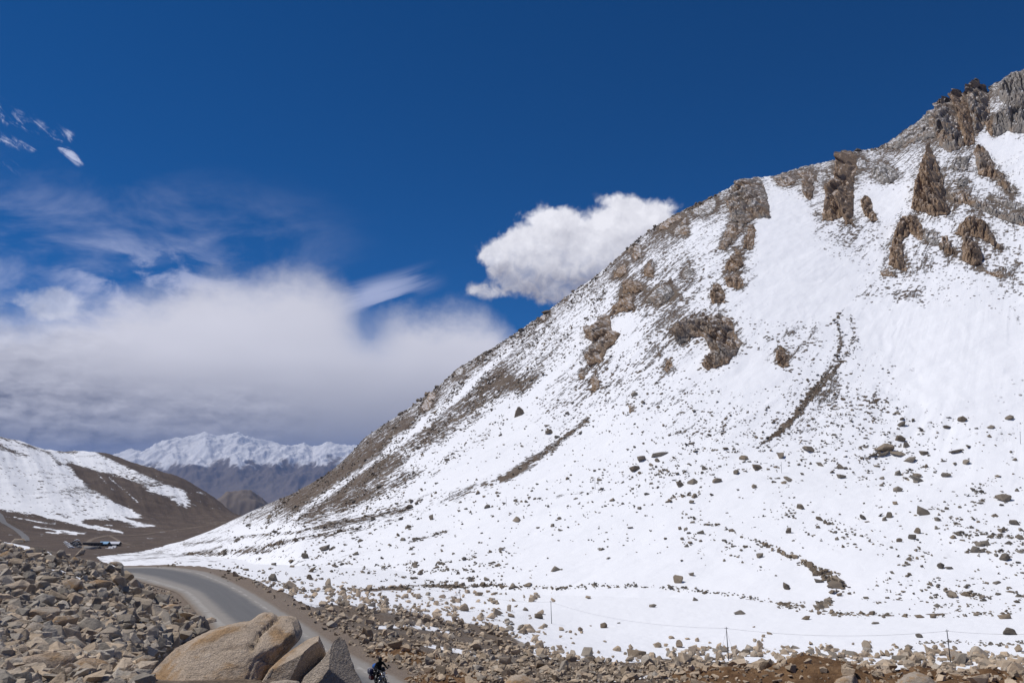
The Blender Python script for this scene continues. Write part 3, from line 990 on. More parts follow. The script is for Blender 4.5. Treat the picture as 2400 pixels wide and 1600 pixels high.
# apron: thin lines of stones and bare tracks
apron = 1 - steep
dens -= apron * 0.05
dens += apron * 0.10 * np.exp(-((MU - 700) / 260) ** 2)
for a, w, k in (([(560, 1258), (700, 1246), (800, 1225), (960, 1190)], 5, .38), ([(430, 1300), (600, 1285), (720, 1258), (840, 1240)], 6, .36), ([(360, 1335), (500, 1300), (640, 1290)], 4, .3), ([(430, 1275), (560, 1262)], 4, .3), ([(300, 1318), (420, 1305), (520, 1280)], 3, .3), ([(260, 1308), (400, 1290)], 3, .3),
                ([(900, 1190), (1080, 1150), (1210, 1110)], 8, .25), ([(1210, 1175), (1400, 1150), (1500, 1150)], 5, .14), ([(960, 1270), (1050, 1245)], 5, .4), ([(1800, 966), (1950, 970), (2080, 974)], 1.6, .22)):
    dens += streak_line(a, w, k)
for (poly, th, tone, _) in CRAGS:
    pl = np.array(poly)
    cx_, cy_ = pl.mean(0)
    ext = max(np.ptp(pl[:, 0]), np.ptp(pl[:, 1])) * 0.5
    sel = (np.abs(MU - cx_) < ext + 70) & (np.abs(MV - cy_) < ext + 70)
    dd = seg_dist(MU[sel], MV[sel], poly + poly[:1])
    dd = np.where(inside(MU[sel], MV[sel], poly), 0, dd)
    dens[sel] += 0.24 * np.exp(-(dd / (4 + ext * 0.13)) ** 2)
dens = np.clip(dens, 0.0, 0.80)
flow = np.stack([flow_u, rho, Zm], -1)

# the mountain's outline on the left is the valley's edge: leave what lies under the valley floor out
keep = np.ones((len(m_r) - 1, len(m_az) - 1), bool)


def snow_rock(name, rock_a, rock_b, scale_flow, scale_grain, soft=0.03, snow=(0.86, 0.865, 0.885), bump_d=1.2, flow_amt=0.62, grain_big=1.0):
    m, t, b = material(name, 0.85)
    p = geopos(t)
    fl = attr(t, 'flow', 'Vector')
    d = attr(t, 'dens')
    n1 = noise(t, vmul(t, fl, (scale_flow, scale_flow * 0.17, 0)), 1.0, 5, 0.62, 0.5)
    n2 = noise(t, p, scale_grain, 5, 0.66)
    n3 = noise(t, p, scale_grain * 5.0, 3, 0.6)
    n4 = noise(t, p, scale_grain * 0.22 * grain_big, 3, 0.55)
    f = n1 * flow_amt + n2 * (1.22 - flow_amt) * 0.62 + n3 * 0.22 + n4 * (1.22 - flow_amt) * 0.38      # mean about 0.72
    mean = flow_amt * 0.5 + (1.22 - flow_amt) * 0.5 + 0.11
    f = f + (noise(t, vmul(t, fl, (scale_flow * 3.4, scale_flow * 0.5, 0)), 1.0, 4, 0.65) - 0.5) * 0.42
    mask = (f + (d - 0.5) * 0.33 - mean).step(-soft, soft)
    vr = voro(t, vadd(t, p, vmul(t, vec3(t, n2, n3, n2), (3.0, 3.0, 3.0))), scale_grain * 1.35)
    n5 = noise(t, p, scale_grain * 0.55, 4, 0.7)
    spots = (d * 0.85 + (n5 - 0.5) * 1.5 + 0.03 - vr * 0.95).step(-0.05, 0.05)
    dusting = noise(t, vmul(t, fl, (scale_flow * 2.6, scale_flow * 0.6, 0)), 1.0, 5, 0.7)
    mask = (mask * (0.34 + ((n3 + dusting) * 0.5 + (d - 0.5) * 0.12).step(0.42, 0.50) * 0.66)).max(spots) * d.step(0.0, 0.06)
    tone = noise(t, p, scale_grain * 0.35, 4, 0.6)
    rc = mixc(t, tone.step(0.35, 0.65), rock_a, rock_b)
    rc = mulc(t, rc, n3 * 1.5 + n2 * 0.6 - 0.05)
    sc = mixc(t, noise(t, p, 0.02, 4), (snow[0] * 0.97, snow[1] * 0.97, snow[2] * 0.975), snow)
    drift = noise(t, vmul(t, p, (1, 1, 1)), 1 / 11.0, 4, 0.55, 0.6)
    runnel = noise(t, vmul(t, fl, (1 / 10.0, 1 / 90.0, 0)), 1.0, 3, 0.5, 0.8)
    h = (n2 * 1.2 + n3 * 0.8) * mask + mask * 0.5 + (drift * 0.6 + runnel * 0.5) * (1.0 - mask)
    plug(t, b, mixc(t, mask, sc, rc), bump(t, h, bump_d, 0.9))
    return m


mat_mtn = snow_rock('snow_over_rock', (0.100, 0.070, 0.048), (0.165, 0.128, 0.096), 1 / 9.0, 1 / 6.0)
me = mesh_np('mountain', M3.reshape(-1, 3), grid_faces(len(m_r), len(m_az)), True, {'dens': dens.ravel(), 'flow': flow.reshape(-1, 3)}, mat_mtn)
mountain = tag(link('mountain', me), kind='structure')

# valley and left hill
V3 = valley_sheet.xyz()
VU, VV = pixel(V3[..., 0], V3[..., 1], V3[..., 2])
_a1 = zp(0, 960, 3.92, [(-400, 860), (-100, 900), (20, 925), (300, 960), (560, 1020), (820, 1090), (1150, 1130), (950, 1085), (780, 1045), (740, 1005), (1100, 1010), (1290, 1080), (1480, 1070), (1280, 1030), (1080, 980), (1310, 1000), (1250, 930), (1060, 850), (950, 780),
                         (800, 690), (700, 600), (640, 490), (860, 560), (1060, 600), (1300, 700), (1380, 760), (1480, 770), (1700, 900), (1750, 850), (1700, 740), (1430, 640), (1200, 530), (980, 430), (800, 360), (440, 340), (0, 200), (-400, 150)])
snow_v = inside(VU, VV, _a1).astype(float)
for k_ in range(9):      # soften the edge a little
    snow_v = (snow_v + np.roll(snow_v, 1, 0) + np.roll(snow_v, -1, 0) + np.roll(snow_v, 1, 1) + np.roll(snow_v, -1, 1)) / 5
dv = 1 - snow_v
tongues = [zp(0, 960, 3.92, q) for q in ([(130, 985), (350, 1030), (500, 1045)], [(320, 1075), (520, 1105), (780, 1137)], [(420, 1125), (540, 1135)], [(520, 1120), (700, 1142)], [(960, 1055), (1030, 1065)], [(1350, 1180), (1490, 1195)], [(1520, 1185), (1670, 1203)], [(870, 1060), (1130, 1128)], [(1810, 755), (1890, 780)], [(900, 590), (1040, 740)], [(1000, 620), (1270, 850)])]
for q in tongues:
    dv -= 0.75 * np.exp(-(seg_dist(VU, VV, q) / 2.4) ** 2)
dv = np.where(VV > 1262, np.maximum(dv, 0.9), dv)
# snow on the flat where the mountain's foot runs out behind the road
foot_poly = [(226, 1304), (331, 1292), (430, 1267), (520, 1240), (700, 1240), (1200, 1330), (1200, 1500), (300, 1500), (250, 1330)]
dv = np.where(inside(VU, VV, foot_poly), 0.12, dv)
speck = blob(250 / 1, 1150, 90, 40, 0.10, VU, VV)
dv = np.clip(dv * 0.84 + 0.09 + speck + blob(330, 1120, 90, 35, .16, VU, VV, 25) + blob(200, 1175, 60, 40, .08, VU, VV), 0, 1)
# ridge-top rocks
for q in (zp(0, 960, 3.92, [(0, 255), (200, 310), (440, 390), (545, 490)]), zp(0, 960, 3.92, [(0, 330), (130, 390), (240, 420)]), zp(0, 960, 3.92, [(620, 490), (740, 550), (870, 570)]), zp(0, 960, 3.92, [(540, 380), (640, 390), (700, 395)]), zp(0, 960, 3.92, [(1000, 430), (1200, 510), (1500, 625)]), zp(0, 960, 3.92, [(470, 940), (620, 985)])):
    dv += 0.42 * np.exp(-(seg_dist(VU, VV, q) / 5.0) ** 2)
dv = np.clip(dv, 0, 1)
vflow = np.stack([V3[..., 0] * 0.6 - V3[..., 2] * 1.2, V3[..., 1] * 0.5, V3[..., 2]], -1)
mat_val = snow_rock('brown_earth_under_snow', (0.085, 0.062, 0.048), (0.115, 0.085, 0.064), 1 / 46.0, 1 / 15.0, 0.03, bump_d=2.0)
me = mesh_np('valley', V3.reshape(-1, 3), grid_faces(len(v_r), len(v_az)), True, {'dens': dv.ravel(), 'flow': vflow.reshape(-1, 3)}, mat_val)
tag(link('valley_terrain', me), kind='structure')

# far country
F3 = far_sheet.xyz()
FU, FV = pixel(F3[..., 0], F3[..., 1], F3[..., 2])
m, t, b = material('far_earth_and_snow', 0.9)
p = geopos(t)
hgt = xyz(t, p)[2]
sn = attr(t, 'dens')
n1 = noise(t, p, 1 / 900.0, 6, 0.62)
mask = (sn + (n1 - 0.5) * 0.9).step(0.36, 0.62)
brown = mixc(t, noise(t, p, 1 / 2600.0, 5, 0.6), (0.10, 0.078, 0.066), (0.24, 0.20, 0.17))
plug(t, b, mixc(t, mask, brown, (0.86, 0.86, 0.88)))
line_v = np.interp(FU, [0, 278, 350, 420, 520, 600, 700, 800, 1200], [1090, 1079, 1081, 1079, 1077, 1073, 1072, 1073, 1075])
fs = 0.5 + (line_v - FV) / 52.0 + fbm(FX / 700, FY / 2200, octaves=4, seed=87, ridged=True) * 0.45
fs = np.where(f_r[:, None] > 26000, fs, 0.0)
# ribs of rock inside the snow
rib = fbm(FX / 1500, FY / 1500, octaves=4, seed=83, ridged=True)
fs = np.clip(fs, 0, 1.25) - np.clip(-rib, 0, 1) * 0.9 * np.clip((FV - 1030) / 40, 0, 1)
me = mesh_np('far', F3.reshape(-1, 3), grid_faces(len(f_r), len(f_az)), True, {'dens': np.clip(fs, 0, 1.2).ravel()}, m)
tag(link('far_mountains', me), kind='structure')

# land all round, behind the viewpoint too, as one coarse sheet a little lower than the others
b_az = np.radians(np.linspace(-180, 180, 121))
b_r = np.concatenate([np.geomspace(2.0, 5000, 40), np.geomspace(6000, 60000, 12)])
A, R = np.meshgrid(b_az, b_r)
front = np.cos(A)
back = sstep(-front, -0.62, -0.3)
zb_front = np.interp(R, [0, 6, 20, 60, 450, 1200, 4000, 5500, 60000], [-2.6, -4.5, -16, -32, -100, -190, -560, -1560, -1560])
zb_back = np.interp(R, [0, 6, 60, 400, 3000, 20000, 60000], [-2.2, -2.4, 1, 30, 300, -600, -1560])
Zb = zb_front * (1 - back) + zb_back * back
B3 = np.stack([R * np.sin(A), R * np.cos(A), Zb], -1)
m, t, b = material('stony_ground', 0.9)
p = geopos(t)
n1 = noise(t, p, 0.02, 5, 0.6)
plug(t, b, mixc(t, n1.step(0.42, 0.56), (0.16, 0.13, 0.105), (0.8, 0.8, 0.82)))
me = mesh_np('ground', B3.reshape(-1, 3), grid_faces(len(b_r), len(b_az)), True, None, m)
tag(link('terrain', me), kind='structure')

# ------------------------------------------------------------------ near ground
N3 = near_sheet.xyz()
NU, NV = pixel(N3[..., 0], N3[..., 1], N3[..., 2])
SNOW_EDGE = [(480, 1336), (560, 1366), (640, 1385), (740, 1398), (820, 1392), (860, 1408), (920, 1430), (1000, 1450), (1080, 1470), (1180, 1490), (1260, 1530), (1330, 1560), (1450, 1575), (1520, 1545), (1640, 1535), (1760, 1545), (1850, 1545), (2050, 1540), (2150, 1545), (2400, 1560), (2700, 1570)]
ev = np.interp(NU, [p[0] for p in SNOW_EDGE], [p[1] for p in SNOW_EDGE])
sg = (ev - NV) / 30.0                       # positive inside the snow
far_side = (R_ := np.hypot(NX, NY)) > 120
cover = np.where(far_side, np.clip(0.55 + sg * 0.4, 0.0, 1), 0.0)
# rubble thins the snow on the bank's lower part
for bl in ((950, 1420, 160, 40, .5), (1100, 1470, 130, 45, .5), (1000, 1390, 170, 14, .35), (1180, 1520, 110, 50, .45), (1350, 1570, 90, 22, .5), (1560, 1545, 120, 18, .4), (1785, 1530, 45, 25, .4), (1250, 1372, 400, 5, .16)):
    cover -= blob(*bl, U=NU, V=NV) * far_side
cover += np.where((R_ > 75) & (NV < 1590), 0.34 * sstep(R_, 75, 150) * (cover < 0.5), 0)
# bands of snow left between the stones of the bank
for q, w, k in (([(720, 1392), (800, 1402), (870, 1415), (930, 1425)], 9, .8), ([(880, 1470), (960, 1465), (1050, 1480)], 7, .45), ([(1000, 1510), (1100, 1530), (1180, 1545)], 8, .5), ([(1110, 1570), (1180, 1590)], 8, .5), ([(1500, 1590), (1640, 1575), (1700, 1580)], 12, .7), ([(1330, 1590), (1480, 1598)], 8, .6), ([(1010, 1440), (1140, 1450)], 8, .4)):
    cover += np.where(R_ > 46, streak_line(q, w, k, NU, NV), 0)
# small drifts in the scree on the left
for q, w, k in (([(0, 1262), (35, 1272), (65, 1285)], 6, 1.2), ([(108, 1336), (140, 1338), (190, 1357)], 3.5, 1.1), ([(152, 1320), (168, 1330)], 3, 1.1), ([(112, 1295), (118, 1300)], 4, 1.), ([(45, 1312), (55, 1320)], 3, 1.), ([(268, 1402), (285, 1412)], 3, 1.), ([(65, 1400), (72, 1404)], 3, .9), ([(220, 1335), (224, 1338)], 2.5, .9)):
    cover += np.where((R_ < 110) & (NU < 420), streak_line(q, w, k, NU, NV), 0)
stream_px = [(860, 1380), (1000, 1373), (1200, 1374), (1330, 1378), (1500, 1375), (1600, 1381), (1720, 1396), (1790, 1407), (1900, 1432), (2000, 1442), (2150, 1440), (2400, 1436)]
cover -= np.where(R_ > 150, streak_line(stream_px, 4.5, 0.75, NU, NV) * np.clip(fbm(NU / 60, NV / 8, octaves=3, seed=91) * 2 + 0.35, 0, 1), 0)
for q, w, k in (([(500, 1343), (620, 1348), (760, 1372)], 4, .5), ([(560, 1330), (700, 1343), (900, 1366)], 4, .5), ([(640, 1328), (820, 1338), (980, 1352)], 5, .4), ([(980, 1360), (1060, 1362)], 10, .4)):
    cover -= np.where(R_ > 150, streak_line(q, w, k, NU, NV) * np.clip(fbm(NU / 30, NV / 6, octaves=3, seed=92) * 2 + 0.4, 0, 1), 0)
cover *= sstep(rd, rw_ + 2.0, rw_ + 5.0)
cover = np.clip(cover, 0, 1)
dust = 1 - sstep(rd, rw_ + 2.0, rw_ + 9)
m, t, b = material('stony_earth_and_snow', 0.92)
p = geopos(t)
c = attr(t, 'cover')
du = attr(t, 'dust')
n1 = noise(t, p, 0.35, 6, 0.65)
n2 = noise(t, p, 2.4, 5, 0.65)
n3 = noise(t, p, 11.0, 3, 0.6)
n4 = noise(t, p, 0.08, 4, 0.6)
mask = (c + (n1 - 0.5) * 0.55 + (n2 - 0.5) * 0.35).step(0.44, 0.54) * c.step(0.02, 0.1)
earth = mixc(t, n2.step(0.35, 0.65), (0.105, 0.076, 0.054), (0.19, 0.145, 0.105))
earth = mixc(t, n4.step(0.4, 0.62) * 0.6, earth, (0.15, 0.13, 0.115))
earth = mixc(t, du * (n1 * 0.6 + 0.5), earth, (0.215, 0.17, 0.135))
earth = mulc(t, earth, n3 * 0.9 + 0.55)
sc = mixc(t, n1, (0.80, 0.805, 0.83), (0.86, 0.865, 0.885))
h = n2 * 0.5 + n3 * 0.25 + mask * 0.35
plug(t, b, mixc(t, mask, earth, sc), bump(t, mixc(t, mask, vec3(t, h, h, h), vec3(t, n1, n1, n1)), 0.35, 0.8))
me = mesh_np('ground', N3.reshape(-1, 3), grid_faces(len(n_r), len(n_az)), True, {'cover': cover.ravel(), 'dust': dust.ravel()}, m)
tag(link('ground', me), kind='structure')

# ------------------------------------------------------------------ road
prof = np.linspace(-1, 1, 15)
rv, ru = [], []
nx_, ny_ = _nx, _ny
for i in range(len(rcx)):
    for q in prof:
        e = 1.12 * q
        wig = 0.0
        rv.append((rcx[i] - nx_[i] * e * road_w[i] / 2, rcy[i] - ny_[i] * e * road_w[i] / 2, rcz[i] + 0.05 * (1 - q * q) - (0.06 if abs(q) > 0.97 else 0)))
        ru.append((q, road_s[min(i, len(road_s) - 1)], 0))
m, t, b = material('dusty_asphalt', 0.85)
uv = xyz(t, attr(t, 'lane', 'Vector'))
p = geopos(t)
n1 = noise(t, vec3(t, uv[0] * 5.0, uv[1] * 0.06), 1.0, 4, 0.6)
n2 = noise(t, p, 1.1, 5, 0.65)
n3 = noise(t, p, 14.0, 3, 0.6)
q = uv[0] + (n2 - 0.5) * 0.22 + (n1 - 0.5) * 0.16
tar = mixc(t, n1, (0.112, 0.112, 0.116), (0.165, 0.162, 0.160))
worn = (q - 0.05).abs().step(0.30, 0.60)
side = q.abs().step(0.80, 1.0)
colr = mixc(t, worn, tar, (0.265, 0.245, 0.222))
colr = mixc(t, ((q + 0.74).abs().step(0.09, 0.03)) * n2.step(0.35, 0.55) * 0.45, colr, (0.42, 0.40, 0.37))
colr = mixc(t, ((q - 0.66).abs().step(0.06, 0.02)) * n2.step(0.45, 0.6) * 0.55, colr, (0.46, 0.44, 0.41))
colr = mixc(t, side, colr, (0.205, 0.165, 0.130))
plug(t, b, mulc(t, colr, n3 * 0.35 + 0.83), bump(t, n3, 0.03, 0.4))
me = mesh_np('road', rv, grid_faces(len(rcx), len(prof))[:, ::-1], True, {'lane': np.array(ru)}, m)
tag(link('road', me), kind='structure')

# ------------------------------------------------------------------ crags standing out of the mountain
m, t, b = material('crag_rock', 0.9)
g = t.nodes.new('ShaderNodeNewGeometry')
p = S(t, g.outputs['Position'])
tone = attr(t, 'tone')
nz = xyz(t, S(t, g.outputs['Normal']))[2]
n1 = noise(t, vmul(t, p, (1, 1, 0.35)), 1 / 9.0, 6, 0.65, 0.6)
n2 = noise(t, p, 1 / 2.6, 4, 0.65)
n0 = noise(t, p, 1 / 26.0, 4, 0.6)
tn = (tone + (n0 - 0.5) * 1.3).step(0.25, 0.75)
rc = mixc(t, tn, (0.245, 0.222, 0.198), (0.275, 0.188, 0.118))
rc = mixc(t, n1.step(0.56, 0.74) * 0.7, rc, (0.38, 0.295, 0.21))
rc = mulc(t, rc, (n1 * 1.6 + n2 * 1.2 - 0.45).max(0.2))
dust_ = (nz + (n1 - 0.5) * 0.7 + (n2 - 0.5) * 0.5).step(0.78, 0.92) * attr(t, 'core').step(0.02, 0.3) * (1.0 - tone * 0.75)
plug(t, b, mixc(t, dust_, rc, (0.85, 0.855, 0.88)), bump(t, n1 * 1.0 + n2 * 0.5, 1.6, 1.0))
mat_crag = m
_rng = np.random.default_rng(7)


def facets(x, y, seed):
    """broken planes: a random tilt in every cell, and the distance to the joints between cells"""
    ix, iy = np.floor(x).astype(np.int64), np.floor(y).astype(np.int64)
    f1 = np.full(x.shape, 9.0)
    f2 = np.full(x.shape, 9.0)
    val = np.zeros(x.shape)
    for dy in (-1, 0, 1):
        for dx in (-1, 0, 1):
            h = _hash(ix + dx, iy + dy, 3, seed)
            h2 = _hash(ix + dx, iy + dy, 7, seed)
            cx = ix + dx + (h & 1023) / 1023.0
            cy = iy + dy + ((h >> 10) & 1023) / 1023.0
            d = np.hypot(x - cx, y - cy)
            pv = ((h >> 20) & 1023) / 1023.0 - 0.5 + ((h2 & 1023) / 511.5 - 1) * (x - cx) * 0.9 + (((h2 >> 10) & 1023) / 511.5 - 1) * (y - cy) * 0.7
            n = d < f1
            f2 = np.where(n, f1, np.minimum(f2, d))
            val = np.where(n, pv, val)
            f1 = np.where(n, d, f1)
    return val, f2 - f1


def crag(poly, th, tone, text, idx):
    pl = np.array(poly)
    x0, y0 = pl.min(0) - 6
    x1, y1 = pl.max(0) + 6
    step = 1.9
    us, vs = np.arange(x0, x1, step), np.arange(y0, y1, step)
    U, V = np.meshgrid(us, vs)
    w = 5.0
    Uw = U + fbm(U / 13, V / 13, octaves=3, seed=idx * 7 + 1) * w
    Vw = V + fbm(U / 13, V / 13, octaves=3, seed=idx * 7 + 2) * w
    ins = inside(Uw, Vw, poly)
    d = seg_dist(Uw, Vw, poly + poly[:1]) * np.where(ins, 1, -1)
    size = math.sqrt(max(ins.sum() * step * step, 30))
    e = np.clip(d / (0.20 * size), 0, None)
    x, y, z, r, ok = mountain_sheet.hit(U.ravel(), V.ravel())
    x, y, z, r = (q.reshape(U.shape) for q in (x, y, z, r))
    m2px = r / FPX
    h = th * 0.30 * size * m2px
    wv = max(4.0, size * 0.13)
    rib = fbm((U + V * 0.25) / wv + fbm(U / 30, V / 30, octaves=2, seed=idx) * 0.8, V / (wv * 3.4), octaves=4, seed=idx * 3 + 5, gain=0.55, ridged=True)
    blk = fbm(U / (size * 0.42 + 4), V / (size * 0.5 + 4), octaves=4, seed=idx * 5 + 9)
    stepy = np.floor((V + blk * 9) / (size * 0.16 + 4) + rib * 0.35)
    ledge = perlin(stepy * 1.7 + idx, U / (size * 0.6), seed=idx)
    lean = 0.30 + 0.45 * math.sin(idx * 1.7)
    bu = (U + V * lean) + blk * 5 + rib * 2
    c1 = max(9.0, size * 0.30)
    g1, j1 = facets(bu / c1, V / (c1 * 1.25), idx)
    g2, j2 = facets(bu / (c1 * 0.45), (V - U * 0.3) / (c1 * 0.8), idx + 50)
    g3, j3 = facets(bu / 5.0, V / 7.0, idx + 90)
    fc = g1 * 0.85 + g2 * 0.50 + g3 * 0.26 - 0.30 * np.exp(-(j1 / 0.10) ** 2) - 0.16 * np.exp(-(j2 / 0.12) ** 2)
    tt = h * (1 - np.exp(-1.7 * e)) * np.clip(0.74 + 0.20 * rib + 0.25 * blk + 0.10 * ledge + fc, 0.06, 2.2)
    hx, hy = (x - AX), (y - AY)
    hl = np.hypot(hx, hy)
    nx, ny, nz_ = hx / hl * 0.80, hy / hl * 0.80, np.full_like(hx, 0.38)
    tt = np.where(ins, tt, 0)
    front = np.stack([x + nx * tt, y + ny * tt, z + nz_ * tt], -1)
    tb = np.where(ins, 0.6 * h * (1 - np.exp(-2.4 * e)) + 0.4, 0.4)
    rear = np.stack([x - nx * tb, y - ny * tb * 1.0, z - nz_ * tb * 0.5], -1)
    cell = ins[:-1, :-1] & ins[1:, :-1] & ins[:-1, 1:] & ins[1:, 1:]
    if cell.sum() < 4:
        return
    n = U.size
    f = grid_faces(U.shape[0], U.shape[1], cell)[:, ::-1]
    fb = f[:, ::-1] + n
    # close the rim between front and rear
    ed = {}
    for q in f:
        for a_, b_ in zip(q, np.roll(q, -1)):
            ed[(a_, b_)] = True
    rim = [(a_, b_) for (a_, b_) in ed if (b_, a_) not in ed]
    fr = np.array([(b_, a_, a_ + n, b_ + n) for a_, b_ in rim])
    F_ = np.concatenate([f, fb, fr])
    Vv = np.concatenate([front.reshape(-1, 3), rear.reshape(-1, 3)])
    used = np.unique(F_)
    remap = np.full(len(Vv), -1)
    remap[used] = np.arange(len(used))
    Vv, F_ = Vv[used], remap[F_]
    c = Vv.mean(0)
    core = np.concatenate([np.clip(e, 0, 3).ravel()] * 2)[used]
    me = mesh_np('rock_outcrop', Vv - c, F_, False, {'tone': np.full(len(Vv), tone), 'core': core}, mat_crag)
    tag(link('rock_outcrop', me, loc=tuple(c)), text, 'rock outcrop', 'rock outcrops on the mountain face')


for i_, (poly, th, tone_, text) in enumerate(CRAGS):
    crag(poly, th, tone_, text, i_ + 1)

# ------------------------------------------------------------------ loose rock
rng = np.random.default_rng(21)


def icosphere(sub):
    p = (1 + 5 ** 0.5) / 2
    v = np.array([(-1, p, 0), (1, p, 0), (-1, -p, 0), (1, -p, 0), (0, -1, p), (0, 1, p), (0, -1, -p), (0, 1, -p), (p, 0, -1), (p, 0, 1), (-p, 0, -1), (-p, 0, 1)], float)
    v /= np.linalg.norm(v[0])
    f = np.array([(0, 11, 5), (0, 5, 1), (0, 1, 7), (0, 7, 10), (0, 10, 11), (1, 5, 9), (5, 11, 4), (11, 10, 2), (10, 7, 6), (7, 1, 8), (3, 9, 4), (3, 4, 2), (3, 2, 6), (3, 6, 8), (3, 8, 9), (4, 9, 5), (2, 4, 11), (6, 2, 10), (8, 6, 7), (9, 8, 1)])
    for _ in range(sub):
        mid, vl, nf = {}, list(v), []

        def m(a, b):
            k = (min(a, b), max(a, b))
            if k not in mid:
                q = vl[a] + vl[b]
                mid[k] = len(vl)
                vl.append(q / np.linalg.norm(q))
            return mid[k]
        for a, b, c in f:
            ab, bc, ca = m(a, b), m(b, c), m(c, a)
            nf += [(a, ab, ca), (b, bc, ab), (c, ca, bc), (ab, bc, ca)]
        v, f = np.array(vl), np.array(nf)
    return v, f


ICO = {s: icosphere(s) for s in (1, 2, 3, 4, 5)}


def rock_shape(seed, sub, sharp=26.0, rough=0.05, dims=(1, 0.8, 0.62), planes=12):
    """a broken block: the part common to a handful of random half spaces, with worn edges"""
    q = np.random.default_rng(seed)
    v, f = ICO[sub]
    n = q.normal(size=(planes, 3))
    n /= np.linalg.norm(n, axis=1)[:, None]
    h = q.uniform(0.62, 1.0, planes)
    ax = np.array([(1, 0, 0), (-1, 0, 0), (0, 1, 0), (0, -1, 0), (0, 0, 1), (0, 0, -1)], float) + q.normal(size=(6, 3)) * 0.22
    ax /= np.linalg.norm(ax, axis=1)[:, None]
    n, h = np.r_[n, ax], np.r_[h, q.uniform(0.62, 0.82, 6)]
    dn = v @ n.T
    r = np.where(dn > 0.05, h / np.maximum(dn, 0.05), 20.0)
    r = -np.log(np.exp(-sharp * np.minimum(r, 3)).sum(1)) / sharp
    o = q.uniform(0, 50, 3)
    r = r * (1 + fbm(v[:, 0] * 2.2 + o[0], v[:, 1] * 2.2 + o[1], v[:, 2] * 2.2 + o[2], octaves=4, seed=seed) * rough * 2)
    p = v * r[:, None] * np.array(dims)
    p -= (p.max(0) + p.min(0)) / 2
    p /= np.ptp(p[:, 0])
    return p, f          # about one unit wide


def hull_shape(seed, dims=(1, 0.8, 0.6), n=11, fine=False):
    """an angular block: the hull of a few points, its edges chipped when fine"""
    q = np.random.default_rng(seed)
    pts_ = q.normal(size=(n, 3))
    pts_ /= np.abs(pts_).max(1)[:, None] ** 0.6 * np.linalg.norm(pts_, axis=1)[:, None] ** 0.4
    pts_ *= q.uniform(0.8, 1.0, (n, 1))
    b_ = bmesh.new()
    for c in pts_:
        b_.verts.new(c * np.array(dims))
    r_ = bmesh.ops.convex_hull(b_, input=b_.verts)
    bmesh.ops.delete(b_, geom=[e for e in b_.verts if not e.link_faces], context='VERTS')
    if fine:
        bmesh.ops.dissolve_limit(b_, angle_limit=0.16, verts=b_.verts, edges=b_.edges)
        bmesh.ops.bevel(b_, geom=list(b_.edges), offset=0.045, segments=2, affect='EDGES', profile=0.6, clamp_overlap=True)
        bmesh.ops.triangulate(b_, faces=b_.faces)
        for _ in range(2):
            long_ = [e for e in b_.edges if e.calc_length() > 0.22]
            if long_:
                bmesh.ops.subdivide_edges(b_, edges=long_, cuts=1, use_grid_fill=True)
                bmesh.ops.triangulate(b_, faces=b_.faces)
    else:
        bmesh.ops.triangulate(b_, faces=b_.faces)
    b_.verts.index_update()
    v = np.array([x.co[:] for x in b_.verts])
    f = np.array([[x.index for x in g.verts] for g in b_.faces])
    b_.free()
    if fine:
        o = q.uniform(0, 40, 3)
        k = fbm(v[:, 0] * 2.5 + o[0], v[:, 1] * 2.5 + o[1], v[:, 2] * 2.5 + o[2], octaves=4, seed=seed)
        k2 = fbm(v[:, 0] * 1.1 + o[0], v[:, 1] * 1.1, v[:, 2] * 1.1 + o[2], octaves=2, seed=seed + 1)
        v = v * (1 + k * 0.06 + k2 * 0.10)[:, None]
    v = v - (v.max(0) + v.min(0)) / 2
    v /= np.ptp(v[:, 0])
    return v, f


def stone_mat(name, src):
    m, t, b = material(name, 0.9)
    p = geopos(t)
    oc = objco(t)
    if src == 'OBJECT':
        n = t.nodes.new('ShaderNodeAttribute')
        n.attribute_type = 'OBJECT'
        n.attribute_name = 'tone'
        tone = S(t, n.outputs['Fac'])
        rnd = objrand(t)
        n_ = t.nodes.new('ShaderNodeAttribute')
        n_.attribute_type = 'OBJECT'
        n_.attribute_name = 'shade_tint'
        shade_tint = S(t, n_.outputs['Fac'])
    else:
        tone = attr(t, 'tone')
        rnd = attr(t, 'shade')
        shade_tint = attr(t, 'shade_tint')
    n1 = noise(t, p, 1.4, 5, 0.65)
    n2 = noise(t, p, 9.0, 4, 0.65)
    n3 = noise(t, p, 38.0, 2, 0.6)
    tw = (tone + (n1 - 0.5) * 0.5)
    c = mixc(t, tw.step(0.2, 0.8), (0.41, 0.362, 0.300), (0.475, 0.370, 0.262))
    c = mixc(t, n2.step(0.55, 0.75) * 0.45, c, (0.56, 0.48, 0.385))
    c = mulc(t, c, (rnd * 0.62 + 0.62) * (n2 * 0.7 + n1 * 0.5 + n3 * 0.35 + 0.2))
    c = mulc(t, c, shade_tint)  # darkens the colour; on snow stones this paints in their shaded side
    plug(t, b, c, bump(t, n2 * 0.6 + n3 * 0.25 + n1, 0.10, 0.7))
    return m


mat_boulder = stone_mat('boulder_rock', 'OBJECT')
mat_stone = stone_mat('stone_rock', 'POINT')


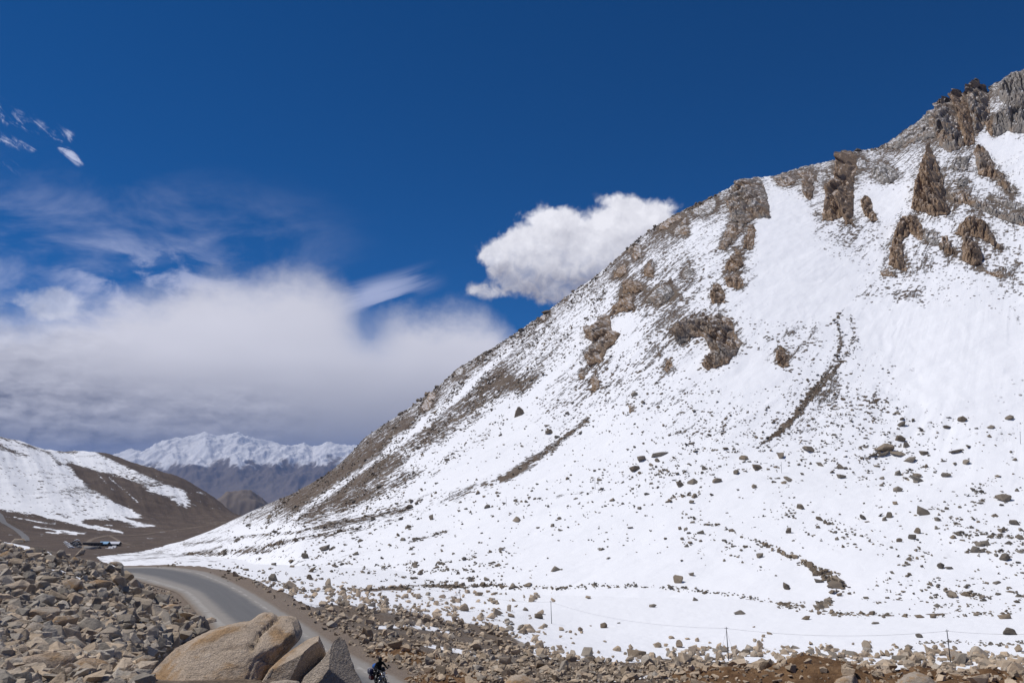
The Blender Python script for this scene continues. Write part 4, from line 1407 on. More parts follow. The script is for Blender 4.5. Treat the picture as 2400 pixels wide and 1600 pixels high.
def joined_stones(name, pos, size, tone, sub=1, flat=0.62, sink=0.25, variants=14, seed=3, smooth=False, tilt=0.5, shade_tint=1.0):
    """many little stones as one mesh"""
    q = np.random.default_rng(seed)
    N = len(pos)
    vs, fs, tn, sh = [], [], [], []
    off = 0
    shapes = [hull_shape(seed * 100 + k, (1, q.uniform(0.6, 0.95), q.uniform(0.45, 0.85)), int(q.integers(9, 15)), sub > 1) for k in range(variants)]
    which = q.integers(0, variants, N)
    for k in range(variants):
        idx = np.nonzero(which == k)[0]
        if not len(idx):
            continue
        V, Fc = shapes[k]
        a, bx, by = q.uniform(0, 6.283, len(idx)), q.normal(0, tilt * 0.6, len(idx)), q.normal(0, tilt * 0.6, len(idx))
        ca, sa = np.cos(a), np.sin(a)
        x, y, z = V[:, 0], V[:, 1], V[:, 2]
        sc = size[idx]
        st = q.uniform(0.75, 1.25, (len(idx), 3))
        X_, Y_, Z_ = x[None] * st[:, :1], y[None] * st[:, 1:2], z[None] * st[:, 2:] * (flat / 0.62)
        Z2 = Z_ * np.cos(bx)[:, None] - X_ * np.sin(bx)[:, None]
        X2 = X_ * np.cos(bx)[:, None] + Z_ * np.sin(bx)[:, None]
        Z3 = Z2 * np.cos(by)[:, None] - Y_ * np.sin(by)[:, None]
        Y3 = Y_ * np.cos(by)[:, None] + Z2 * np.sin(by)[:, None]
        X4 = X2 * ca[:, None] - Y3 * sa[:, None]
        Y4 = X2 * sa[:, None] + Y3 * ca[:, None]
        zl = Z3.min(1)[:, None]
        P = np.stack([X4, Y4, Z3 - zl * (1 - 2 * sink) - 0.0], -1) * sc[:, None, None] + pos[idx][:, None, :]
        P[..., 2] -= 0.0
        vs.append(P.reshape(-1, 3))
        fs.append((Fc[None] + (np.arange(len(idx)) * len(V))[:, None, None] + off).reshape(-1, 3))
        off += len(idx) * len(V)
        tn.append(np.repeat(tone[idx], len(V)))
        sh.append(np.repeat(q.uniform(0, 1, len(idx)), len(V)))
    me = mesh_np(name, np.concatenate(vs), np.concatenate(fs), smooth, {'tone': np.concatenate(tn), 'shade': np.concatenate(sh), 'shade_tint': np.full(len(np.concatenate(tn)), shade_tint)}, mat_stone)
    return tag(link(name, me), kind='stuff')


BOULDER_MESH = []
for k in range(18):
    q = np.random.default_rng(900 + k)
    V, Fc = hull_shape(1000 + k, (1, q.uniform(0.6, 0.95), q.uniform(0.45, 0.85)), int(q.integers(11, 18)), True)
    BOULDER_MESH.append(mesh_np('boulder', V, Fc, False, None, mat_boulder))
    BOULDER_MESH[-1]['hz'] = float(np.ptp(V[:, 2]))

def first_hit(u, v, rmin=100):
    """the nearer of the two sheets along the line of sight"""
    a = near_sheet.hit(u, v, rmin)
    b_ = mountain_sheet.hit(u, v, 250)
    na = a[4] & (~b_[4] | (a[3] < b_[3])) & (a[3] < 468)
    return tuple(np.where(na, p_, q_) for p_, q_ in zip(a, b_))


BOULDERS = []       # (object, photo x, photo y, width px, height px, tone)


def boulder(u, v, w_px, h_px, tone, sheet, rmin=0, sink=0.22, tilt=0.3, dark=1.0):
    """one boulder whose foot stands at a pixel of the photograph"""
    x, y, z, r, ok = first_hit([u], [v], rmin) if sheet is None else sheet.hit([u], [v], rmin)
    if not ok[0]:
        return None
    s = w_px * r[0] / FPX
    k = int(rng.integers(0, len(BOULDER_MESH)))
    me = BOULDER_MESH[k]
    hz = h_px * r[0] / FPX * 1.05
    o = bpy.data.objects.new('boulder', me)
    COL.objects.link(o)
    sz = hz / me['hz'] / (1 - sink)
    sz = float(np.clip(sz, 0.2 * s, 1.5 * s))
    o.scale = (s, s * rng.uniform(0.8, 1.15), sz)
    o.rotation_euler = (rng.normal(0, tilt), rng.normal(0, tilt), rng.uniform(0, 6.28) if sz > 0.7 * s else rng.uniform(-0.5, 0.5))
    o.location = (x[0], y[0], z[0] + sz * me['hz'] * (0.5 - sink))
    o['tone'] = float(tone)
    o['shade_tint'] = float(dark)
    BOULDERS.append((o, u, v - h_px * 0.5, w_px, h_px, tone, r[0]))
    return o


# ---- boulders lying on the snow, one by one
z3 = [(628, 1072, 65, 35, .9), (845, 1032, 88, 55, .8), (982, 1005, 28, 28, .4), (1525, 605, 95, 70, .6), (1650, 560, 55, 38, .5), (400, 515, 95, 35, .4), (150, 655, 90, 26, .6), (445, 155, 50, 25, .3), (1560, 237, 60, 28, .3), (1735, 245, 40, 45, .4),
      (1660, 87, 45, 20, .4), (1620, 42, 40, 28, .5), (2145, 297, 40, 40, .5), (2280, 395, 65, 35, .4), (2105, 338, 32, 28, .4), (2085, 925, 75, 22, .3), (1680, 800, 60, 20, .3), (1135, 1285, 160, 80, .9), (1190, 1305, 50, 40, .8), (710, 1345, 150, 40, .7), (1420, 1395, 180, 70, .8), (170, 1240, 100, 90, .7),
      (245, 950, 90, 45, .6), (125, 885, 60, 35, .4), (380, 1315, 90, 28, .6), (1180, 1440, 80, 35, .4), (1120, 637, 22, 26, .4), (887, 413, 40, 22, .4), (1025, 295, 26, 20, .4), (1295, 865, 60, 10, .3), (2150, 1280, 90, 40, .5)]
z4 = [(175, 675, 75, 50, .5), (190, 155, 50, 70, .5), (875, 38, 80, 40, .3), (1112, 22, 95, 38, .4), (1068, 50, 45, 50, .4), (1370, 168, 80, 40, .6), (1325, 215, 65, 60, .3), (1205, 240, 50, 58, .6), (1700, 212, 60, 45, .7), (1945, 293, 70, 32, .4), (1903, 342, 75, 48, .3), (1590, 490, 70, 42, .4), (1300, 560, 40, 35, .5),
      (1825, 748, 72, 32, .8), (1705, 755, 95, 35, .5), (2220, 1095, 140, 50, .4), (1390, 1132, 75, 32, .3), (1295, 1237, 90, 30, .4), (1505, 1310, 80, 60, .4), (1780, 1345, 150, 40, .4), (1210, 1335, 130, 34, .4), (755, 1290, 150, 32, .3), (350, 970, 80, 26, .9), (2175, 958, 95, 34, .7), (1400, 955, 80, 22, .8), (1260, 945, 60, 28, .7),
      (1515, 952, 75, 32, .8), (2110, 640, 60, 25, .3), (2180, 405, 90, 50, .4), (2265, 95, 80, 35, .4), (2320, 228, 60, 30, .5), (980, 1015, 70, 18, .3), (470, 627, 90, 22, .3), (640, 235, 45, 30, .4), (615, 178, 40, 18, .3), (932, 258, 45, 25, .4), (1935, 1335, 130, 40, .5)]
z8 = [(125, 650, 75, 45, .5), (670, 748, 75, 50, .5), (525, 690, 55, 28, .5), (475, 735, 70, 25, .4), (385, 590, 110, 35, .5), (1070, 578, 150, 55, .6), (1060, 640, 120, 26, .5), (1190, 632, 130, 28, .5), (960, 652, 90, 20, .5), (1270, 555, 65, 38, .4), (1215, 493, 90, 42, .6), (1195, 812, 58, 40, .3), (1370, 838, 75, 32, .5), (1040, 922, 60, 22, .4), (1365, 890, 55, 20, .3), (670, 845, 85, 24, .4),
      (1305, 690, 105, 38, .4), (1435, 630, 80, 30, .5), (1730, 615, 95, 25, .4), (1820, 710, 70, 33, .4), (295, 1120, 65, 42, .6), (1170, 1085, 50, 30, .7), (2175, 1040, 130, 50, .5), (1785, 315, 75, 42, .6), (2215, 305, 65, 30, .5), (145, 895, 50, 35, .6), (58, 887, 48, 30, .4), (1645, 838, 65, 22, .4), (2045, 390, 75, 20, .4), (1405, 415, 60, 20, .4),
      (1640, 390, 50, 22, .5), (1195, 255, 50, 35, .4), (1195, 960, 80, 45, .4), (1840, 570, 60, 20, .4)]
z7 = [(65, 245, 100, 80, .7), (345, 420, 90, 60, .5), (1960, 588, 55, 28, .5), (2130, 665, 80, 45, .7), (2255, 760, 110, 45, .7), (1760, 765, 45, 40, .5), (1545, 915, 90, 45, .5), (1660, 885, 110, 40, .4), (1885, 880, 90, 35, .5), (2060, 805, 110, 28, .4), (2225, 932, 58, 35, .5), (1832, 1008, 52, 28, .5), (2080, 960, 38, 22, .4), (1680, 1020, 60, 35, .6),
      (1240, 1005, 50, 20, .4), (585, 1042, 55, 22, .3), (925, 1062, 48, 20, .5), (795, 870, 60, 28, .4), (735, 845, 35, 35, .5), (1340, 690, 60, 40, .4), (1350, 640, 150, 30, .4), (1190, 680, 110, 45, .5), (1120, 770, 120, 40, .6), (40, 1235, 95, 40, .5), (130, 1075, 40, 22, .4), (1125, 85, 80, 35, .3)]
z6 = [(1860, 920, 35, 28, .5), (1410, 885, 75, 35, .5), (1480, 850, 45, 35, .4), (1395, 1065, 65, 35, .6), (640, 1265, 110, 40, .4), (450, 1340, 80, 40, .4), (155, 1540, 140, 55, .4), (210, 1225, 60, 35, .8), (960, 1195, 80, 22, .4), (1050, 1125, 35, 25, .4), (1165, 960, 38, 30, .6), (1615, 985, 55, 40, .5), (1930, 900, 45, 28, .4), (2115, 1550, 60, 35, .4), (490, 1525, 70, 55, .8), (510, 1470, 70, 35, .8)]
flat_list = []
for x0, y0, L in ((1200, 1200, z3), (1800, 1200, z4), (1800, 900, z8), (1200, 900, z7), (600, 960, z6)):
    for (a, c, w, h, tn) in L:
        flat_list.append((x0 + a / 3.92, y0 + c / 3.92 + h / 7.84, w / 3.92, h / 3.92, tn))
flat_list.sort(key=lambda q: -q[2] * q[3])
small_on_snow = []
STREAM = [(700, 1384), (800, 1383), (900, 1376), (1000, 1372), (1200, 1373), (1400, 1378), (1560, 1376), (1650, 1388), (1790, 1406), (1900, 1432), (2000, 1443), (2150, 1441), (2300, 1446), (2400, 1440)]


def on_floor(u, v):
    return v > np.interp(u, [p[0] for p in STREAM], [p[1] for p in STREAM]) - 4


for i, (u, v, w, h, tn) in enumerate(flat_list):
    sheet = None
    if i < 96:
        boulder(u, v, w * 0.92, h * 0.95, tn, sheet, rmin=100, sink=0.3, tilt=0.12, dark=0.50)  # dark: shade of the side facing the camera, put into the colour
    else:
        small_on_snow.append((u, v, w, tn))
SNOW_BOULDERS = list(BOULDERS)
BOULDERS.clear()

# ---- stones on the snow, as a loose mass


def sample_region(n, dens_fn, box, seed):
    q = np.random.default_rng(seed)
    out = np.zeros((0, 2))
    while len(out) < n:
        u = q.uniform(box[0], box[2], n * 6)
        v = q.uniform(box[1], box[3], n * 6)
        d = dens_fn(u, v)
        k = q.uniform(0, 1, n * 6) < d
        out = np.r_[out, np.c_[u[k], v[k]]]
    return out[:n]


def gb(u, v, cx, cy, rx, ry, k, ang=0):
    return blob(cx, cy, rx, ry, k, u, v, ang)


clump = lambda u, v: np.clip(fbm(u / 34, v / 14, octaves=3, seed=301) * 2.2 + 0.25, 0, 1)


def snow_density(u, v):
    d = 0.05 * (v > 980) * (v < 1300)
    for b_ in ((1020, 1345, 150, 28, .75, 0), (800, 1320, 140, 35, .35, -8), (700, 1250, 170, 40, .30, -12), (920, 1200, 130, 30, .35, -14), (1130, 1310, 60, 30, .4, 0), (1620, 1090, 120, 26, .40, -10), (1520, 1110, 120, 26, .35, -12), (1950, 1060, 120, 45, .42, -5), (2120, 1040, 120, 50, .40, -8), (2100, 1110, 110, 30, .25, -5),
               (2260, 1240, 80, 26, .80, 28), (2350, 1275, 60, 30, .85, 20), (2150, 1300, 45, 18, .7, 0), (2270, 1395, 130, 35, .55, 0), (2080, 1370, 60, 25, .2, 0), (1960, 1240, 60, 25, .45, 15), (1840, 1200, 40, 20, .4, 0), (1650, 1000, 130, 60, .55, 15), (1960, 950, 90, 50, .6, 20), (2060, 960, 40, 25, .6, 0), (1880, 1010, 60, 30, .4, 0),
               (1330, 1000, 110, 50, .28, -20), (1230, 1160, 90, 30, .3, -16), (2330, 1160, 70, 40, .25, 0), (1400, 900, 60, 60, .35, 0), (1540, 800, 60, 120, .3, 20), (1640, 1260, 40, 40, .22, 0), (1740, 1300, 60, 20, .3, 20), (1500, 1120, 100, 50, .12, 0), (1400, 1190, 100, 20, .15, -8)):
        d = d + gb(u, v, *b_)
    d = d * clump(u, v)
    return np.clip(d, 0, 1)


pts = sample_region(5200, snow_density, (520, 780, 2420, 1440), 5)
q_ = np.random.default_rng(6)
w = np.exp(q_.normal(math.log(4.2), 0.5, len(pts)))
w *= np.interp(pts[:, 1], [800, 1000, 1150, 1300], [0.62, 0.75, 1.0, 1.15])
tn = np.clip(q_.normal(0.42, 0.2, len(pts)), 0, 1)
sp = np.array([(a, b_, w_, t_) for a, b_, w_, t_ in small_on_snow])
pts = np.r_[pts, sp[:, :2]]
w, tn = np.r_[w, sp[:, 2]], np.r_[tn, sp[:, 3]]
# lines of rubble: the dyke, the old bank, the foot of the slope
def along(line, n, wd, seed, size):
    q = np.random.default_rng(seed)
    L = np.array(line, float)
    s = np.r_[0, np.cumsum(np.hypot(*np.diff(L, axis=0).T))]
    t_ = q.uniform(0, s[-1], n)
    u = np.interp(t_, s, L[:, 0]) + q.normal(0, 1, n) * wd * 0.6
    v = np.interp(t_, s, L[:, 1]) + q.normal(0, 1, n) * wd * 0.5
    keep_ = perlin(t_ / 28.0, t_ * 0 + seed, seed=seed) + q.uniform(-0.5, 0.5, n) > -0.28
    v = np.where(keep_, v, 5000.0)
    return np.c_[u, v], np.exp(q.normal(math.log(size), 0.45, n))


extra = []
for line, n, wd, size, tone in (([(1594, 1202), (1640, 1222), (1700, 1240), (1745, 1258), (1780, 1272)], 60, 5, 4.5, .5), ([(1780, 1272), (1815, 1287), (1850, 1302), (1885, 1320), (1910, 1336)], 150, 7, 6.5, .95), ([(1925, 1340), (1950, 1358), (1975, 1378), (1990, 1392)], 150, 14, 9.0, .75), ([(1905, 1330), (1935, 1352)], 40, 9, 8, .85),
                                ([(1562, 1178), (1575, 1168), (1600, 1160), (1640, 1154)], 60, 5, 5.5, .95), ([(1915, 1425), (1940, 1412), (1950, 1408)], 60, 9, 7.5, .6), ([(700, 1384), (860, 1380), (1000, 1373), (1200, 1374), (1330, 1378)], 420, 5, 5.5, .6), ([(1330, 1378), (1390, 1372), (1500, 1374), (1600, 1380), (1720, 1395), (1790, 1406)], 230, 5, 4.5, .4),
                                ([(1790, 1408), (1900, 1432), (2000, 1442), (2100, 1440), (2250, 1442), (2400, 1432)], 170, 6.5, 4.8, .5), ([(1900, 1436), (2050, 1441)], 40, 4, 9, .9), ([(2050, 850), (2080, 870)], 10, 5, 4, .4), ([(2150, 1508), (2250, 1504), (2330, 1510), (2400, 1506)], 120, 5, 5, .3), ([(1890, 1418), (1820, 1416)], 60, 8, 6, .6),
                                ([(560, 1258), (700, 1246), (800, 1225), (960, 1190)], 130, 4, 4.5, .6), ([(430, 1300), (600, 1285), (720, 1258), (840, 1240)], 140, 5, 5, .7), ([(360, 1335), (500, 1300), (640, 1290)], 90, 4, 4.5, .6), ([(960, 1270), (1050, 1245)], 50, 5, 5, .4), ([(1520, 1120), (1600, 1108), (1680, 1112)], 50, 5, 5, .4), ([q for q in RIDGE if 640 < q[0] < 1300], 300, 5, 5.5, .6), ([q for q in RIDGE if 1250 < q[0] < 1800], 150, 5, 6, .6), ([q for q in RIDGE if 640 < q[0] < 1750], 70, 4, 10, .6), ([q for q in RIDGE if 1940 < q[0] < 2150], 40, 6, 7, .5), ([(1962, 735), (1968, 775), (1972, 810), (1952, 850), (1935, 880), (1895, 925), (1868, 965)], 150, 9, 4.2, .5), ([(1992, 735), (2003, 790), (1985, 830), (1955, 870), (1925, 905), (1895, 940), (1866, 975), (1830, 1010), (1785, 1040)], 190, 8, 4.0, .5), ([(1375, 985), (1290, 1055), (1180, 1125)], 90, 9, 3.5, .5), ([(520, 1352), (600, 1362), (700, 1378)], 70, 10, 5, .6), ([(480, 1325), (620, 1345), (760, 1375)], 90, 14, 5, .6)):
    p_, s_ = along(line, n, wd, len(extra) + 50, size)
    extra.append((p_, s_, np.clip(np.random.default_rng(len(extra)).normal(tone, 0.15, n), 0, 1)))
pts = np.r_[pts, np.concatenate([e[0] for e in extra])]
w = np.r_[w, np.concatenate([e[1] for e in extra])]
tn = np.r_[tn, np.concatenate([e[2] for e in extra])]
fl = on_floor(pts[:, 0], pts[:, 1])
for nm, sel in (('stones', ~fl), ('stones', fl)):
    x, y, z, r, ok = first_hit(pts[sel, 0], pts[sel, 1])
    P_ = np.c_[x, y, z][ok]
    joined_stones(nm, P_, (w[sel] * r / FPX)[ok], tn[sel][ok], sub=1, flat=0.45, sink=0.28, seed=31, shade_tint=0.50)  # colour lowered to stand in for the stones' shaded sides

# grit on the bare flank under the left skyline


def flank_density(u, v):
    bl = v - np.interp(u, _rx, _ry)
    d = 0.85 * np.exp(-((bl - 25) / np.interp(u, [560, 700, 900, 1100, 1400], [35, 75, 130, 130, 90])) ** 2) * (bl > 1)
    s_ = u * 0.78 + v * 0.62          # across the fall lines there
    return np.clip(d * np.clip(perlin(s_ / 17.0, (u - v) / 130.0, seed=611) * 2.4 + 0.45, 0, 1), 0, 1)


pf = sample_region(4200, flank_density, (570, 640, 1420, 1240), 66)
q_ = np.random.default_rng(67)
x, y, z, r, ok = mountain_sheet.hit(pf[:, 0], pf[:, 1], 250)
joined_stones('stones', np.c_[x, y, z][ok], (np.exp(q_.normal(math.log(3.6), 0.4, len(pf))) * r / FPX)[ok], np.clip(q_.normal(0.6, 0.2, len(pf)), 0, 1)[ok], sub=1, flat=0.5, sink=0.25, seed=37, shade_tint=0.50)

# ---- rubble of the bank between the road and the snow


def bank_density(u, v):
    sn_ = np.interp(u, [p[0] for p in SNOW_EDGE], [p[1] for p in SNOW_EDGE])
    red = np.interp(u, [p[0] for p in _edge_px], [p[1] for p in _edge_px])
    rel = (v - sn_) / 18.0
    d = np.exp(-np.clip(-rel, 0, 9) ** 2 * 0.55) * 0.55
    for b_ in ((1000, 1440, 170, 40, .5, 10), (1150, 1500, 130, 50, .45, 10), (1250, 1560, 150, 40, .4, 0), (1560, 1575, 170, 25, .5, 0), (1080, 1400, 200, 18, .35, 0), (2250, 1555, 160, 22, .5, 0), (1785, 1525, 40, 25, .35, 0), (900, 1425, 80, 30, .4, 20)):
        d = d + gb(u, v, *b_)
    gap = (v - red)
    d = d * np.where(u < 1000, sstep(-gap, 16, 45) * 0.9 + 0.10 * sstep(-gap, 5, 12), 1.0)
    d = d * np.clip(fbm(u / 40, v / 16, octaves=3, seed=401) * 2.4 + 0.5, 0.04, 1)
    return np.clip(d, 0, 1)


DRIFTS = [([(0, 1264), (35, 1273), (65, 1286)], 6), ([(108, 1337), (140, 1339), (165, 1346), (190, 1357)], 3.5), ([(152, 1320), (168, 1330)], 3.5), ([(112, 1296), (118, 1302)], 4), ([(45, 1312), (55, 1320)], 4), ([(268, 1402), (285, 1412)], 4), ([(65, 1400), (74, 1406)], 4), ([(219, 1334), (225, 1339)], 3.5), ([(288, 1545), (296, 1565)], 4)]


def rub(n, box, fn, seed, med, spread, sub, sheet, rmin, tone, name, rmax=1e9, flat=0.62, cap=22):
    """med: usual width in pixels of the photograph; cap: the most"""
    p_ = sample_region(n, fn, box, seed)
    q = np.random.default_rng(seed + 1)
    x, y, z, r, ok = sheet.hit(p_[:, 0], p_[:, 1], rmin)
    ok &= r < rmax
    dd, _, ww = road_dist(x, y)
    ok &= dd > ww + 0.9
    for q_l, q_w in DRIFTS:
        ok &= seg_dist(p_[:, 0], p_[:, 1], q_l) > q_w
    m_ = med(p_[:, 1]) if callable(med) else med
    cp = cap(p_[:, 1]) if callable(cap) else cap
    sz = np.minimum(np.exp(q.normal(0, spread, n)) * m_, cp) * r / FPX
    return joined_stones(name, np.c_[x, y, z][ok], sz[ok], np.clip(q.normal(tone, 0.2, n), 0, 1)[ok], sub=sub, sink=0.24, seed=seed, flat=flat)


# sizes in metres here
rub(3300, (420, 1325, 2420, 1600), bank_density, 71, lambda v: np.interp(v, [1330, 1450, 1600], [6.5, 9, 12]), 0.45, 1, near_sheet, 45, 0.68, 'stones')
rub(2600, (560, 1340, 1500, 1600), bank_density, 73, lambda v: np.interp(v, [1340, 1600], [4, 6]), 0.4, 1, near_sheet, 40, 0.6, 'stones', rmax=130)
for n in range(46):
    for _ in range(40):
        u, v = rng.uniform(560, 2400), rng.uniform(1345, 1598)
        if rng.uniform() < float(bank_density(np.array([u]), np.array([v]))[0]):
            break
    x, y, z, r, ok = near_sheet.hit([u], [v], 40)
    dd, _, ww = road_dist(x, y)
    if not ok[0] or dd[0] < ww[0] + 1.8:
        continue
    wp_ = float(np.interp(v, [1345, 1450, 1600], [13, 18, 27]) * np.exp(rng.normal(0, 0.2)))
    boulder(u, v, wp_, wp_ * rng.uniform(0.5, 0.8), float(np.clip(rng.normal(0.55, 0.2), 0, 1)), near_sheet, 40)
for (u, v, w_, h_, tn_) in ((860, 1490, 26, 20, .7), (842, 1424, 17, 22, .4), (872, 1420, 24, 9, .4), (790, 1460, 20, 14, .6), (805, 1448, 22, 12, .6), (755, 1420, 20, 10, .6), (680, 1380, 24, 14, .7), (550, 1350, 12, 11, .7), (575, 1318, 22, 12, .8), (1088, 1431, 28, 16, .7), (1150, 1448, 20, 16, .8), (1165, 1440, 28, 16, .6), (1195, 1432, 18, 18, .5), (1240, 1480, 26, 22, .7), (1265, 1398 + 120, 28, 20, .7)):
    boulder(u, v, w_, h_, tn_, near_sheet, 40)
BANK_BOULDERS = list(BOULDERS)
BOULDERS.clear()

# ------------------------------------------------------------------ big rocks near the camera, each from its outline in the photograph


def outline_rock(name, poly, r, depth, tone, label, group=None, sub=4, rough=0.05, boxy=0.62, cracks=(), yaw=0.0, sharp=0.0, lean=0.35, cuts=()):
    """a solid rock whose outline, seen from the camera, follows poly; r is its distance, depth its thickness over its width"""
    pl = np.array(poly)
    c = (pl.max(0) + pl.min(0)) / 2
    az, tt = ray(c[0], c[1])
    cen = np.array([r * math.sin(az), r * math.cos(az), r * float(tt)])
    fwd = cen / np.linalg.norm(cen)
    if r > 16:
        _, _, _, rr, okk = near_sheet.hit([c[0]], [pl[:, 1].max() - np.ptp(pl[:, 1]) * 0.2], 8)
        if r < 140:
            r = float(rr[0])
            cen = np.array([r * math.sin(az), r * math.cos(az), r * float(tt)])
            fwd = cen / np.linalg.norm(cen)
    dist = np.linalg.norm(cen)
    right = np.array([fwd[1], -fwd[0], 0])
    right /= np.linalg.norm(right)
    up = np.cross(right, fwd)
    m = dist / FPX * (math.cos(math.atan(math.hypot((c[0] - 1200) / FPX, (800 - c[1]) / FPX))))
    # radius of the outline round its middle as a function of angle
    th = np.linspace(-math.pi, math.pi, 721)
    dx, dy = np.cos(th), np.sin(th)
    R_o = np.zeros_like(th)
    q = np.c_[pl[:, 0] - c[0], c[1] - pl[:, 1]]
    for (ax_, ay_), (bx_, by_) in zip(q, np.roll(q, -1, 0)):
        ex, ey = bx_ - ax_, by_ - ay_
        den = dx * ey - dy * ex
        with np.errstate(divide='ignore', invalid='ignore'):
            t_ = (ax_ * ey - ay_ * ex) / den
            s_ = (ax_ * dy - ay_ * dx) / den
        okk = (s_ >= 0) & (s_ <= 1) & (t_ > 0) & np.isfinite(t_)
        R_o = np.where(okk, np.maximum(R_o, t_), R_o)
    g = np.hanning(15)
    g /= g.sum()
    R_o = np.convolve(np.r_[R_o[-8:-1], R_o, R_o[1:8]], g, 'valid') * 0.7 + R_o * 0.3
    v, f = ICO[sub]
    ang = np.arctan2(v[:, 2], v[:, 0])
    rh = np.hypot(v[:, 0], v[:, 2])
    rad = np.interp(ang, th, R_o)
    k = rh ** boxy
    px, pz = rad * k * np.cos(ang), rad * k * np.sin(ang)
    D = depth * np.ptp(pl[:, 0]) / 2
    py = D * np.sign(v[:, 1]) * np.abs(v[:, 1]) ** 0.75
    sd_ = int(abs(c[0] * 7 + c[1])) % 997
    sc = np.ptp(pl[:, 0])
    n = fbm(v[:, 0] * 1.6 + sd_, v[:, 1] * 1.6, v[:, 2] * 1.6, octaves=5, seed=sd_)
    n2 = fbm(v[:, 0] * 3.1 + sd_, v[:, 1] * 3.1, v[:, 2] * 3.1, octaves=3, seed=sd_ + 3, ridged=True)
    push = 1 + n * rough * 2 + n2 * rough * 0.6
    n3_ = fbm(v[:, 0] * 9 + sd_, v[:, 1] * 9, v[:, 2] * 9, octaves=4, seed=sd_ + 8)
    P = np.c_[px, py, pz] * (push + n3_ * 0.016)[:, None]
    if sharp:      # cut facets
        qq = np.random.default_rng(sd_)
        for _ in range(int(sharp)):
            nn = qq.normal(size=3)
            nn[1] = -abs(nn[1])
            nn /= np.linalg.norm(nn)
            hh = (P @ nn)
            lim = hh.max() * qq.uniform(0.72, 0.9)
            ov = np.clip(hh - lim, 0, None)
            P -= ov[:, None] * nn[None] * 0.92
    for nn, fr in cuts:
        nn = np.array(nn, float)
        nn /= np.linalg.norm(nn)
        hh = P @ nn
        lim = hh.max() * fr
        P -= np.clip(hh - lim, 0, None)[:, None] * nn[None] * 0.97
    if cuts:
        P *= (1 + n3_ * 0.02 + n2 * 0.012)[:, None]
    for line, wd, dp in cracks:
        lq = [(a - c[0], c[1] - b_) for a, b_ in line]
        dd = seg_dist(P[:, 0] + n * 6, P[:, 2] + n2 * 3, lq)
        dep = np.exp(-(dd / wd) ** 2) * dp * sc * (P[:, 1] < D * 0.5)
        P[:, 1] += dep
        P[:, 2] -= dep * 0.5
    P[:, 1] += lean * P[:, 2]
    W = (P[:, :1] * right + P[:, 1:2] * fwd + P[:, 2:] * up) * m
    me = mesh_np(name, W, f, True, None, mat_hero)
    cen = cen + fwd * D * m * 0.55
    o = link(name, me, loc=tuple(cen))
    o['tone'] = float(tone)
    o['shade_tint'] = 1.0
    return tag(o, label, 'boulder', group)


m, t, b = material('granite_boulder', 0.92)
p = geopos(t)
n = t.nodes.new('ShaderNodeAttribute')
n.attribute_type = 'OBJECT'
n.attribute_name = 'tone'
tone = S(t, n.outputs['Fac'])
n1 = noise(t, p, 1.1, 6, 0.65, 0.4)
n2 = noise(t, p, 7.0, 5, 0.7)
n3 = noise(t, p, 42.0, 3, 0.7)
v1 = voro(t, p, 26.0)
c = mixc(t, tone.clamp(), (0.34, 0.31, 0.27), (0.54, 0.425, 0.315))
c = mixc(t, n1.step(0.47, 0.62) * 0.85, c, (0.43, 0.265, 0.13))
n5 = noise(t, p, 2.6, 5, 0.7, 0.3)
c = mixc(t, n5.step(0.56, 0.66) * 0.7, c, (0.22, 0.165, 0.12))
c = mixc(t, n2.step(0.56, 0.74) * 0.6, c, (0.50, 0.44, 0.37))
c = mixc(t, n1.step(0.42, 0.30) * 0.6, c, (0.25, 0.18, 0.125))
spk = noise(t, p, 85.0, 2, 0.6)
c = mulc(t, c, (n2 * 0.9 + n3 * 1.0 + 0.06) * ((spk - 0.5) * 1.5 + 1.0))
plug(t, b, c, bump(t, n2 * 0.8 + n3 * 0.5 + n5 * 0.8 + n1 * 0.4, 0.08, 1.0))
mat_hero = m


def za(*p): return zp(0, 1200, 3.92, p)
def zb(*p): return zp(600, 1200, 3.92, p)
def zc4(*p): return zp(1800, 1200, 3.92, p)
def zc3(*p): return zp(1200, 1200, 3.92, p)
def zk(*p): return zp(300, 1400, 3.92, p)


outline_rock('boulder', zk((220, 720), (330, 570), (460, 440), (640, 340), (830, 270), (1000, 240), (1110, 235), (1180, 175), (1250, 158), (1330, 175), (1365, 212), (1400, 200), (1480, 205), (1540, 240), (1565, 290), (1588, 370), (1560, 440), (1480, 520), (1380, 590), (1350, 640), (1290, 720), (1230, 860), (1150, 980), (300, 980)), 13.6, 0.8, 0.95,
             'huge rounded tan granite boulder with a crack at its top, in front of the road', None, 5, 0.035, 0.70, [(zk((1362, 205), (1280, 280), (1190, 365), (1120, 490)), 3.4, 0.055), (zk((1190, 565), (1260, 600), (1350, 630)), 3.2, 0.03)], 0, 0, 0.75, [((-0.75, -0.55, 0.35), 0.80), ((0.05, -0.75, 0.66), 0.80), ((-0.25, -0.9, 0.3), 0.86)])
outline_rock('boulder', zk((1215, 800), (1310, 640), (1455, 505), (1590, 405), (1680, 328), (1752, 360), (1825, 470), (1815, 570), (1740, 630), (1580, 750), (1470, 900), (1200, 900)), 12.9, 0.62, 0.85, 'long slab of tan rock leaning against the huge rounded boulder', None, 5, 0.02, 0.55, (), 0, 0, 0.1, [((-0.42, -0.30, 0.86), 0.42), ((0.62, -0.72, -0.30), 0.55), ((-0.2, -0.95, 0.1), 0.7), ((0.9, -0.2, 0.4), 0.85)])
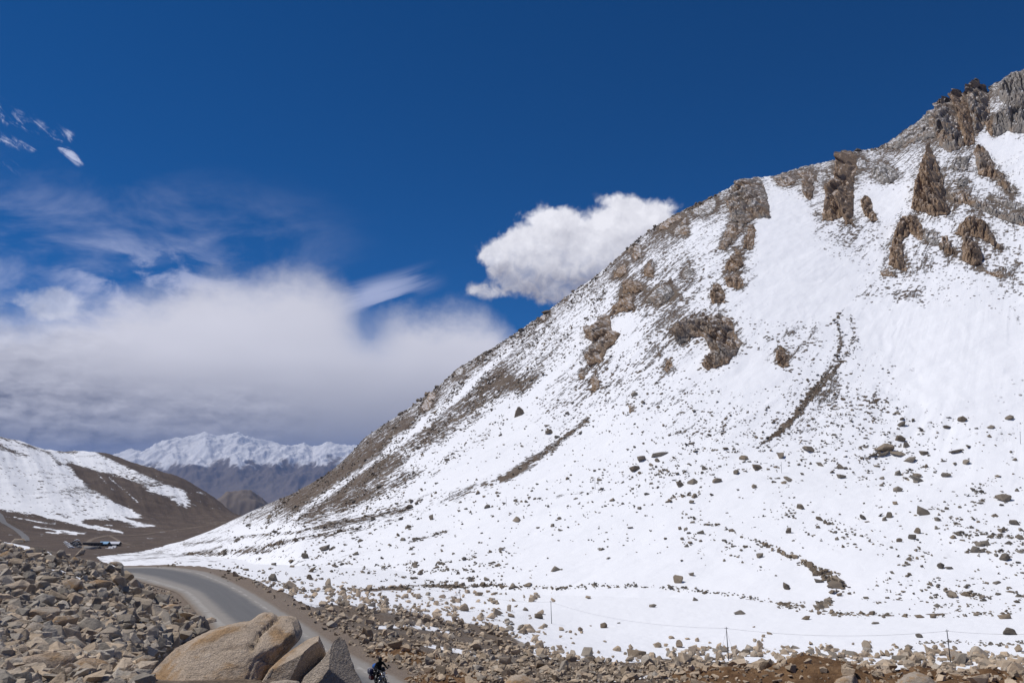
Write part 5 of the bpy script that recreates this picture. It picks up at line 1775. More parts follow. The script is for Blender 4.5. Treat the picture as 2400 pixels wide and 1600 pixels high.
outline_rock('boulder', zk((1490, 900), (1600, 730), (1770, 590), (1855, 470), (1928, 372), (1980, 410), (2010, 480), (2040, 580), (2080, 680), (2150, 784), (2200, 900)), 12.6, 0.7, 0.55, 'pointed speckled boulder beside the road, left of the motorcycle', None, 5, 0.05, 0.66, (), 0, 0, 0.2, [((-0.62, -0.72, 0.3), 0.55), ((0.50, -0.82, 0.3), 0.60), ((0.05, -0.95, -0.3), 0.75), ((-0.9, -0.1, 0.45), 0.8)])
outline_rock('boulder', zk((1380, 920), (1470, 700), (1640, 600), (1800, 520), (1900, 540), (1880, 700), (1800, 920)), 14.3, 0.6, 0.45, 'added backing rock filling the shadow gap between the leaning slab and the pointed boulder', None, 4, 0.05, 0.55)  # rock added as a backing where only deep shadow shows
outline_rock('boulder', zk((1250, 800), (1330, 765), (1450, 758), (1560, 775), (1640, 880), (1240, 880)), 11.9, 0.8, 0.6, 'pale rock just showing at the bottom edge under the leaning slab', None, 4)
outline_rock('boulder', zk((-20, 800), (60, 750), (150, 720), (235, 705), (245, 784), (250, 880), (-30, 880)), 13.2, 0.8, 0.6, 'flat pale rock against the lower left foot of the huge rounded boulder', None, 4, 0.03, 0.6, (), 0, 0, 1.3)
outline_rock('boulder', zk((1275, 745), (1300, 670), (1325, 645), (1335, 670), (1310, 730)), 12.7, 0.8, 0.2, 'small whitish stone wedged between the huge boulder and the leaning slab', None, 3)
G = 'boulders of the scree slope'
outline_rock('boulder', za((-80, 1230), (30, 1238), (100, 1265), (170, 1350), (195, 1420), (180, 1470), (60, 1495), (-80, 1500)), 15.0, 0.9, 0.25, 'dark rounded boulder cut by the left edge near the bottom corner', G, 4, 0.04, 0.7)
outline_rock('boulder', za((190, 1340), (250, 1310), (330, 1300), (520, 1298), (630, 1320), (668, 1370), (645, 1430), (560, 1460), (440, 1512), (300, 1480), (190, 1440)), 14.6, 0.75, 0.9, 'long rounded tan boulder beside the dark one in the bottom left corner', G, 4, 0.045, 0.6)
outline_rock('boulder', za((660, 1390), (760, 1338), (860, 1350), (960, 1390), (1000, 1440), (960, 1570), (650, 1580)), 14.4, 0.9, 0.7, 'broad tan rock at the bottom, right of the long rounded one', G, 4, 0.05, 0.66)
outline_rock('boulder', za((555, 1568), (590, 1440), (640, 1425), (660, 1460), (640, 1530), (600, 1600)), 13.9, 0.8, 0.8, 'narrow upright stone between two rounded tan boulders at the bottom left', G, 3)
outline_rock('boulder', za((40, 1190), (130, 1170), (190, 1190), (150, 1240), (60, 1250)), 16.2, 0.9, 0.8, 'light tan stone above the dark rounded boulder at the left edge', G, 3, 0.05, 0.55, (), 0, 4)
outline_rock('boulder', za((60, 1250), (200, 1210), (290, 1270), (270, 1310), (150, 1330), (90, 1290)), 15.6, 0.9, 0.85, 'cream coloured block above the long rounded tan boulder', G, 3, 0.05, 0.55, (), 0, 4)
outline_rock('boulder', za((780, 670), (830, 635), (900, 618), (1000, 640), (1030, 690), (1010, 735), (900, 735), (820, 720)), 40.0, 0.8, 0.35, 'dark brown block in the upper scree, the darkest there', G, 4, 0.05, 0.55, (), 0, 5)
outline_rock('boulder', za((558, 650), (660, 605), (740, 630), (760, 700), (745, 742), (640, 705)), 40.5, 0.9, 0.85, 'pale tan block just left of the dark brown block', G, 4, 0.05, 0.52, (), 0, 5)
outline_rock('boulder', za((1742, 965), (1800, 945), (1880, 958), (1890, 1010), (1870, 1032), (1750, 1012)), 50.0, 0.9, 0.3, 'flat grey block at the road edge above the huge rounded boulder', G, 3, 0.05, 0.5, (), 0, 4)
outline_rock('boulder', za((1862, 990), (1940, 963), (1985, 985), (1972, 1020), (1880, 1036)), 49.5, 0.9, 1.0, 'yellowish block at the road edge touching the flat grey block', G, 3, 0.05, 0.5, (), 0, 4)
outline_rock('boulder', za((1490, 870), (1560, 838), (1660, 860), (1655, 910), (1600, 942), (1530, 910)), 52.0, 0.8, 0.6, 'brown block overhanging the earth strip beside the road', G, 3, 0.05, 0.5, (), 0, 5)
outline_rock('boulder', za((215, 1095), (300, 1000), (420, 1055), (465, 1130), (420, 1155), (240, 1115)), 20.5, 0.8, 0.45, 'large grey slab with parallel grooves in the lower left scree', G, 4, 0.05, 0.52, (), 0, 6)
outline_rock('boulder', za((465, 1025), (520, 950), (640, 955), (712, 1010), (690, 1060), (560, 1075)), 22.0, 0.9, 0.5, 'square topped grey block right of the grooved slab', G, 4, 0.05, 0.5, (), 0, 5)
outline_rock('boulder', za((150, 965), (240, 900), (380, 875), (500, 880), (535, 930), (440, 1045), (360, 1000), (260, 985)), 23.0, 0.8, 0.5, 'broad cracked grey slab above the grooved slab in the left scree', G, 4, 0.06, 0.55, (), 0, 6)
outline_rock('boulder', za((1195, 1225), (1290, 1208), (1355, 1262), (1335, 1312), (1200, 1312)), 17.5, 0.9, 0.35, 'angular grey block left of the huge rounded boulder', G, 3, 0.05, 0.5, (), 0, 5)
outline_rock('boulder', za((1250, 1350), (1330, 1314), (1420, 1340), (1415, 1410), (1280, 1425)), 16.0, 0.9, 0.1, 'smooth dark grey stone close to the huge boulder on its left', G, 3, 0.03, 0.8)
outline_rock('boulder', za((575, 1160), (680, 1138), (795, 1240), (772, 1285), (640, 1245)), 18.5, 0.8, 0.6, 'brown slab tilted to the right in the middle of the lower scree', G, 3, 0.05, 0.5, (), 0, 5)
outline_rock('boulder', za((1325, 1055), (1440, 1038), (1455, 1150), (1380, 1175), (1240, 1135), (1265, 1085)), 21.0, 0.8, 0.3, 'large blue grey cube of rock above the huge rounded boulder', G, 4, 0.04, 0.48, (), 0, 5)
outline_rock('boulder', za((1190, 1130), (1260, 1095), (1250, 1160), (1390, 1180), (1300, 1185)), 20.0, 0.8, 0.4, 'grey splinter under the blue grey cube of rock', G, 3)
outline_rock('boulder', za((632, 455), (680, 408), (728, 440), (722, 470), (670, 492)), 58.0, 0.8, 0.12, 'smooth grey green stone with a strip of snow beside it, high on the scree', G, 3, 0.04, 0.6)
outline_rock('boulder', za((1010, 455), (1060, 450), (1110, 465), (1145, 510), (1120, 522), (1040, 482)), 72.0, 0.8, 0.15, 'long dark slab at the crest of the scree against the snow', G, 3, 0.04, 0.5)
outline_rock('boulder', za((110, 275), (140, 240), (210, 245), (245, 275), (190, 285)), 70.0, 0.8, 0.4, 'low rounded boulder on the scree crest beside the snow drift', G, 3)
outline_rock('boulder', za((690, 400), (750, 330), (785, 340), (770, 390), (720, 402)), 70.0, 0.6, 0.6, 'pointed slab standing up on the crest of the scree', G, 3, 0.05, 0.5)
outline_rock('boulder', za((10, 380), (60, 355), (130, 400), (110, 470), (40, 470), (-30, 440)), 50.0, 0.9, 0.55, 'big broken brown boulder high at the left edge of the scree', G, 4, 0.06, 0.55, (), 0, 5)
outline_rock('boulder', za((-60, 1070), (60, 1058), (60, 1120), (0, 1185), (-60, 1170)), 18.0, 0.9, 0.75, 'tan block cut by the left edge above the bottom corner', G, 3, 0.05, 0.5, (), 0, 4)
outline_rock('boulder', za((-60, 930), (60, 945), (140, 985), (120, 1050), (60, 1062), (-60, 1045)), 20.5, 0.9, 0.3, 'grey block with a shadowed face at the left edge', G, 3, 0.05, 0.5, (), 0, 4)
outline_rock('boulder', za((865, 935), (900, 895), (960, 905), (985, 950), (930, 975)), 25.0, 0.9, 0.25, 'rough dark grey stone in the middle of the scree', G, 3, 0.07, 0.6)
outline_rock('boulder', za((770, 745), (830, 735), (890, 765), (880, 815), (800, 790)), 34.0, 0.9, 0.6, 'brown block with a dark side below the pale tan block', G, 3, 0.05, 0.5, (), 0, 4)
outline_rock('boulder', za((1080, 785), (1130, 742), (1165, 775), (1150, 815), (1100, 820)), 36.0, 0.9, 0.6, 'brown stone with a lump of snow at its left foot', G, 3, 0.05, 0.5, (), 0, 4)
GB = 'boulders along the dirt heaps at the bottom edge'
outline_rock('boulder', zc4((1190, 1590), (1270, 1510), (1330, 1480), (1380, 1474), (1480, 1500), (1540, 1568), (1560, 1680), (1180, 1680)), 41.0, 0.9, 0.45, 'pale rounded boulder in front of the dirt heaps at the bottom right', GB, 4, 0.04, 0.7)
outline_rock('boulder', zc4((600, 1600), (640, 1545), (700, 1510), (800, 1490), (822, 1530), (835, 1680), (600, 1680)), 41.5, 0.9, 0.6, 'pale pinkish boulder with a flat side at the bottom edge under the biggest dirt heap', GB, 4, 0.05, 0.55, (), 0, 4)
outline_rock('boulder', zc3((-80, 1575), (0, 1502), (90, 1495), (190, 1530), (240, 1580), (250, 1680), (-90, 1680)), 41.0, 0.9, 0.7, 'broad pale boulder at the bottom edge right of the motorcycle', GB, 4, 0.04, 0.65)
outline_rock('boulder', zc3((1310, 1430), (1350, 1400), (1420, 1370), (1480, 1365), (1505, 1400), (1490, 1425), (1400, 1432)), 150.0, 0.9, 0.8, 'wide smooth tan rock in the rubble left of the nearer leaning pole', GB, 3, 0.04, 0.6)
outline_rock('boulder', zc4((1618, 1262), (1660, 1250), (1720, 1265), (1782, 1310), (1770, 1335), (1690, 1345)), 185.0, 0.8, 0.4, 'tilted grey boulder perched behind the rightmost near pole', GB, 3, 0.04, 0.55)
outline_rock('boulder', zc4((320, 1490), (370, 1435), (420, 1450), (410, 1500)), 44.0, 0.9, 0.8, 'light block on the left side of the biggest dirt heap', GB, 3, 0.05, 0.5, (), 0, 4)
outline_rock('boulder', zc4((440, 1440), (500, 1390), (580, 1420), (600, 1470), (500, 1480)), 44.0, 0.9, 0.8, 'tan block half buried in the front of the biggest dirt heap', GB, 3, 0.05, 0.5, (), 0, 4)
outline_rock('boulder', zc4((1660, 1490), (1740, 1475), (1850, 1510), (1860, 1560), (1700, 1570)), 44.0, 0.9, 0.7, 'long brown block right of the pale rounded boulder at the bottom right', GB, 3, 0.05, 0.5, (), 0, 4)
outline_rock('boulder', zc4((1800, 1450), (1860, 1440), (1870, 1480), (1810, 1490)), 46.0, 0.9, 0.6, 'small square tan block at the far right of the dirt heaps', GB, 3, 0.05, 0.5, (), 0, 4)

# ------------------------------------------------------------------ heaps of dug earth along the far side of the road
m, t, b = material('dug_earth', 0.95)
p = geopos(t)
n1 = noise(t, p, 0.8, 6, 0.68)
n2 = noise(t, p, 5.0, 5, 0.7)
n3 = noise(t, p, 22.0, 3, 0.65)
c = mixc(t, n1.step(0.35, 0.65), (0.135, 0.072, 0.034), (0.26, 0.155, 0.08))
c = mixc(t, n2.step(0.60, 0.76) * 0.8, c, (0.31, 0.24, 0.165))
plug(t, b, mulc(t, c, n3 * 0.8 + n2 * 0.5 + 0.35), bump(t, n2 * 0.7 + n3 * 0.3 + n1, 0.22, 1.0))
mat_dirt = m


HEAP_P, HEAP_S = [], []


def heap_of_earth(u, v_top, w_px, r, h, label, ell=1.3, seed=1, skew=0.0):
    az, tt = ray(u, v_top)
    cx_, cy_ = r * math.sin(az), r * math.cos(az)
    rad = w_px / 2 * r / FPX
    n = 72
    g = np.linspace(-1.5, 1.5, n)
    gx, gy = np.meshgrid(g, g)
    rx, ry = np.array([math.cos(az), -math.sin(az)]), np.array([math.sin(az), math.cos(az)])
    lx, ly = gx * rad, gy * rad * ell
    x, y = cx_ + lx * rx[0] + ly * ry[0], cy_ + lx * rx[1] + ly * ry[1]
    base = near_sheet.height(x, y)
    wob_ = fbm(x / 1.9 + seed, y / 1.9, octaves=4, seed=seed)
    d = np.hypot(gx - skew * (1 - np.hypot(gx, gy)), gy) * (1 + wob_ * 0.35)
    top = r * float(tt) - float(near_sheet.height(np.array([cx_]), np.array([cy_]))[0])
    H_ = max(top, h * 0.5)
    z = base + H_ * np.clip(1 - d, -0.2, 1) ** 1.0 * (1 + wob_ * 0.25) + fbm(x / 0.6, y / 0.6, octaves=4, seed=seed + 2) * 0.14 * np.clip(1.3 - d, 0, 1)
    z = np.where(d > 1, base - 0.15 * (d - 1) * 4, z)
    z = z + fbm(x / 0.22, y / 0.22, octaves=3, seed=seed + 4) * 0.07 + facets(x / 0.7, y / 0.7, seed + 6)[0] * 0.16 * np.clip(1.2 - d, 0, 1)
    V = np.stack([x, y, z], -1).reshape(-1, 3)
    qh = np.random.default_rng(seed + 400)
    cand = np.nonzero((d < 1.1).ravel())[0]
    pk = qh.choice(cand, 280)
    HEAP_P.append(V[pk])
    HEAP_S.append(np.minimum(np.exp(qh.normal(math.log(0.16), 0.6, 280)), 0.8))
    keepc = (d < 1.18)[:-1, :-1]
    f = grid_faces(n, n, keepc)
    c0 = np.array([cx_, cy_, base.mean()])
    me = mesh_np('dirt_mound', V - c0, f, True, None, mat_dirt)
    tag(link('dirt_mound', me, loc=tuple(c0)), label, 'dirt mound', 'heaps of dug earth along the road')


heap_of_earth(1925, 1531, 330, 47, 1.6, 'biggest heap of brown earth at the bottom right, light blocks stuck in it', 1.2, 3, -0.25)
heap_of_earth(1715, 1562, 250, 46, 1.0, 'rust brown earth heap left of the biggest heap, below the leaning pole', 1.2, 5)
heap_of_earth(2160, 1560, 230, 46, 1.0, 'smooth brown earth heap behind the pale rounded boulder', 1.2, 7)
heap_of_earth(2330, 1566, 230, 47, 1.0, 'stony earth heap at the right edge of the photo', 1.2, 9)
heap_of_earth(960, 1545, 170, 55, 0.6, 'low earth heap at the road edge right of the rider', 1.3, 11)
heap_of_earth(1050, 1590, 200, 46, 0.6, 'low reddish earth heap at the bottom edge right of the motorcycle', 1.3, 13)

hp_, hs_ = np.concatenate(HEAP_P), np.concatenate(HEAP_S)
joined_stones('stones', hp_, hs_, np.clip(np.random.default_rng(4).normal(0.8, 0.15, len(hp_)), 0, 1), sub=1, sink=0.3, seed=93)

# ------------------------------------------------------------------ scree on the left
SCREE = [(-60, 1262), (40, 1276), (100, 1290), (170, 1308), (230, 1322), (300, 1345), (316, 1366), (338, 1388), (385, 1413), (425, 1440), (470, 1462), (498, 1472), (480, 1488), (410, 1512), (350, 1555), (318, 1640), (-60, 1640)]
placed = []


def scree_boulders(n, seed):
    q = np.random.default_rng(seed)
    tries = 0
    while n > 0 and tries < 60000:
        tries += 1
        u, v = q.uniform(-30, 500), q.uniform(1270, 1606)
        if not inside(np.array([u]), np.array([v]), SCREE)[0]:
            continue
        mx = np.interp(v, [1270, 1330, 1400, 1480, 1600], [22, 30, 44, 66, 95])
        wp = mx * q.uniform(0.5, 1.0) * (1 if tries < 30000 else 0.75)
        hp = wp * q.uniform(0.42, 0.78)
        if any(seg_dist(np.array([u]), np.array([v]), ql)[0] < qw + hp * 0.4 for ql, qw in DRIFTS):
            continue
        if any(((u - a) / (wp + c_) * 2) ** 2 + ((v - b_) / (hp + d_) * 2) ** 2 < 0.66 for a, b_, c_, d_ in placed):
            continue
        placed.append((u, v, wp, hp))
        boulder(u, v + hp * 0.4, wp, hp, float(np.clip(q.normal(0.45, 0.22), 0, 1)), near_sheet, 8, 0.2, 0.35)
        n -= 1


for o in [o for o in bpy.data.objects if o.get('group') == G]:
    cs = [pixel(*(o.matrix_world @ v.co + o.location)) for v in list(o.data.vertices)[::40]]
    cs = np.array(cs)
    placed.append((cs[:, 0].mean(), cs[:, 1].mean(), np.ptp(cs[:, 0]), np.ptp(cs[:, 1])))
placed.append((540, 1530, 330, 190))
scree_boulders(112, 5)
SCREE_BOULDERS = list(BOULDERS)
BOULDERS.clear()
scree_d = lambda u, v: inside(u, v, SCREE).astype(float) * np.clip(fbm(u / 50, v / 30, octaves=2, seed=501) * 1.2 + 0.75, 0.25, 1)
rub(4200, (-60, 1262, 510, 1640), scree_d, 81, lambda v: np.interp(v, [1270, 1330, 1400, 1480, 1600], [7, 9, 13, 18, 24]), 0.4, 2, near_sheet, 6, 0.45, 'stones', cap=lambda v: np.interp(v, [1270, 1330, 1400, 1480, 1600], [13, 17, 24, 34, 46]))
rub(5200, (-60, 1262, 510, 1640), scree_d, 83, lambda v: np.interp(v, [1270, 1400, 1600], [3.5, 5.5, 9]), 0.45, 1, near_sheet, 6, 0.55, 'stones', rmax=60)
verge_d = lambda u, v: np.clip(0.7 - np.abs(v - np.interp(u, [330, 400, 460, 510, 560], [1372, 1392, 1425, 1468, 1530])) / 34.0, 0, 1)
rub(420, (330, 1370, 560, 1540), verge_d, 85, 4.5, 0.5, 1, near_sheet, 30, 0.6, 'stones')
heap_d = lambda u, v: np.clip(sstep(v, 1535, 1560), 0, 1) * np.clip(fbm(u / 40, v / 20, octaves=2, seed=511) * 1.5 + 0.6, 0.1, 1)
rub(1500, (960, 1530, 2420, 1625), heap_d, 87, 6.0, 0.5, 1, near_sheet, 36, 0.75, 'stones', rmax=70)

# ------------------------------------------------------------------ small builder for made things


class MB:
    def __init__(s):
        s.v, s.f = [], []

    def add(s, v, f):
        o = len(s.v)
        s.v += [tuple(q) for q in v]
        s.f += [tuple(i + o for i in q) for q in f]
        return s

    def box(s, c, d, rot=None, taper=1.0, bev=0.12):
        x, y, z = (q / 2 for q in d)
        k = min(x, y, z) * bev * 2
        v, f = [], []
        lv = [(-z, 1 - k / max(x, 1e-6), 1 - k / max(y, 1e-6), 1.0), (-z + k, 1, 1, 1.0), (z - k, 1, 1, taper), (z, 1 - k / max(x, 1e-6), 1 - k / max(y, 1e-6), taper)]
        for zz, kx, ky, tp in lv:
            for a, b_ in ((-1, -1), (1, -1), (1, 1), (-1, 1)):
                v.append(Vector((a * x * kx * tp, b_ * y * ky * tp, zz)))
        f.append((3, 2, 1, 0))
        for L in range(3):
            for i in range(4):
                j = (i + 1) % 4
                f.append((L * 4 + i, L * 4 + j, L * 4 + 4 + j, L * 4 + 4 + i))
        f.append((12, 13, 14, 15))
        R_ = Euler(rot).to_matrix() if rot else Matrix.Identity(3)
        return s.add([R_ @ q + Vector(c) for q in v], f)

    def tube(s, pts, r, n=8, r2=None, cap=True):
        pts = [Vector(p) for p in pts]
        v, f = [], []
        m = len(pts)
        for i, p in enumerate(pts):
            d = (pts[min(i + 1, m - 1)] - pts[max(i - 1, 0)]).normalized()
            a = d.cross(Vector((0, 0, 1)))
            if a.length < 1e-3:
                a = d.cross(Vector((0, 1, 0)))
            a.normalize()
            b_ = d.cross(a)
            rr = r if r2 is None else r + (r2 - r) * i / (m - 1)
            for k in range(n):
                t_ = 2 * math.pi * k / n
                v.append(p + (a * math.cos(t_) + b_ * math.sin(t_)) * rr)
        for i in range(m - 1):
            for k in range(n):
                j = (k + 1) % n
                f.append((i * n + k, i * n + j, i * n + n + j, i * n + n + k))
        if cap:
            f.append(tuple(range(n))[::-1])
            f.append(tuple(range((m - 1) * n, m * n)))
        return s.add(v, f)

    def ring(s, c, axis, R, r, n=28, k=8, sq=1.0):
        c, ax = Vector(c), Vector(axis).normalized()
        a = ax.cross(Vector((0, 0, 1)))
        if a.length < 1e-3:
            a = Vector((1, 0, 0))
        a.normalize()
        b_ = ax.cross(a)
        v, f = [], []
        for i in range(n):
            t_ = 2 * math.pi * i / n
            d = a * math.cos(t_) + b_ * math.sin(t_)
            for j in range(k):
                u_ = 2 * math.pi * j / k
                v.append(c + d * (R + r * math.cos(u_)) + ax * r * sq * math.sin(u_))
        for i in range(n):
            for j in range(k):
                f.append((i * k + j, i * k + (j + 1) % k, ((i + 1) % n) * k + (j + 1) % k, ((i + 1) % n) * k + j))
        return s.add(v, f)

    def ball(s, c, d, rot=None, sub=2):
        V, Fc = ICO[sub]
        R_ = Euler(rot).to_matrix() if rot else Matrix.Identity(3)
        return s.add([R_ @ Vector((q[0] * d[0] / 2, q[1] * d[1] / 2, q[2] * d[2] / 2)) + Vector(c) for q in V], [tuple(q) for q in Fc])

    def build(s, name, mat, parent=None, smooth=True):
        me = bpy.data.meshes.new(name)
        me.from_pydata([tuple(q) for q in s.v], [], s.f)
        me.polygons.foreach_set('use_smooth', [smooth] * len(me.polygons))
        me.materials.append(mat)
        o = bpy.data.objects.new(name, me)
        COL.objects.link(o)
        if parent:
            o.parent = parent
        return o


M_black = plain('black_paint', (0.012, 0.012, 0.014), 0.35)
M_rubber = plain('tyre_rubber', (0.018, 0.018, 0.018), 0.85)
M_steel = plain('worn_steel', (0.42, 0.42, 0.43), 0.35, 0.9)
M_cloth = plain('black_cloth', (0.010, 0.011, 0.014), 0.95)
M_navy = plain('navy_bag_cloth', (0.025, 0.028, 0.07), 0.9)
M_blue = plain('blue_bag_cloth', (0.035, 0.115, 0.36), 0.8)
M_maroon = plain('maroon_bag_cloth', (0.13, 0.035, 0.035), 0.9)
M_pale = plain('pale_strap', (0.6, 0.6, 0.62), 0.8)
M_glass = plain('lamp_glass', (0.62, 0.64, 0.66), 0.1)
M_visor = plain('dark_visor', (0.008, 0.008, 0.01), 0.15)
M_skin = plain('skin', (0.36, 0.20, 0.13), 0.6)
M_pole = plain('dark_pole_steel', (0.05, 0.053, 0.065), 0.6, 0.3)
M_porc = plain('insulator_porcelain', (0.12, 0.06, 0.04), 0.3)
M_wire = plain('wire_metal', (0.16, 0.16, 0.18), 0.5, 0.2)

# ------------------------------------------------------------------ motorcycle and rider
bx_, by_ = on_road_plane(890, 1609)
bx_, by_ = float(bx_), float(by_)
i_r = int(np.argmin(np.hypot(rcx - bx_, rcy - by_)))
tx_, ty_ = rcx[i_r + 4] - rcx[i_r - 4], rcy[i_r + 4] - rcy[i_r - 4]
if ty_ > 0:
    tx_, ty_ = -tx_, -ty_
head = math.atan2(ty_, tx_)
bz_ = ROAD_Z0 + ROAD_K * (by_ - 46) + 0.035
BIKE = (bx_, by_, bz_)


def at_bike(o):
    o.location = BIKE
    o.rotation_euler = (0, 0, head)
    o.scale = (0.88, 0.88, 0.88)
    return o


bike = at_bike(tag(empty('motorcycle'), 'black touring motorcycle with chrome headlamp and round mirrors, riding down the road', 'motorcycle'))


def wheel(x, nm):
    w_ = MB().ring((x, 0, 0.325), (0, 1, 0), 0.275, 0.052, 36, 10).build(nm, M_rubber, bike)
    r_ = MB().ring((x, 0, 0.325), (0, 1, 0), 0.222, 0.014, 36, 6).build('rim', M_steel, w_)
    sp = MB()
    for k in range(18):
        a = 2 * math.pi * k / 18
        sp.tube([(x + 0.03 * math.cos(a + .3), 0.03 * (-1) ** k, 0.325 + 0.03 * math.sin(a + .3)), (x + 0.215 * math.cos(a), 0, 0.325 + 0.215 * math.sin(a))], 0.004, 5)
    sp.build('spokes', M_steel, w_)
    MB().tube([(x, -0.07, 0.325), (x, 0.07, 0.325)], 0.045, 12).build('hub', M_steel, w_)
    return w_


wheel(0.70, 'front_wheel')
wheel(-0.68, 'rear_wheel')
for s_ in (-1, 1):
    MB().tube([(0.70, s_ * 0.085, 0.325), (0.50, s_ * 0.085, 0.86)], 0.024, 10).tube([(0.60, s_ * 0.085, 0.60), (0.50, s_ * 0.085, 0.88)], 0.031, 10).build('fork_leg', M_steel, bike)
mg = MB()
for k in range(9):
    a = math.radians(20 + k * 17)
    mg.box((0.70 + 0.36 * math.cos(a), 0, 0.325 + 0.36 * math.sin(a)), (0.02, 0.13, 0.115), (0, -a, 0))
mg.build('front_mudguard', M_black, bike)
mg = MB()
for k in range(9):
    a = math.radians(35 + k * 17)
    mg.box((-0.68 + 0.38 * math.cos(a), 0, 0.325 + 0.38 * math.sin(a)), (0.02, 0.16, 0.12), (0, -a, 0))
mg.build('rear_mudguard', M_black, bike)
fr_ = MB()
for s_ in (-1, 1):
    fr_.tube([(0.46, 0, 0.85), (0.1, s_ * 0.10, 0.66), (-0.35, s_ * 0.12, 0.66), (-0.85, s_ * 0.12, 0.72)], 0.018)
    fr_.tube([(0.47, 0, 0.75), (0.32, s_ * 0.12, 0.30), (-0.25, s_ * 0.13, 0.28), (-0.30, s_ * 0.12, 0.64)], 0.018)
    fr_.tube([(-0.25, s_ * 0.14, 0.34), (-0.68, s_ * 0.12, 0.325)], 0.022)
    fr_.tube([(-0.40, s_ * 0.15, 0.66), (-0.66, s_ * 0.15, 0.34)], 0.028)
fr_.build('frame', M_black, bike)
MB().box((0.10, 0, 0.42), (0.34, 0.26, 0.26)).box((0.14, 0, 0.60), (0.17, 0.20, 0.20), (0, 0.2, 0)).box((0.14, 0, 0.57), (0.22, 0.25, 0.02), (0, 0.2, 0)).box((0.14, 0, 0.62), (0.22, 0.25, 0.02), (0, 0.2, 0)).build('engine', M_steel, bike)
MB().ball((0.16, 0, 0.83), (0.62, 0.30, 0.25), (0, 0.12, 0), 3).build('fuel_tank', M_black, bike)
MB().box((-0.25, 0, 0.78), (0.42, 0.28, 0.10)).box((-0.62, 0, 0.81), (0.34, 0.24, 0.10)).build('seat', M_cloth, bike)
MB().tube([(0.25, -0.10, 0.48), (0.30, -0.17, 0.30), (-0.2, -0.19, 0.28), (-0.9, -0.20, 0.36)], 0.035, 10).build('exhaust_pipe', M_steel, bike)
hl = MB().ball((0.60, 0, 0.90), (0.20, 0.20, 0.20), None, 3).build('headlight', M_black, bike)
MB().ball((0.675, 0, 0.90), (0.06, 0.165, 0.165), None, 3).build('lens', M_glass, hl)
MB().ring((0.675, 0, 0.90), (1, 0, 0), 0.09, 0.012, 28, 6).build('bezel', M_steel, hl)
for s_ in (-1, 1):
    MB().ball((0.56, s_ * 0.20, 0.86), (0.07, 0.06, 0.06)).build('turn_signal', plain('amber_lens', (0.5, 0.16, 0.02), 0.3), bike)
hb = MB().tube([(0.30, -0.40, 1.06), (0.40, -0.26, 1.07), (0.47, -0.10, 1.00), (0.47, 0.10, 1.00), (0.40, 0.26, 1.07), (0.30, 0.40, 1.06)], 0.012, 8).build('handlebar', M_steel, bike)
for s_ in (-1, 1):
    MB().tube([(0.335, s_ * 0.30, 1.066), (0.29, s_ * 0.42, 1.058)], 0.018, 8).build('grip', M_rubber, hb)
    mr = MB().tube([(0.37, s_ * 0.29, 1.07), (0.40, s_ * 0.36, 1.24)], 0.007, 6).build('mirror', M_black, bike)
    MB().ball((0.40, s_ * 0.38, 1.27), (0.035, 0.13, 0.10)).build('mirror_glass', M_black, mr)
cg = MB()
for s_ in (-1, 1):
    cg.tube([(0.40, s_ * 0.06, 0.72), (0.42, s_ * 0.30, 0.62), (0.42, s_ * 0.33, 0.45), (0.36, s_ * 0.10, 0.28)], 0.014, 8)
cg.build('crash_bar', M_steel, bike)
rk = MB()
for s_ in (-1, 1):
    rk.tube([(-0.42, s_ * 0.20, 0.74), (-0.95, s_ * 0.20, 0.76), (-0.95, s_ * 0.20, 0.42), (-0.46, s_ * 0.20, 0.42), (-0.42, s_ * 0.20, 0.74)], 0.010, 6)
rk.tube([(-0.95, -0.2, 0.76), (-0.95, 0.2, 0.76)], 0.010, 6)
rk.build('luggage_rack', M_black, bike)
MB().box((0.62, 0, 0.70), (0.015, 0.20, 0.11), (0, -0.25, 0)).build('number_plate', M_pale, bike)
MB().box((0.52, 0, 1.13), (0.02, 0.26, 0.26), (0, -0.5, 0), 0.8).build('windscreen', M_visor, bike)


def bag(name, mat, c, d, label, cat, strap=True, rot=None):
    e = at_bike(tag(empty(name), label, cat))
    bm_ = MB().box(c, d, rot, 0.94, 0.28)
    b_ = bm_.build('bag', mat, e)
    if strap:
        for k in (-0.25, 0.25):
            MB().box((c[0] + k * d[0], c[1], c[2]), (0.035, d[1] * 1.03, d[2] * 1.03), rot, 0.94, 0.2).build('strap', M_pale, e)
    return e


bag('duffel_bag', M_blue, (-0.62, 0.02, 1.05), (0.36, 0.52, 0.34), 'blue duffel bag tied on the seat behind the rider', 'bag', False, (0, 0, 0))
bag('saddlebag', M_navy, (-0.66, -0.38, 0.80), (0.46, 0.26, 0.36), 'navy saddlebag with pale straps high on the left of the photo, hung on the motorcycle', 'saddlebag')
bag('pannier', M_maroon, (-0.60, -0.34, 0.46), (0.40, 0.20, 0.30), 'maroon pannier below the navy saddlebag on the motorcycle', 'pannier')
bag('saddlebag', M_navy, (-0.66, 0.36, 0.68), (0.46, 0.22, 0.42), 'navy saddlebag half hidden on the far side of the motorcycle, behind the rider', 'saddlebag')

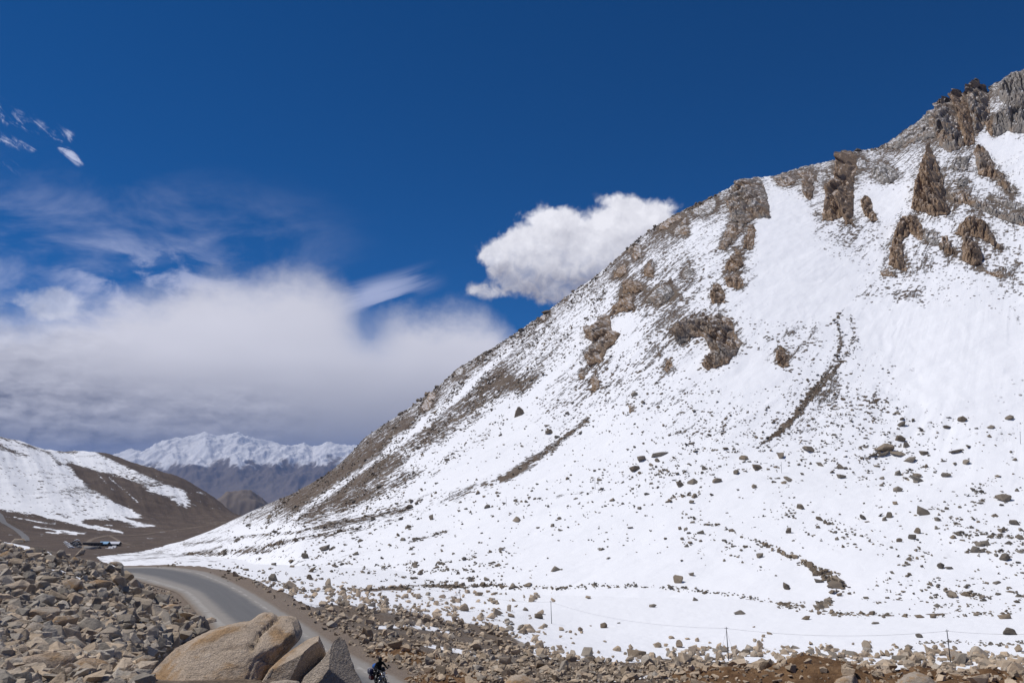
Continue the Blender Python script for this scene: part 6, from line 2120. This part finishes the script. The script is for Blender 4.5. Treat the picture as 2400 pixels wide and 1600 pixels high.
person = at_bike(tag(empty('person'), 'rider in black jacket, black trousers and dark helmet, seated on the motorcycle', 'person'))
J = {'pelvis': (-0.22, 0, 0.90, .15), 'waist': (-0.20, 0, 1.06, .135), 'chest': (-0.13, 0, 1.26, .165), 'neck': (-0.07, 0, 1.44, .062), 'head': (-0.04, 0, 1.56, .085), 'crown': (-0.035, 0, 1.65, .07)}
for n_, s_ in (('l', 1), ('r', -1)):
    J['sh' + n_] = (-0.12, s_ * 0.19, 1.36, .080)
    J['el' + n_] = (0.03, s_ * 0.36, 1.14, .055)
    J['wr' + n_] = (0.25, s_ * 0.36, 1.09, .040)
    J['pa' + n_] = (0.30, s_ * 0.365, 1.082, .036)
    J['hip' + n_] = (-0.17, s_ * 0.11, 0.88, .105)
    J['kn' + n_] = (0.17, s_ * 0.22, 0.76, .070)
    J['an' + n_] = (-0.02, s_ * 0.21, 0.40, .048)
    J['he' + n_] = (-0.05, s_ * 0.21, 0.34, .045)
    J['to' + n_] = (0.17, s_ * 0.23, 0.33, .040)
E_ = [('pelvis', 'waist'), ('waist', 'chest'), ('chest', 'neck'), ('neck', 'head'), ('head', 'crown')]
for n_ in 'lr':
    E_ += [('chest', 'sh' + n_), ('sh' + n_, 'el' + n_), ('el' + n_, 'wr' + n_), ('wr' + n_, 'pa' + n_), ('pelvis', 'hip' + n_), ('hip' + n_, 'kn' + n_), ('kn' + n_, 'an' + n_), ('an' + n_, 'he' + n_), ('he' + n_, 'to' + n_)]
ks_ = list(J)
me = bpy.data.meshes.new('body')
me.from_pydata([J[k][:3] for k in ks_], [(ks_.index(a), ks_.index(b_)) for a, b_ in E_], [])
body = bpy.data.objects.new('body', me)
COL.objects.link(body)
body.parent = person
sk = body.modifiers.new('skin', 'SKIN')
for i, k in enumerate(ks_):
    me.skin_vertices[0].data[i].radius = (J[k][3], J[k][3])
me.skin_vertices[0].data[0].use_root = True
body.modifiers.new('smooth', 'SUBSURF').render_levels = 2
me.materials.append(M_cloth)
hm_ = MB().ball((-0.035, 0, 1.60), (0.29, 0.25, 0.28), None, 3).build('helmet', M_black, person)
MB().ball((0.035, 0, 1.595), (0.18, 0.215, 0.13), None, 3).build('visor', M_visor, hm_)
MB().ball((0.04, 0, 1.515), (0.18, 0.17, 0.09), None, 2).build('chin_bar', M_black, hm_)
MB().box((-0.07, 0, 1.445), (0.13, 0.15, 0.05)).build('collar', M_cloth, person)
for s_ in (-1, 1):      # gloved hands closed round the grips
    gl = MB().box((0.30, s_ * 0.365, 1.084), (0.075, 0.085, 0.035)).build('glove', M_cloth, person)
    for k, L in enumerate((0.92, 1.0, 0.95, 0.78)):
        yy = s_ * (0.332 + k * 0.022)
        xx = 0.325 - k * 0.010
        MB().tube([(xx, yy, 1.092), (xx + 0.028 * L, yy, 1.085), (xx + 0.030 * L, yy, 1.052), (xx + 0.004, yy, 1.038)], 0.010, 6, 0.008).build('finger', M_cloth, gl)
    MB().tube([(0.29, s_ * 0.328, 1.082), (0.305, s_ * 0.312, 1.062), (0.325, s_ * 0.318, 1.045)], 0.011, 6, 0.009).build('thumb', M_cloth, gl)
    MB().box((0.06, s_ * 0.22, 0.335), (0.28, 0.105, 0.085), None, 0.85).box((-0.03, s_ * 0.21, 0.43), (0.13, 0.115, 0.16)).build('boot', M_rubber, person)

# ------------------------------------------------------------------ poles and wires
tops = {}


def pole(key, u, vb, ut, vt, sheet, label, group, stays=False, big=True, rmin=60):
    x, y, z, r, ok = sheet.hit([u], [vb], rmin)
    base = Vector((x[0], y[0], z[0] - 0.1))
    top = Vector(place(ut, vt, float(r[0])))
    e = empty('utility_pole', base)
    tag(e, label, 'utility pole', group)
    d = top - base
    L = d.length
    MB().tube([(0, 0, -0.4), d * 0.5, d], L * 0.0155 if big else L * 0.016, 8, L * 0.0105).build('pole', M_pole, e)
    ca_ = Vector((0.97, 0.25, 0)).normalized()
    zc = d * 0.955
    MB().tube([zc - ca_ * L * 0.055, zc + ca_ * L * 0.055], L * 0.006, 6).build('crossarm', M_pole, e)
    for s_ in (-1, 1):
        p0 = zc + ca_ * s_ * L * 0.05
        MB().tube([p0, p0 + Vector((0, 0, L * 0.022))], L * 0.0065, 8, L * 0.004).build('insulator', M_porc, e)
    if stays:
        for q in ((-2.6, -1.8), (2.4, 3.4)):
            MB().tube([d * 0.9, Vector((q[0], q[1], float(near_sheet.height(np.array([base.x + q[0]]), np.array([base.y + q[1]]))[0]) - base.z))], 0.016, 5).build('stay_wire', M_wire, e)
    tops[key] = base + zc


GP = 'utility poles of the near line'
pole('a', 2229, 1559, 2219, 1474, near_sheet, 'rightmost near utility pole, before a tilted grey boulder', GP)
pole('b', 1708, 1547, 1702, 1468, near_sheet, 'near utility pole with thin stay wires, left of the biggest dirt heap', GP, True)
pole('c', 1293, 1461, 1291, 1407, near_sheet, 'middle distance utility pole on the snow left of two reddish boulders', GP)
pole('d', 1081, 1424, 1077, 1380, near_sheet, 'farther utility pole at the edge of the rubble, reaching up to the stream line', GP)
GF = 'small far utility poles across the apron'
for key, (u, vb, vt, text) in enumerate(((404, 1312, 1294, 'tiny utility pole just above the road bend'), (534, 1292, 1279, 'tiny utility pole on the snow toe right of the road bend'), (660, 1271, 1259, 'short utility pole beside a brown boulder on the left apron'),
                                         (786, 1252, 1230, 'slim utility pole on the left apron, above a rubble line'), (993, 1202, 1192, 'half hidden utility pole among the apron rubble'), (1187, 1185, 1163, 'slim utility pole on the apron below the long dark streak'),
                                         (1395, 1146, 1119, 'utility pole on the snow above a flat stone, left of the middle of the slope'), (1613, 1119, 1094, 'utility pole above the row of dark flat stones in the middle'), (1832, 1108, 1082, 'utility pole below the lower end of the bare gullies'),
                                         (2086, 1075, 1064, 'stub of a pole in front of the long rock ledge'), (2392, 1040, 1011, 'utility pole on the slope at the right edge'))):
    pole('f%d' % key, u, vb, u - 1, vt, mountain_sheet, text, GF, False, False, 250)


def wire(a, b_, sag, label):
    pts_ = []
    for i in range(25):
        t_ = i / 24
        p_ = a.lerp(b_, t_)
        p_.z -= sag * 4 * t_ * (1 - t_)
        pts_.append(p_)
    c = pts_[0]
    o = MB().tube([q - c for q in pts_], 0.02, 5).build('power_line', M_wire)
    o.location = c
    tag(o, label, 'power line', 'wires between the near poles')


wire(tops['d'], tops['c'], 1.4, 'thin wire from the farther pole to the middle distance pole')
wire(tops['c'], tops['b'], 1.9, 'long thin wire sagging from the middle distance pole to the pole with stay wires')
wire(tops['b'], tops['a'], 1.2, 'thin wire from the pole with stay wires to the rightmost near pole')
wire(tops['a'], Vector(place(2620, 1466, 190.0)), 1.0, 'thin wire running out of the right edge from the rightmost near pole')

# ------------------------------------------------------------------ tracks, huts and parked vehicles in the valley


def ribbon(name, line, width, mat, sheet, lift, rmin):
    L = np.array(line, float)
    s = np.r_[0, np.cumsum(np.hypot(*np.diff(L, axis=0).T))]
    t_ = np.linspace(0, s[-1], 90)
    u, v = np.interp(t_, s, L[:, 0]), np.interp(t_, s, L[:, 1])
    g = np.hanning(9)
    g /= g.sum()
    u = np.convolve(np.pad(u, 4, mode='reflect', reflect_type='odd'), g, 'valid')
    v = np.convolve(np.pad(v, 4, mode='reflect', reflect_type='odd'), g, 'valid')
    x, y, z, r, ok = sheet.hit(u, v, rmin)
    dx, dy = np.gradient(x), np.gradient(y)
    l_ = np.hypot(dx, dy) + 1e-9
    vs = []
    for k in np.linspace(-0.5, 0.5, 5):
        px_, py_ = x - dy / l_ * width * k, y + dx / l_ * width * k
        vs.append(np.c_[px_, py_, np.maximum(sheet.height(px_, py_), sheet.height(x, y) - 0.5) + lift * (1 - abs(k))])
    V = np.stack(vs, 1).reshape(-1, 3)
    tag(link(name, mesh_np(name, V, grid_faces(90, 5), True, None, mat)), kind='structure')


M_track = plain('pale_dirt', (0.19, 0.15, 0.115), 0.95)
M_far_road = plain('far_asphalt', (0.17, 0.165, 0.165), 0.9)
ribbon('dirt_track', [(196, 1284), (206, 1270), (214, 1263), (240, 1257), (256, 1254), (300, 1255), (340, 1252), (380, 1245), (440, 1238), (490, 1230), (530, 1222)], 6.5, M_track, valley_sheet, 0.5, 600)
ribbon('dirt_path', [(256, 1254), (270, 1262), (285, 1272), (310, 1277), (340, 1276)], 4.5, M_track, valley_sheet, 0.5, 600)
ribbon('mountain_road', [(-30, 1180), (0, 1207), (8, 1224), (22, 1232), (40, 1242), (52, 1252), (60, 1259), (60, 1267)], 9.0, M_far_road, valley_sheet, 0.6, 600)


def vp(u, v):
    x, y, z, r, ok = valley_sheet.hit([u], [v], 600)
    return Vector((x[0], y[0], z[0])), float(r[0])


M_wall = plain('stone_wall_dark', (0.12, 0.105, 0.09), 0.95)
M_dark = plain('dark_opening', (0.015, 0.015, 0.017), 0.6)
M_bluer = plain('blue_sheet_roof', (0.12, 0.32, 0.55), 0.5)
M_greyr = plain('pale_sheet_roof', (0.50, 0.52, 0.60), 0.5)
M_darkr = plain('dark_felt_roof', (0.085, 0.078, 0.075), 0.9)
M_huts = plain('grey_tin', (0.26, 0.25, 0.24), 0.6)
M_white = plain('white_canvas', (0.75, 0.75, 0.78), 0.8)
M_whitep = plain('white_car_paint', (0.80, 0.80, 0.82), 0.3)
M_darkp = plain('dark_car_paint', (0.03, 0.032, 0.04), 0.3)
M_silver = plain('grey_car_paint', (0.25, 0.26, 0.28), 0.3)


def shed(u0, u1, v, depth, hgt, roofm, wallm, name, label, flat=False, doors=3):
    p0, r = vp((u0 + u1) / 2, v)
    L = (u1 - u0) * r / FPX
    e = empty(name, p0, -0.05)
    tag(e, label, 'building', 'buildings of the valley hamlet')
    MB().box((0, depth / 2, hgt / 2), (L, depth, hgt), None, 1, 0.02).build('wall', wallm, e, False)
    if flat:
        MB().box((0, depth / 2, hgt + 0.2), (L + 0.8, depth + 0.8, 0.4), None, 1, 0.05).build('roof', roofm, e, False)
    else:
        rf = MB()
        h_ = hgt + 0.05
        v_ = [(-L / 2 - .5, -.6, h_ - .3), (L / 2 + .5, -.6, h_ - .3), (L / 2 + .5, depth / 2, h_ + 2.2), (-L / 2 - .5, depth / 2, h_ + 2.2), (L / 2 + .5, depth + .6, h_ - .3), (-L / 2 - .5, depth + .6, h_ - .3)]
        v_ += [(a, b_, c - 0.18) for a, b_, c in v_]
        f_ = [(0, 1, 2, 3), (3, 2, 4, 5), (7, 6, 9, 8), (8, 9, 11, 10), (0, 6, 7, 1), (4, 10, 11, 5), (1, 7, 8, 2), (2, 8, 10, 4), (3, 9, 6, 0), (5, 11, 9, 3)]
        rf.add(v_, f_).build('roof', roofm, e, False)
    for k in range(doors):
        x = (k - (doors - 1) / 2) * L / doors
        MB().box((x, -0.03, 1.0), (1.2, 0.08, 2.0), None, 1, 0.02).build('door', M_dark, e, False)
        MB().box((x + L / doors * 0.4, -0.03, 1.5), (0.9, 0.08, 0.8), None, 1, 0.02).build('window', M_dark, e, False)
    return e


shed(233, 250, 1279, 7, 3.0, M_bluer, M_wall, 'roadside_hut', 'long hut with a bright blue roof in the valley')
shed(251, 276, 1279, 7, 3.0, M_greyr, M_wall, 'roadside_hut', 'long hut with a pale grey roof right of the blue roofed hut', False, 4)
shed(196, 232, 1278, 7, 3.2, M_darkr, M_wall, 'stone_hut', 'long low dark stone hut left of the blue roofed hut', True, 5)
p0, r = vp(209, 1286)
e = tag(empty('barrel_roofed_hut', p0), 'grey barrel roofed tin hut below the long dark stone hut', 'building', 'buildings of the valley hamlet')
L = 24 * r / FPX
ar = MB()
n_ = 10
va, fa = [], []
for x in (-L / 2, L / 2):
    for k in range(n_ + 1):
        a = math.pi * k / n_
        va.append((x, 2.6 - 2.6 * math.cos(a), 2.9 * math.sin(a)))
for k in range(n_):
    fa.append((k, k + 1, n_ + 2 + k, n_ + 1 + k))
fa.append(tuple(range(n_ + 1))[::-1])
fa.append(tuple(range(n_ + 1, 2 * n_ + 2)))
ar.add(va, fa).build('shell', M_huts, e)
MB().box((L / 2 + 0.02, 2.6, 0.95), (0.08, 1.0, 1.9), None, 1, 0.02).build('door', M_dark, e, False)
for (u, v, wd, text) in ((258, 1285, 5.5, 'white tent below the pale grey roofed hut'), (266, 1283, 4.5, 'small white tent at the right end of the hamlet')):
    p0, r = vp(u, v)
    e = tag(empty('tent', p0), text, 'tent', 'white tents in the hamlet')
    h_, d_ = 2.4, 4.0
    MB().add([(-wd / 2, 0, 0), (wd / 2, 0, 0), (wd / 2, d_, 0), (-wd / 2, d_, 0), (-wd / 2, d_ / 2, h_), (wd / 2, d_ / 2, h_)], [(0, 1, 5, 4), (2, 3, 4, 5), (0, 4, 3), (1, 2, 5), (0, 3, 2, 1)]).build('canvas', M_white, e, False)
    MB().add([(-0.4, 0.02, 0.05), (0.4, 0.02, 0.05), (0.0, 0.95, 1.55)], [(0, 1, 2)]).build('flap', M_huts, e, False)

# parked cars: one of each paint, then copies


def make_car(paint):
    e = empty('parked_car')
    MB().box((0, 0, 0.62), (4.3, 1.75, 0.62), None, 0.97, 0.2).build('body', paint, e)
    MB().box((-0.25, 0, 1.22), (2.5, 1.62, 0.62), None, 0.80, 0.2).build('cabin', paint, e)
    MB().box((-0.25, 0, 1.20), (2.54, 1.66, 0.34), None, 0.86, 0.1).build('window', M_dark, e)
    for x in (-1.35, 1.35):
        for y in (-0.80, 0.80):
            MB().tube([(x, y - 0.1, 0.33), (x, y + 0.1, 0.33)], 0.33, 12).build('wheel', M_rubber, e)
    return e


CAR_ROWS = [(154, 1272, 0, 'white car at the upper end of the parked row at the hamlet\'s left edge'), (157, 1275, 0, 'second white car from the top of the left parked row'), (160, 1278, 0, 'third white car down the left parked row'), (164, 1281, 0, 'fourth white car down the left parked row'), (167, 1284, 0, 'white car at the lower end of the left parked row'),
            (181, 1267, 0, 'white car parked alone above the dark cars'), (169, 1274, 1, 'leftmost dark car of the upper parked group'), (174, 1272, 1, 'dark car between the leftmost dark car and the grey one'), (178, 1275, 2, 'grey car in the middle of the dark parked cars'), (172, 1278, 1, 'dark car beside the lower white cars'), (183, 1273, 1, 'dark car near the bend of the dirt track'),
            (186, 1277, 1, 'dark car by the left end of the long dark hut'), (178, 1280, 1, 'dark car in the lower middle of the parked group'), (185, 1283, 2, 'grey car by the track below the dark cars'), (226, 1284, 2, 'grey car between the tin hut and the tents'), (232, 1285, 1, 'dark car left of the white tents')]
protos = {}
for (u, v, kind, text) in CAR_ROWS:
    p0, r = vp(u, v)
    if kind not in protos:
        e = protos[kind] = make_car((M_whitep, M_darkp, M_silver)[kind])
    else:
        e = protos[kind].copy()
        COL.objects.link(e)
        for ch in protos[kind].children:
            if ch.parent is protos[kind]:
                c = ch.copy()
                COL.objects.link(c)
                c.parent = e
    e.location = p0
    e.scale = (1.5, 1.5, 1.5)
    e.rotation_euler = (0, 0, random.Random(int(u * 9 + v)).uniform(-0.5, 0.4))
    tag(e, text, 'car', 'cars parked in the hamlet')

# ------------------------------------------------------------------ names for the single boulders
ORD = ['largest', 'second largest', 'third largest', 'fourth largest', 'fifth largest', 'sixth largest', 'seventh largest', 'eighth largest', 'ninth largest', 'tenth largest', 'eleventh largest', 'twelfth largest', 'thirteenth largest', 'fourteenth largest', 'fifteenth largest', 'sixteenth largest', 'seventeenth largest', 'eighteenth largest']


def look(w, h, tone):
    c = 'grey' if tone < 0.38 else ('grey brown' if tone < 0.6 else 'tan brown')
    f = 'flat' if h / w < 0.45 else ('blocky' if h / w < 0.85 else 'upright')
    return f + ' ' + c


def name_zone(bs, zone_of, group):
    by = {}
    for q in bs:
        by.setdefault(zone_of(q[1], q[2]), []).append(q)
    for zn, L in by.items():
        L.sort(key=lambda q: -q[3] * q[4])
        for i, q in enumerate(L):
            r_ = ORD[i] if i < len(ORD) else None
            if len(L) == 1:
                lab = 'the one single %s boulder %s' % (look(q[3], q[4], q[5]), zn)
            elif r_:
                lab = '%s boulder %s, %s' % (r_, zn, look(q[3], q[4], q[5]))
            else:
                lab = 'smaller boulder ' + zn
            tag(q[0], lab, 'boulder', group)


def snow_zone(u, v):
    if on_floor(u, v) and v > np.interp(u, [p[0] for p in STREAM], [p[1] for p in STREAM]) + 18:
        return 'by the rightmost near pole' if u > 1990 else ('on the flat snow by the pole with stays' if u > 1480 else ('by the middle distance pole' if u > 1200 else 'near the farther pole'))
    if abs(v - np.interp(u, [p[0] for p in STREAM], [p[1] for p in STREAM])) < 20:
        return 'along the stream line, right half' if u > 1800 else 'along the stream line, left half'
    if v > 1185:
        return ('in the stone field at the right edge' if u > 2240 else 'in the stone field right of the dyke' if u > 2040 else 'beside the rubble dyke' if u > 1840 else 'left of the rubble dyke' if u > 1580 else 'on the clean middle snow' if u > 1250 else 'low on the left apron')
    return ('on the slope at the right edge' if u > 2230 else 'around the long rock ledge' if u > 2030 else 'below the bare gullies' if u > 1830 else 'above the middle poles' if u > 1560 else 'beside the long dark streak' if u > 1150 else 'high on the left apron')


def scree_zone(u, v):
    row = 'at the crest of the scree' if v < 1320 else 'high on the scree' if v < 1375 else 'in the middle of the scree' if v < 1440 else 'low on the scree' if v < 1520 else 'at the foot of the scree'
    c = ' by the left edge' if u < 95 else ' left of centre' if u < 200 else ' toward the road' if u > 320 else ' near its middle'
    return row + c


def bank_zone(u, v):
    return 'in the bank rubble ' + ('beside the road bend' if u < 800 else 'above the motorcycle' if u < 1000 else 'under the farther pole' if u < 1200 else 'at the bottom middle' if u < 1500 else 'left of the biggest dirt heap' if u < 1800 else 'behind the dirt heaps' if u < 2150 else 'by the right edge')


name_zone(SNOW_BOULDERS, snow_zone, 'boulders on the snow')
name_zone(BANK_BOULDERS, bank_zone, 'boulders in the roadside rubble')
name_zone(SCREE_BOULDERS, scree_zone, 'boulders of the scree slope')

# ------------------------------------------------------------------ air
HAZE = 2.0e-5
hv = [(x, y, z) for x in (-70000, 70000) for y in (-70000, 70000) for z in (-1565, 1480)]
hf = [(0, 1, 3, 2), (4, 6, 7, 5), (0, 4, 5, 1), (2, 3, 7, 6), (0, 2, 6, 4), (1, 5, 7, 3)]
hm = bpy.data.materials.new('thin_air')
hm.use_nodes = True
hm.node_tree.nodes.clear()
ho = hm.node_tree.nodes.new('ShaderNodeOutputMaterial')
hp = hm.node_tree.nodes.new('ShaderNodeVolumePrincipled')
hp.inputs['Color'].default_value = (0.36, 0.52, 0.92, 1)
hp.inputs['Density'].default_value = HAZE
hp.inputs['Anisotropy'].default_value = 0.0
hm.node_tree.links.new(hp.outputs[0], ho.inputs['Volume'])
tag(link('haze', mesh_np('haze', hv, hf, False, None, hm)), kind='stuff')
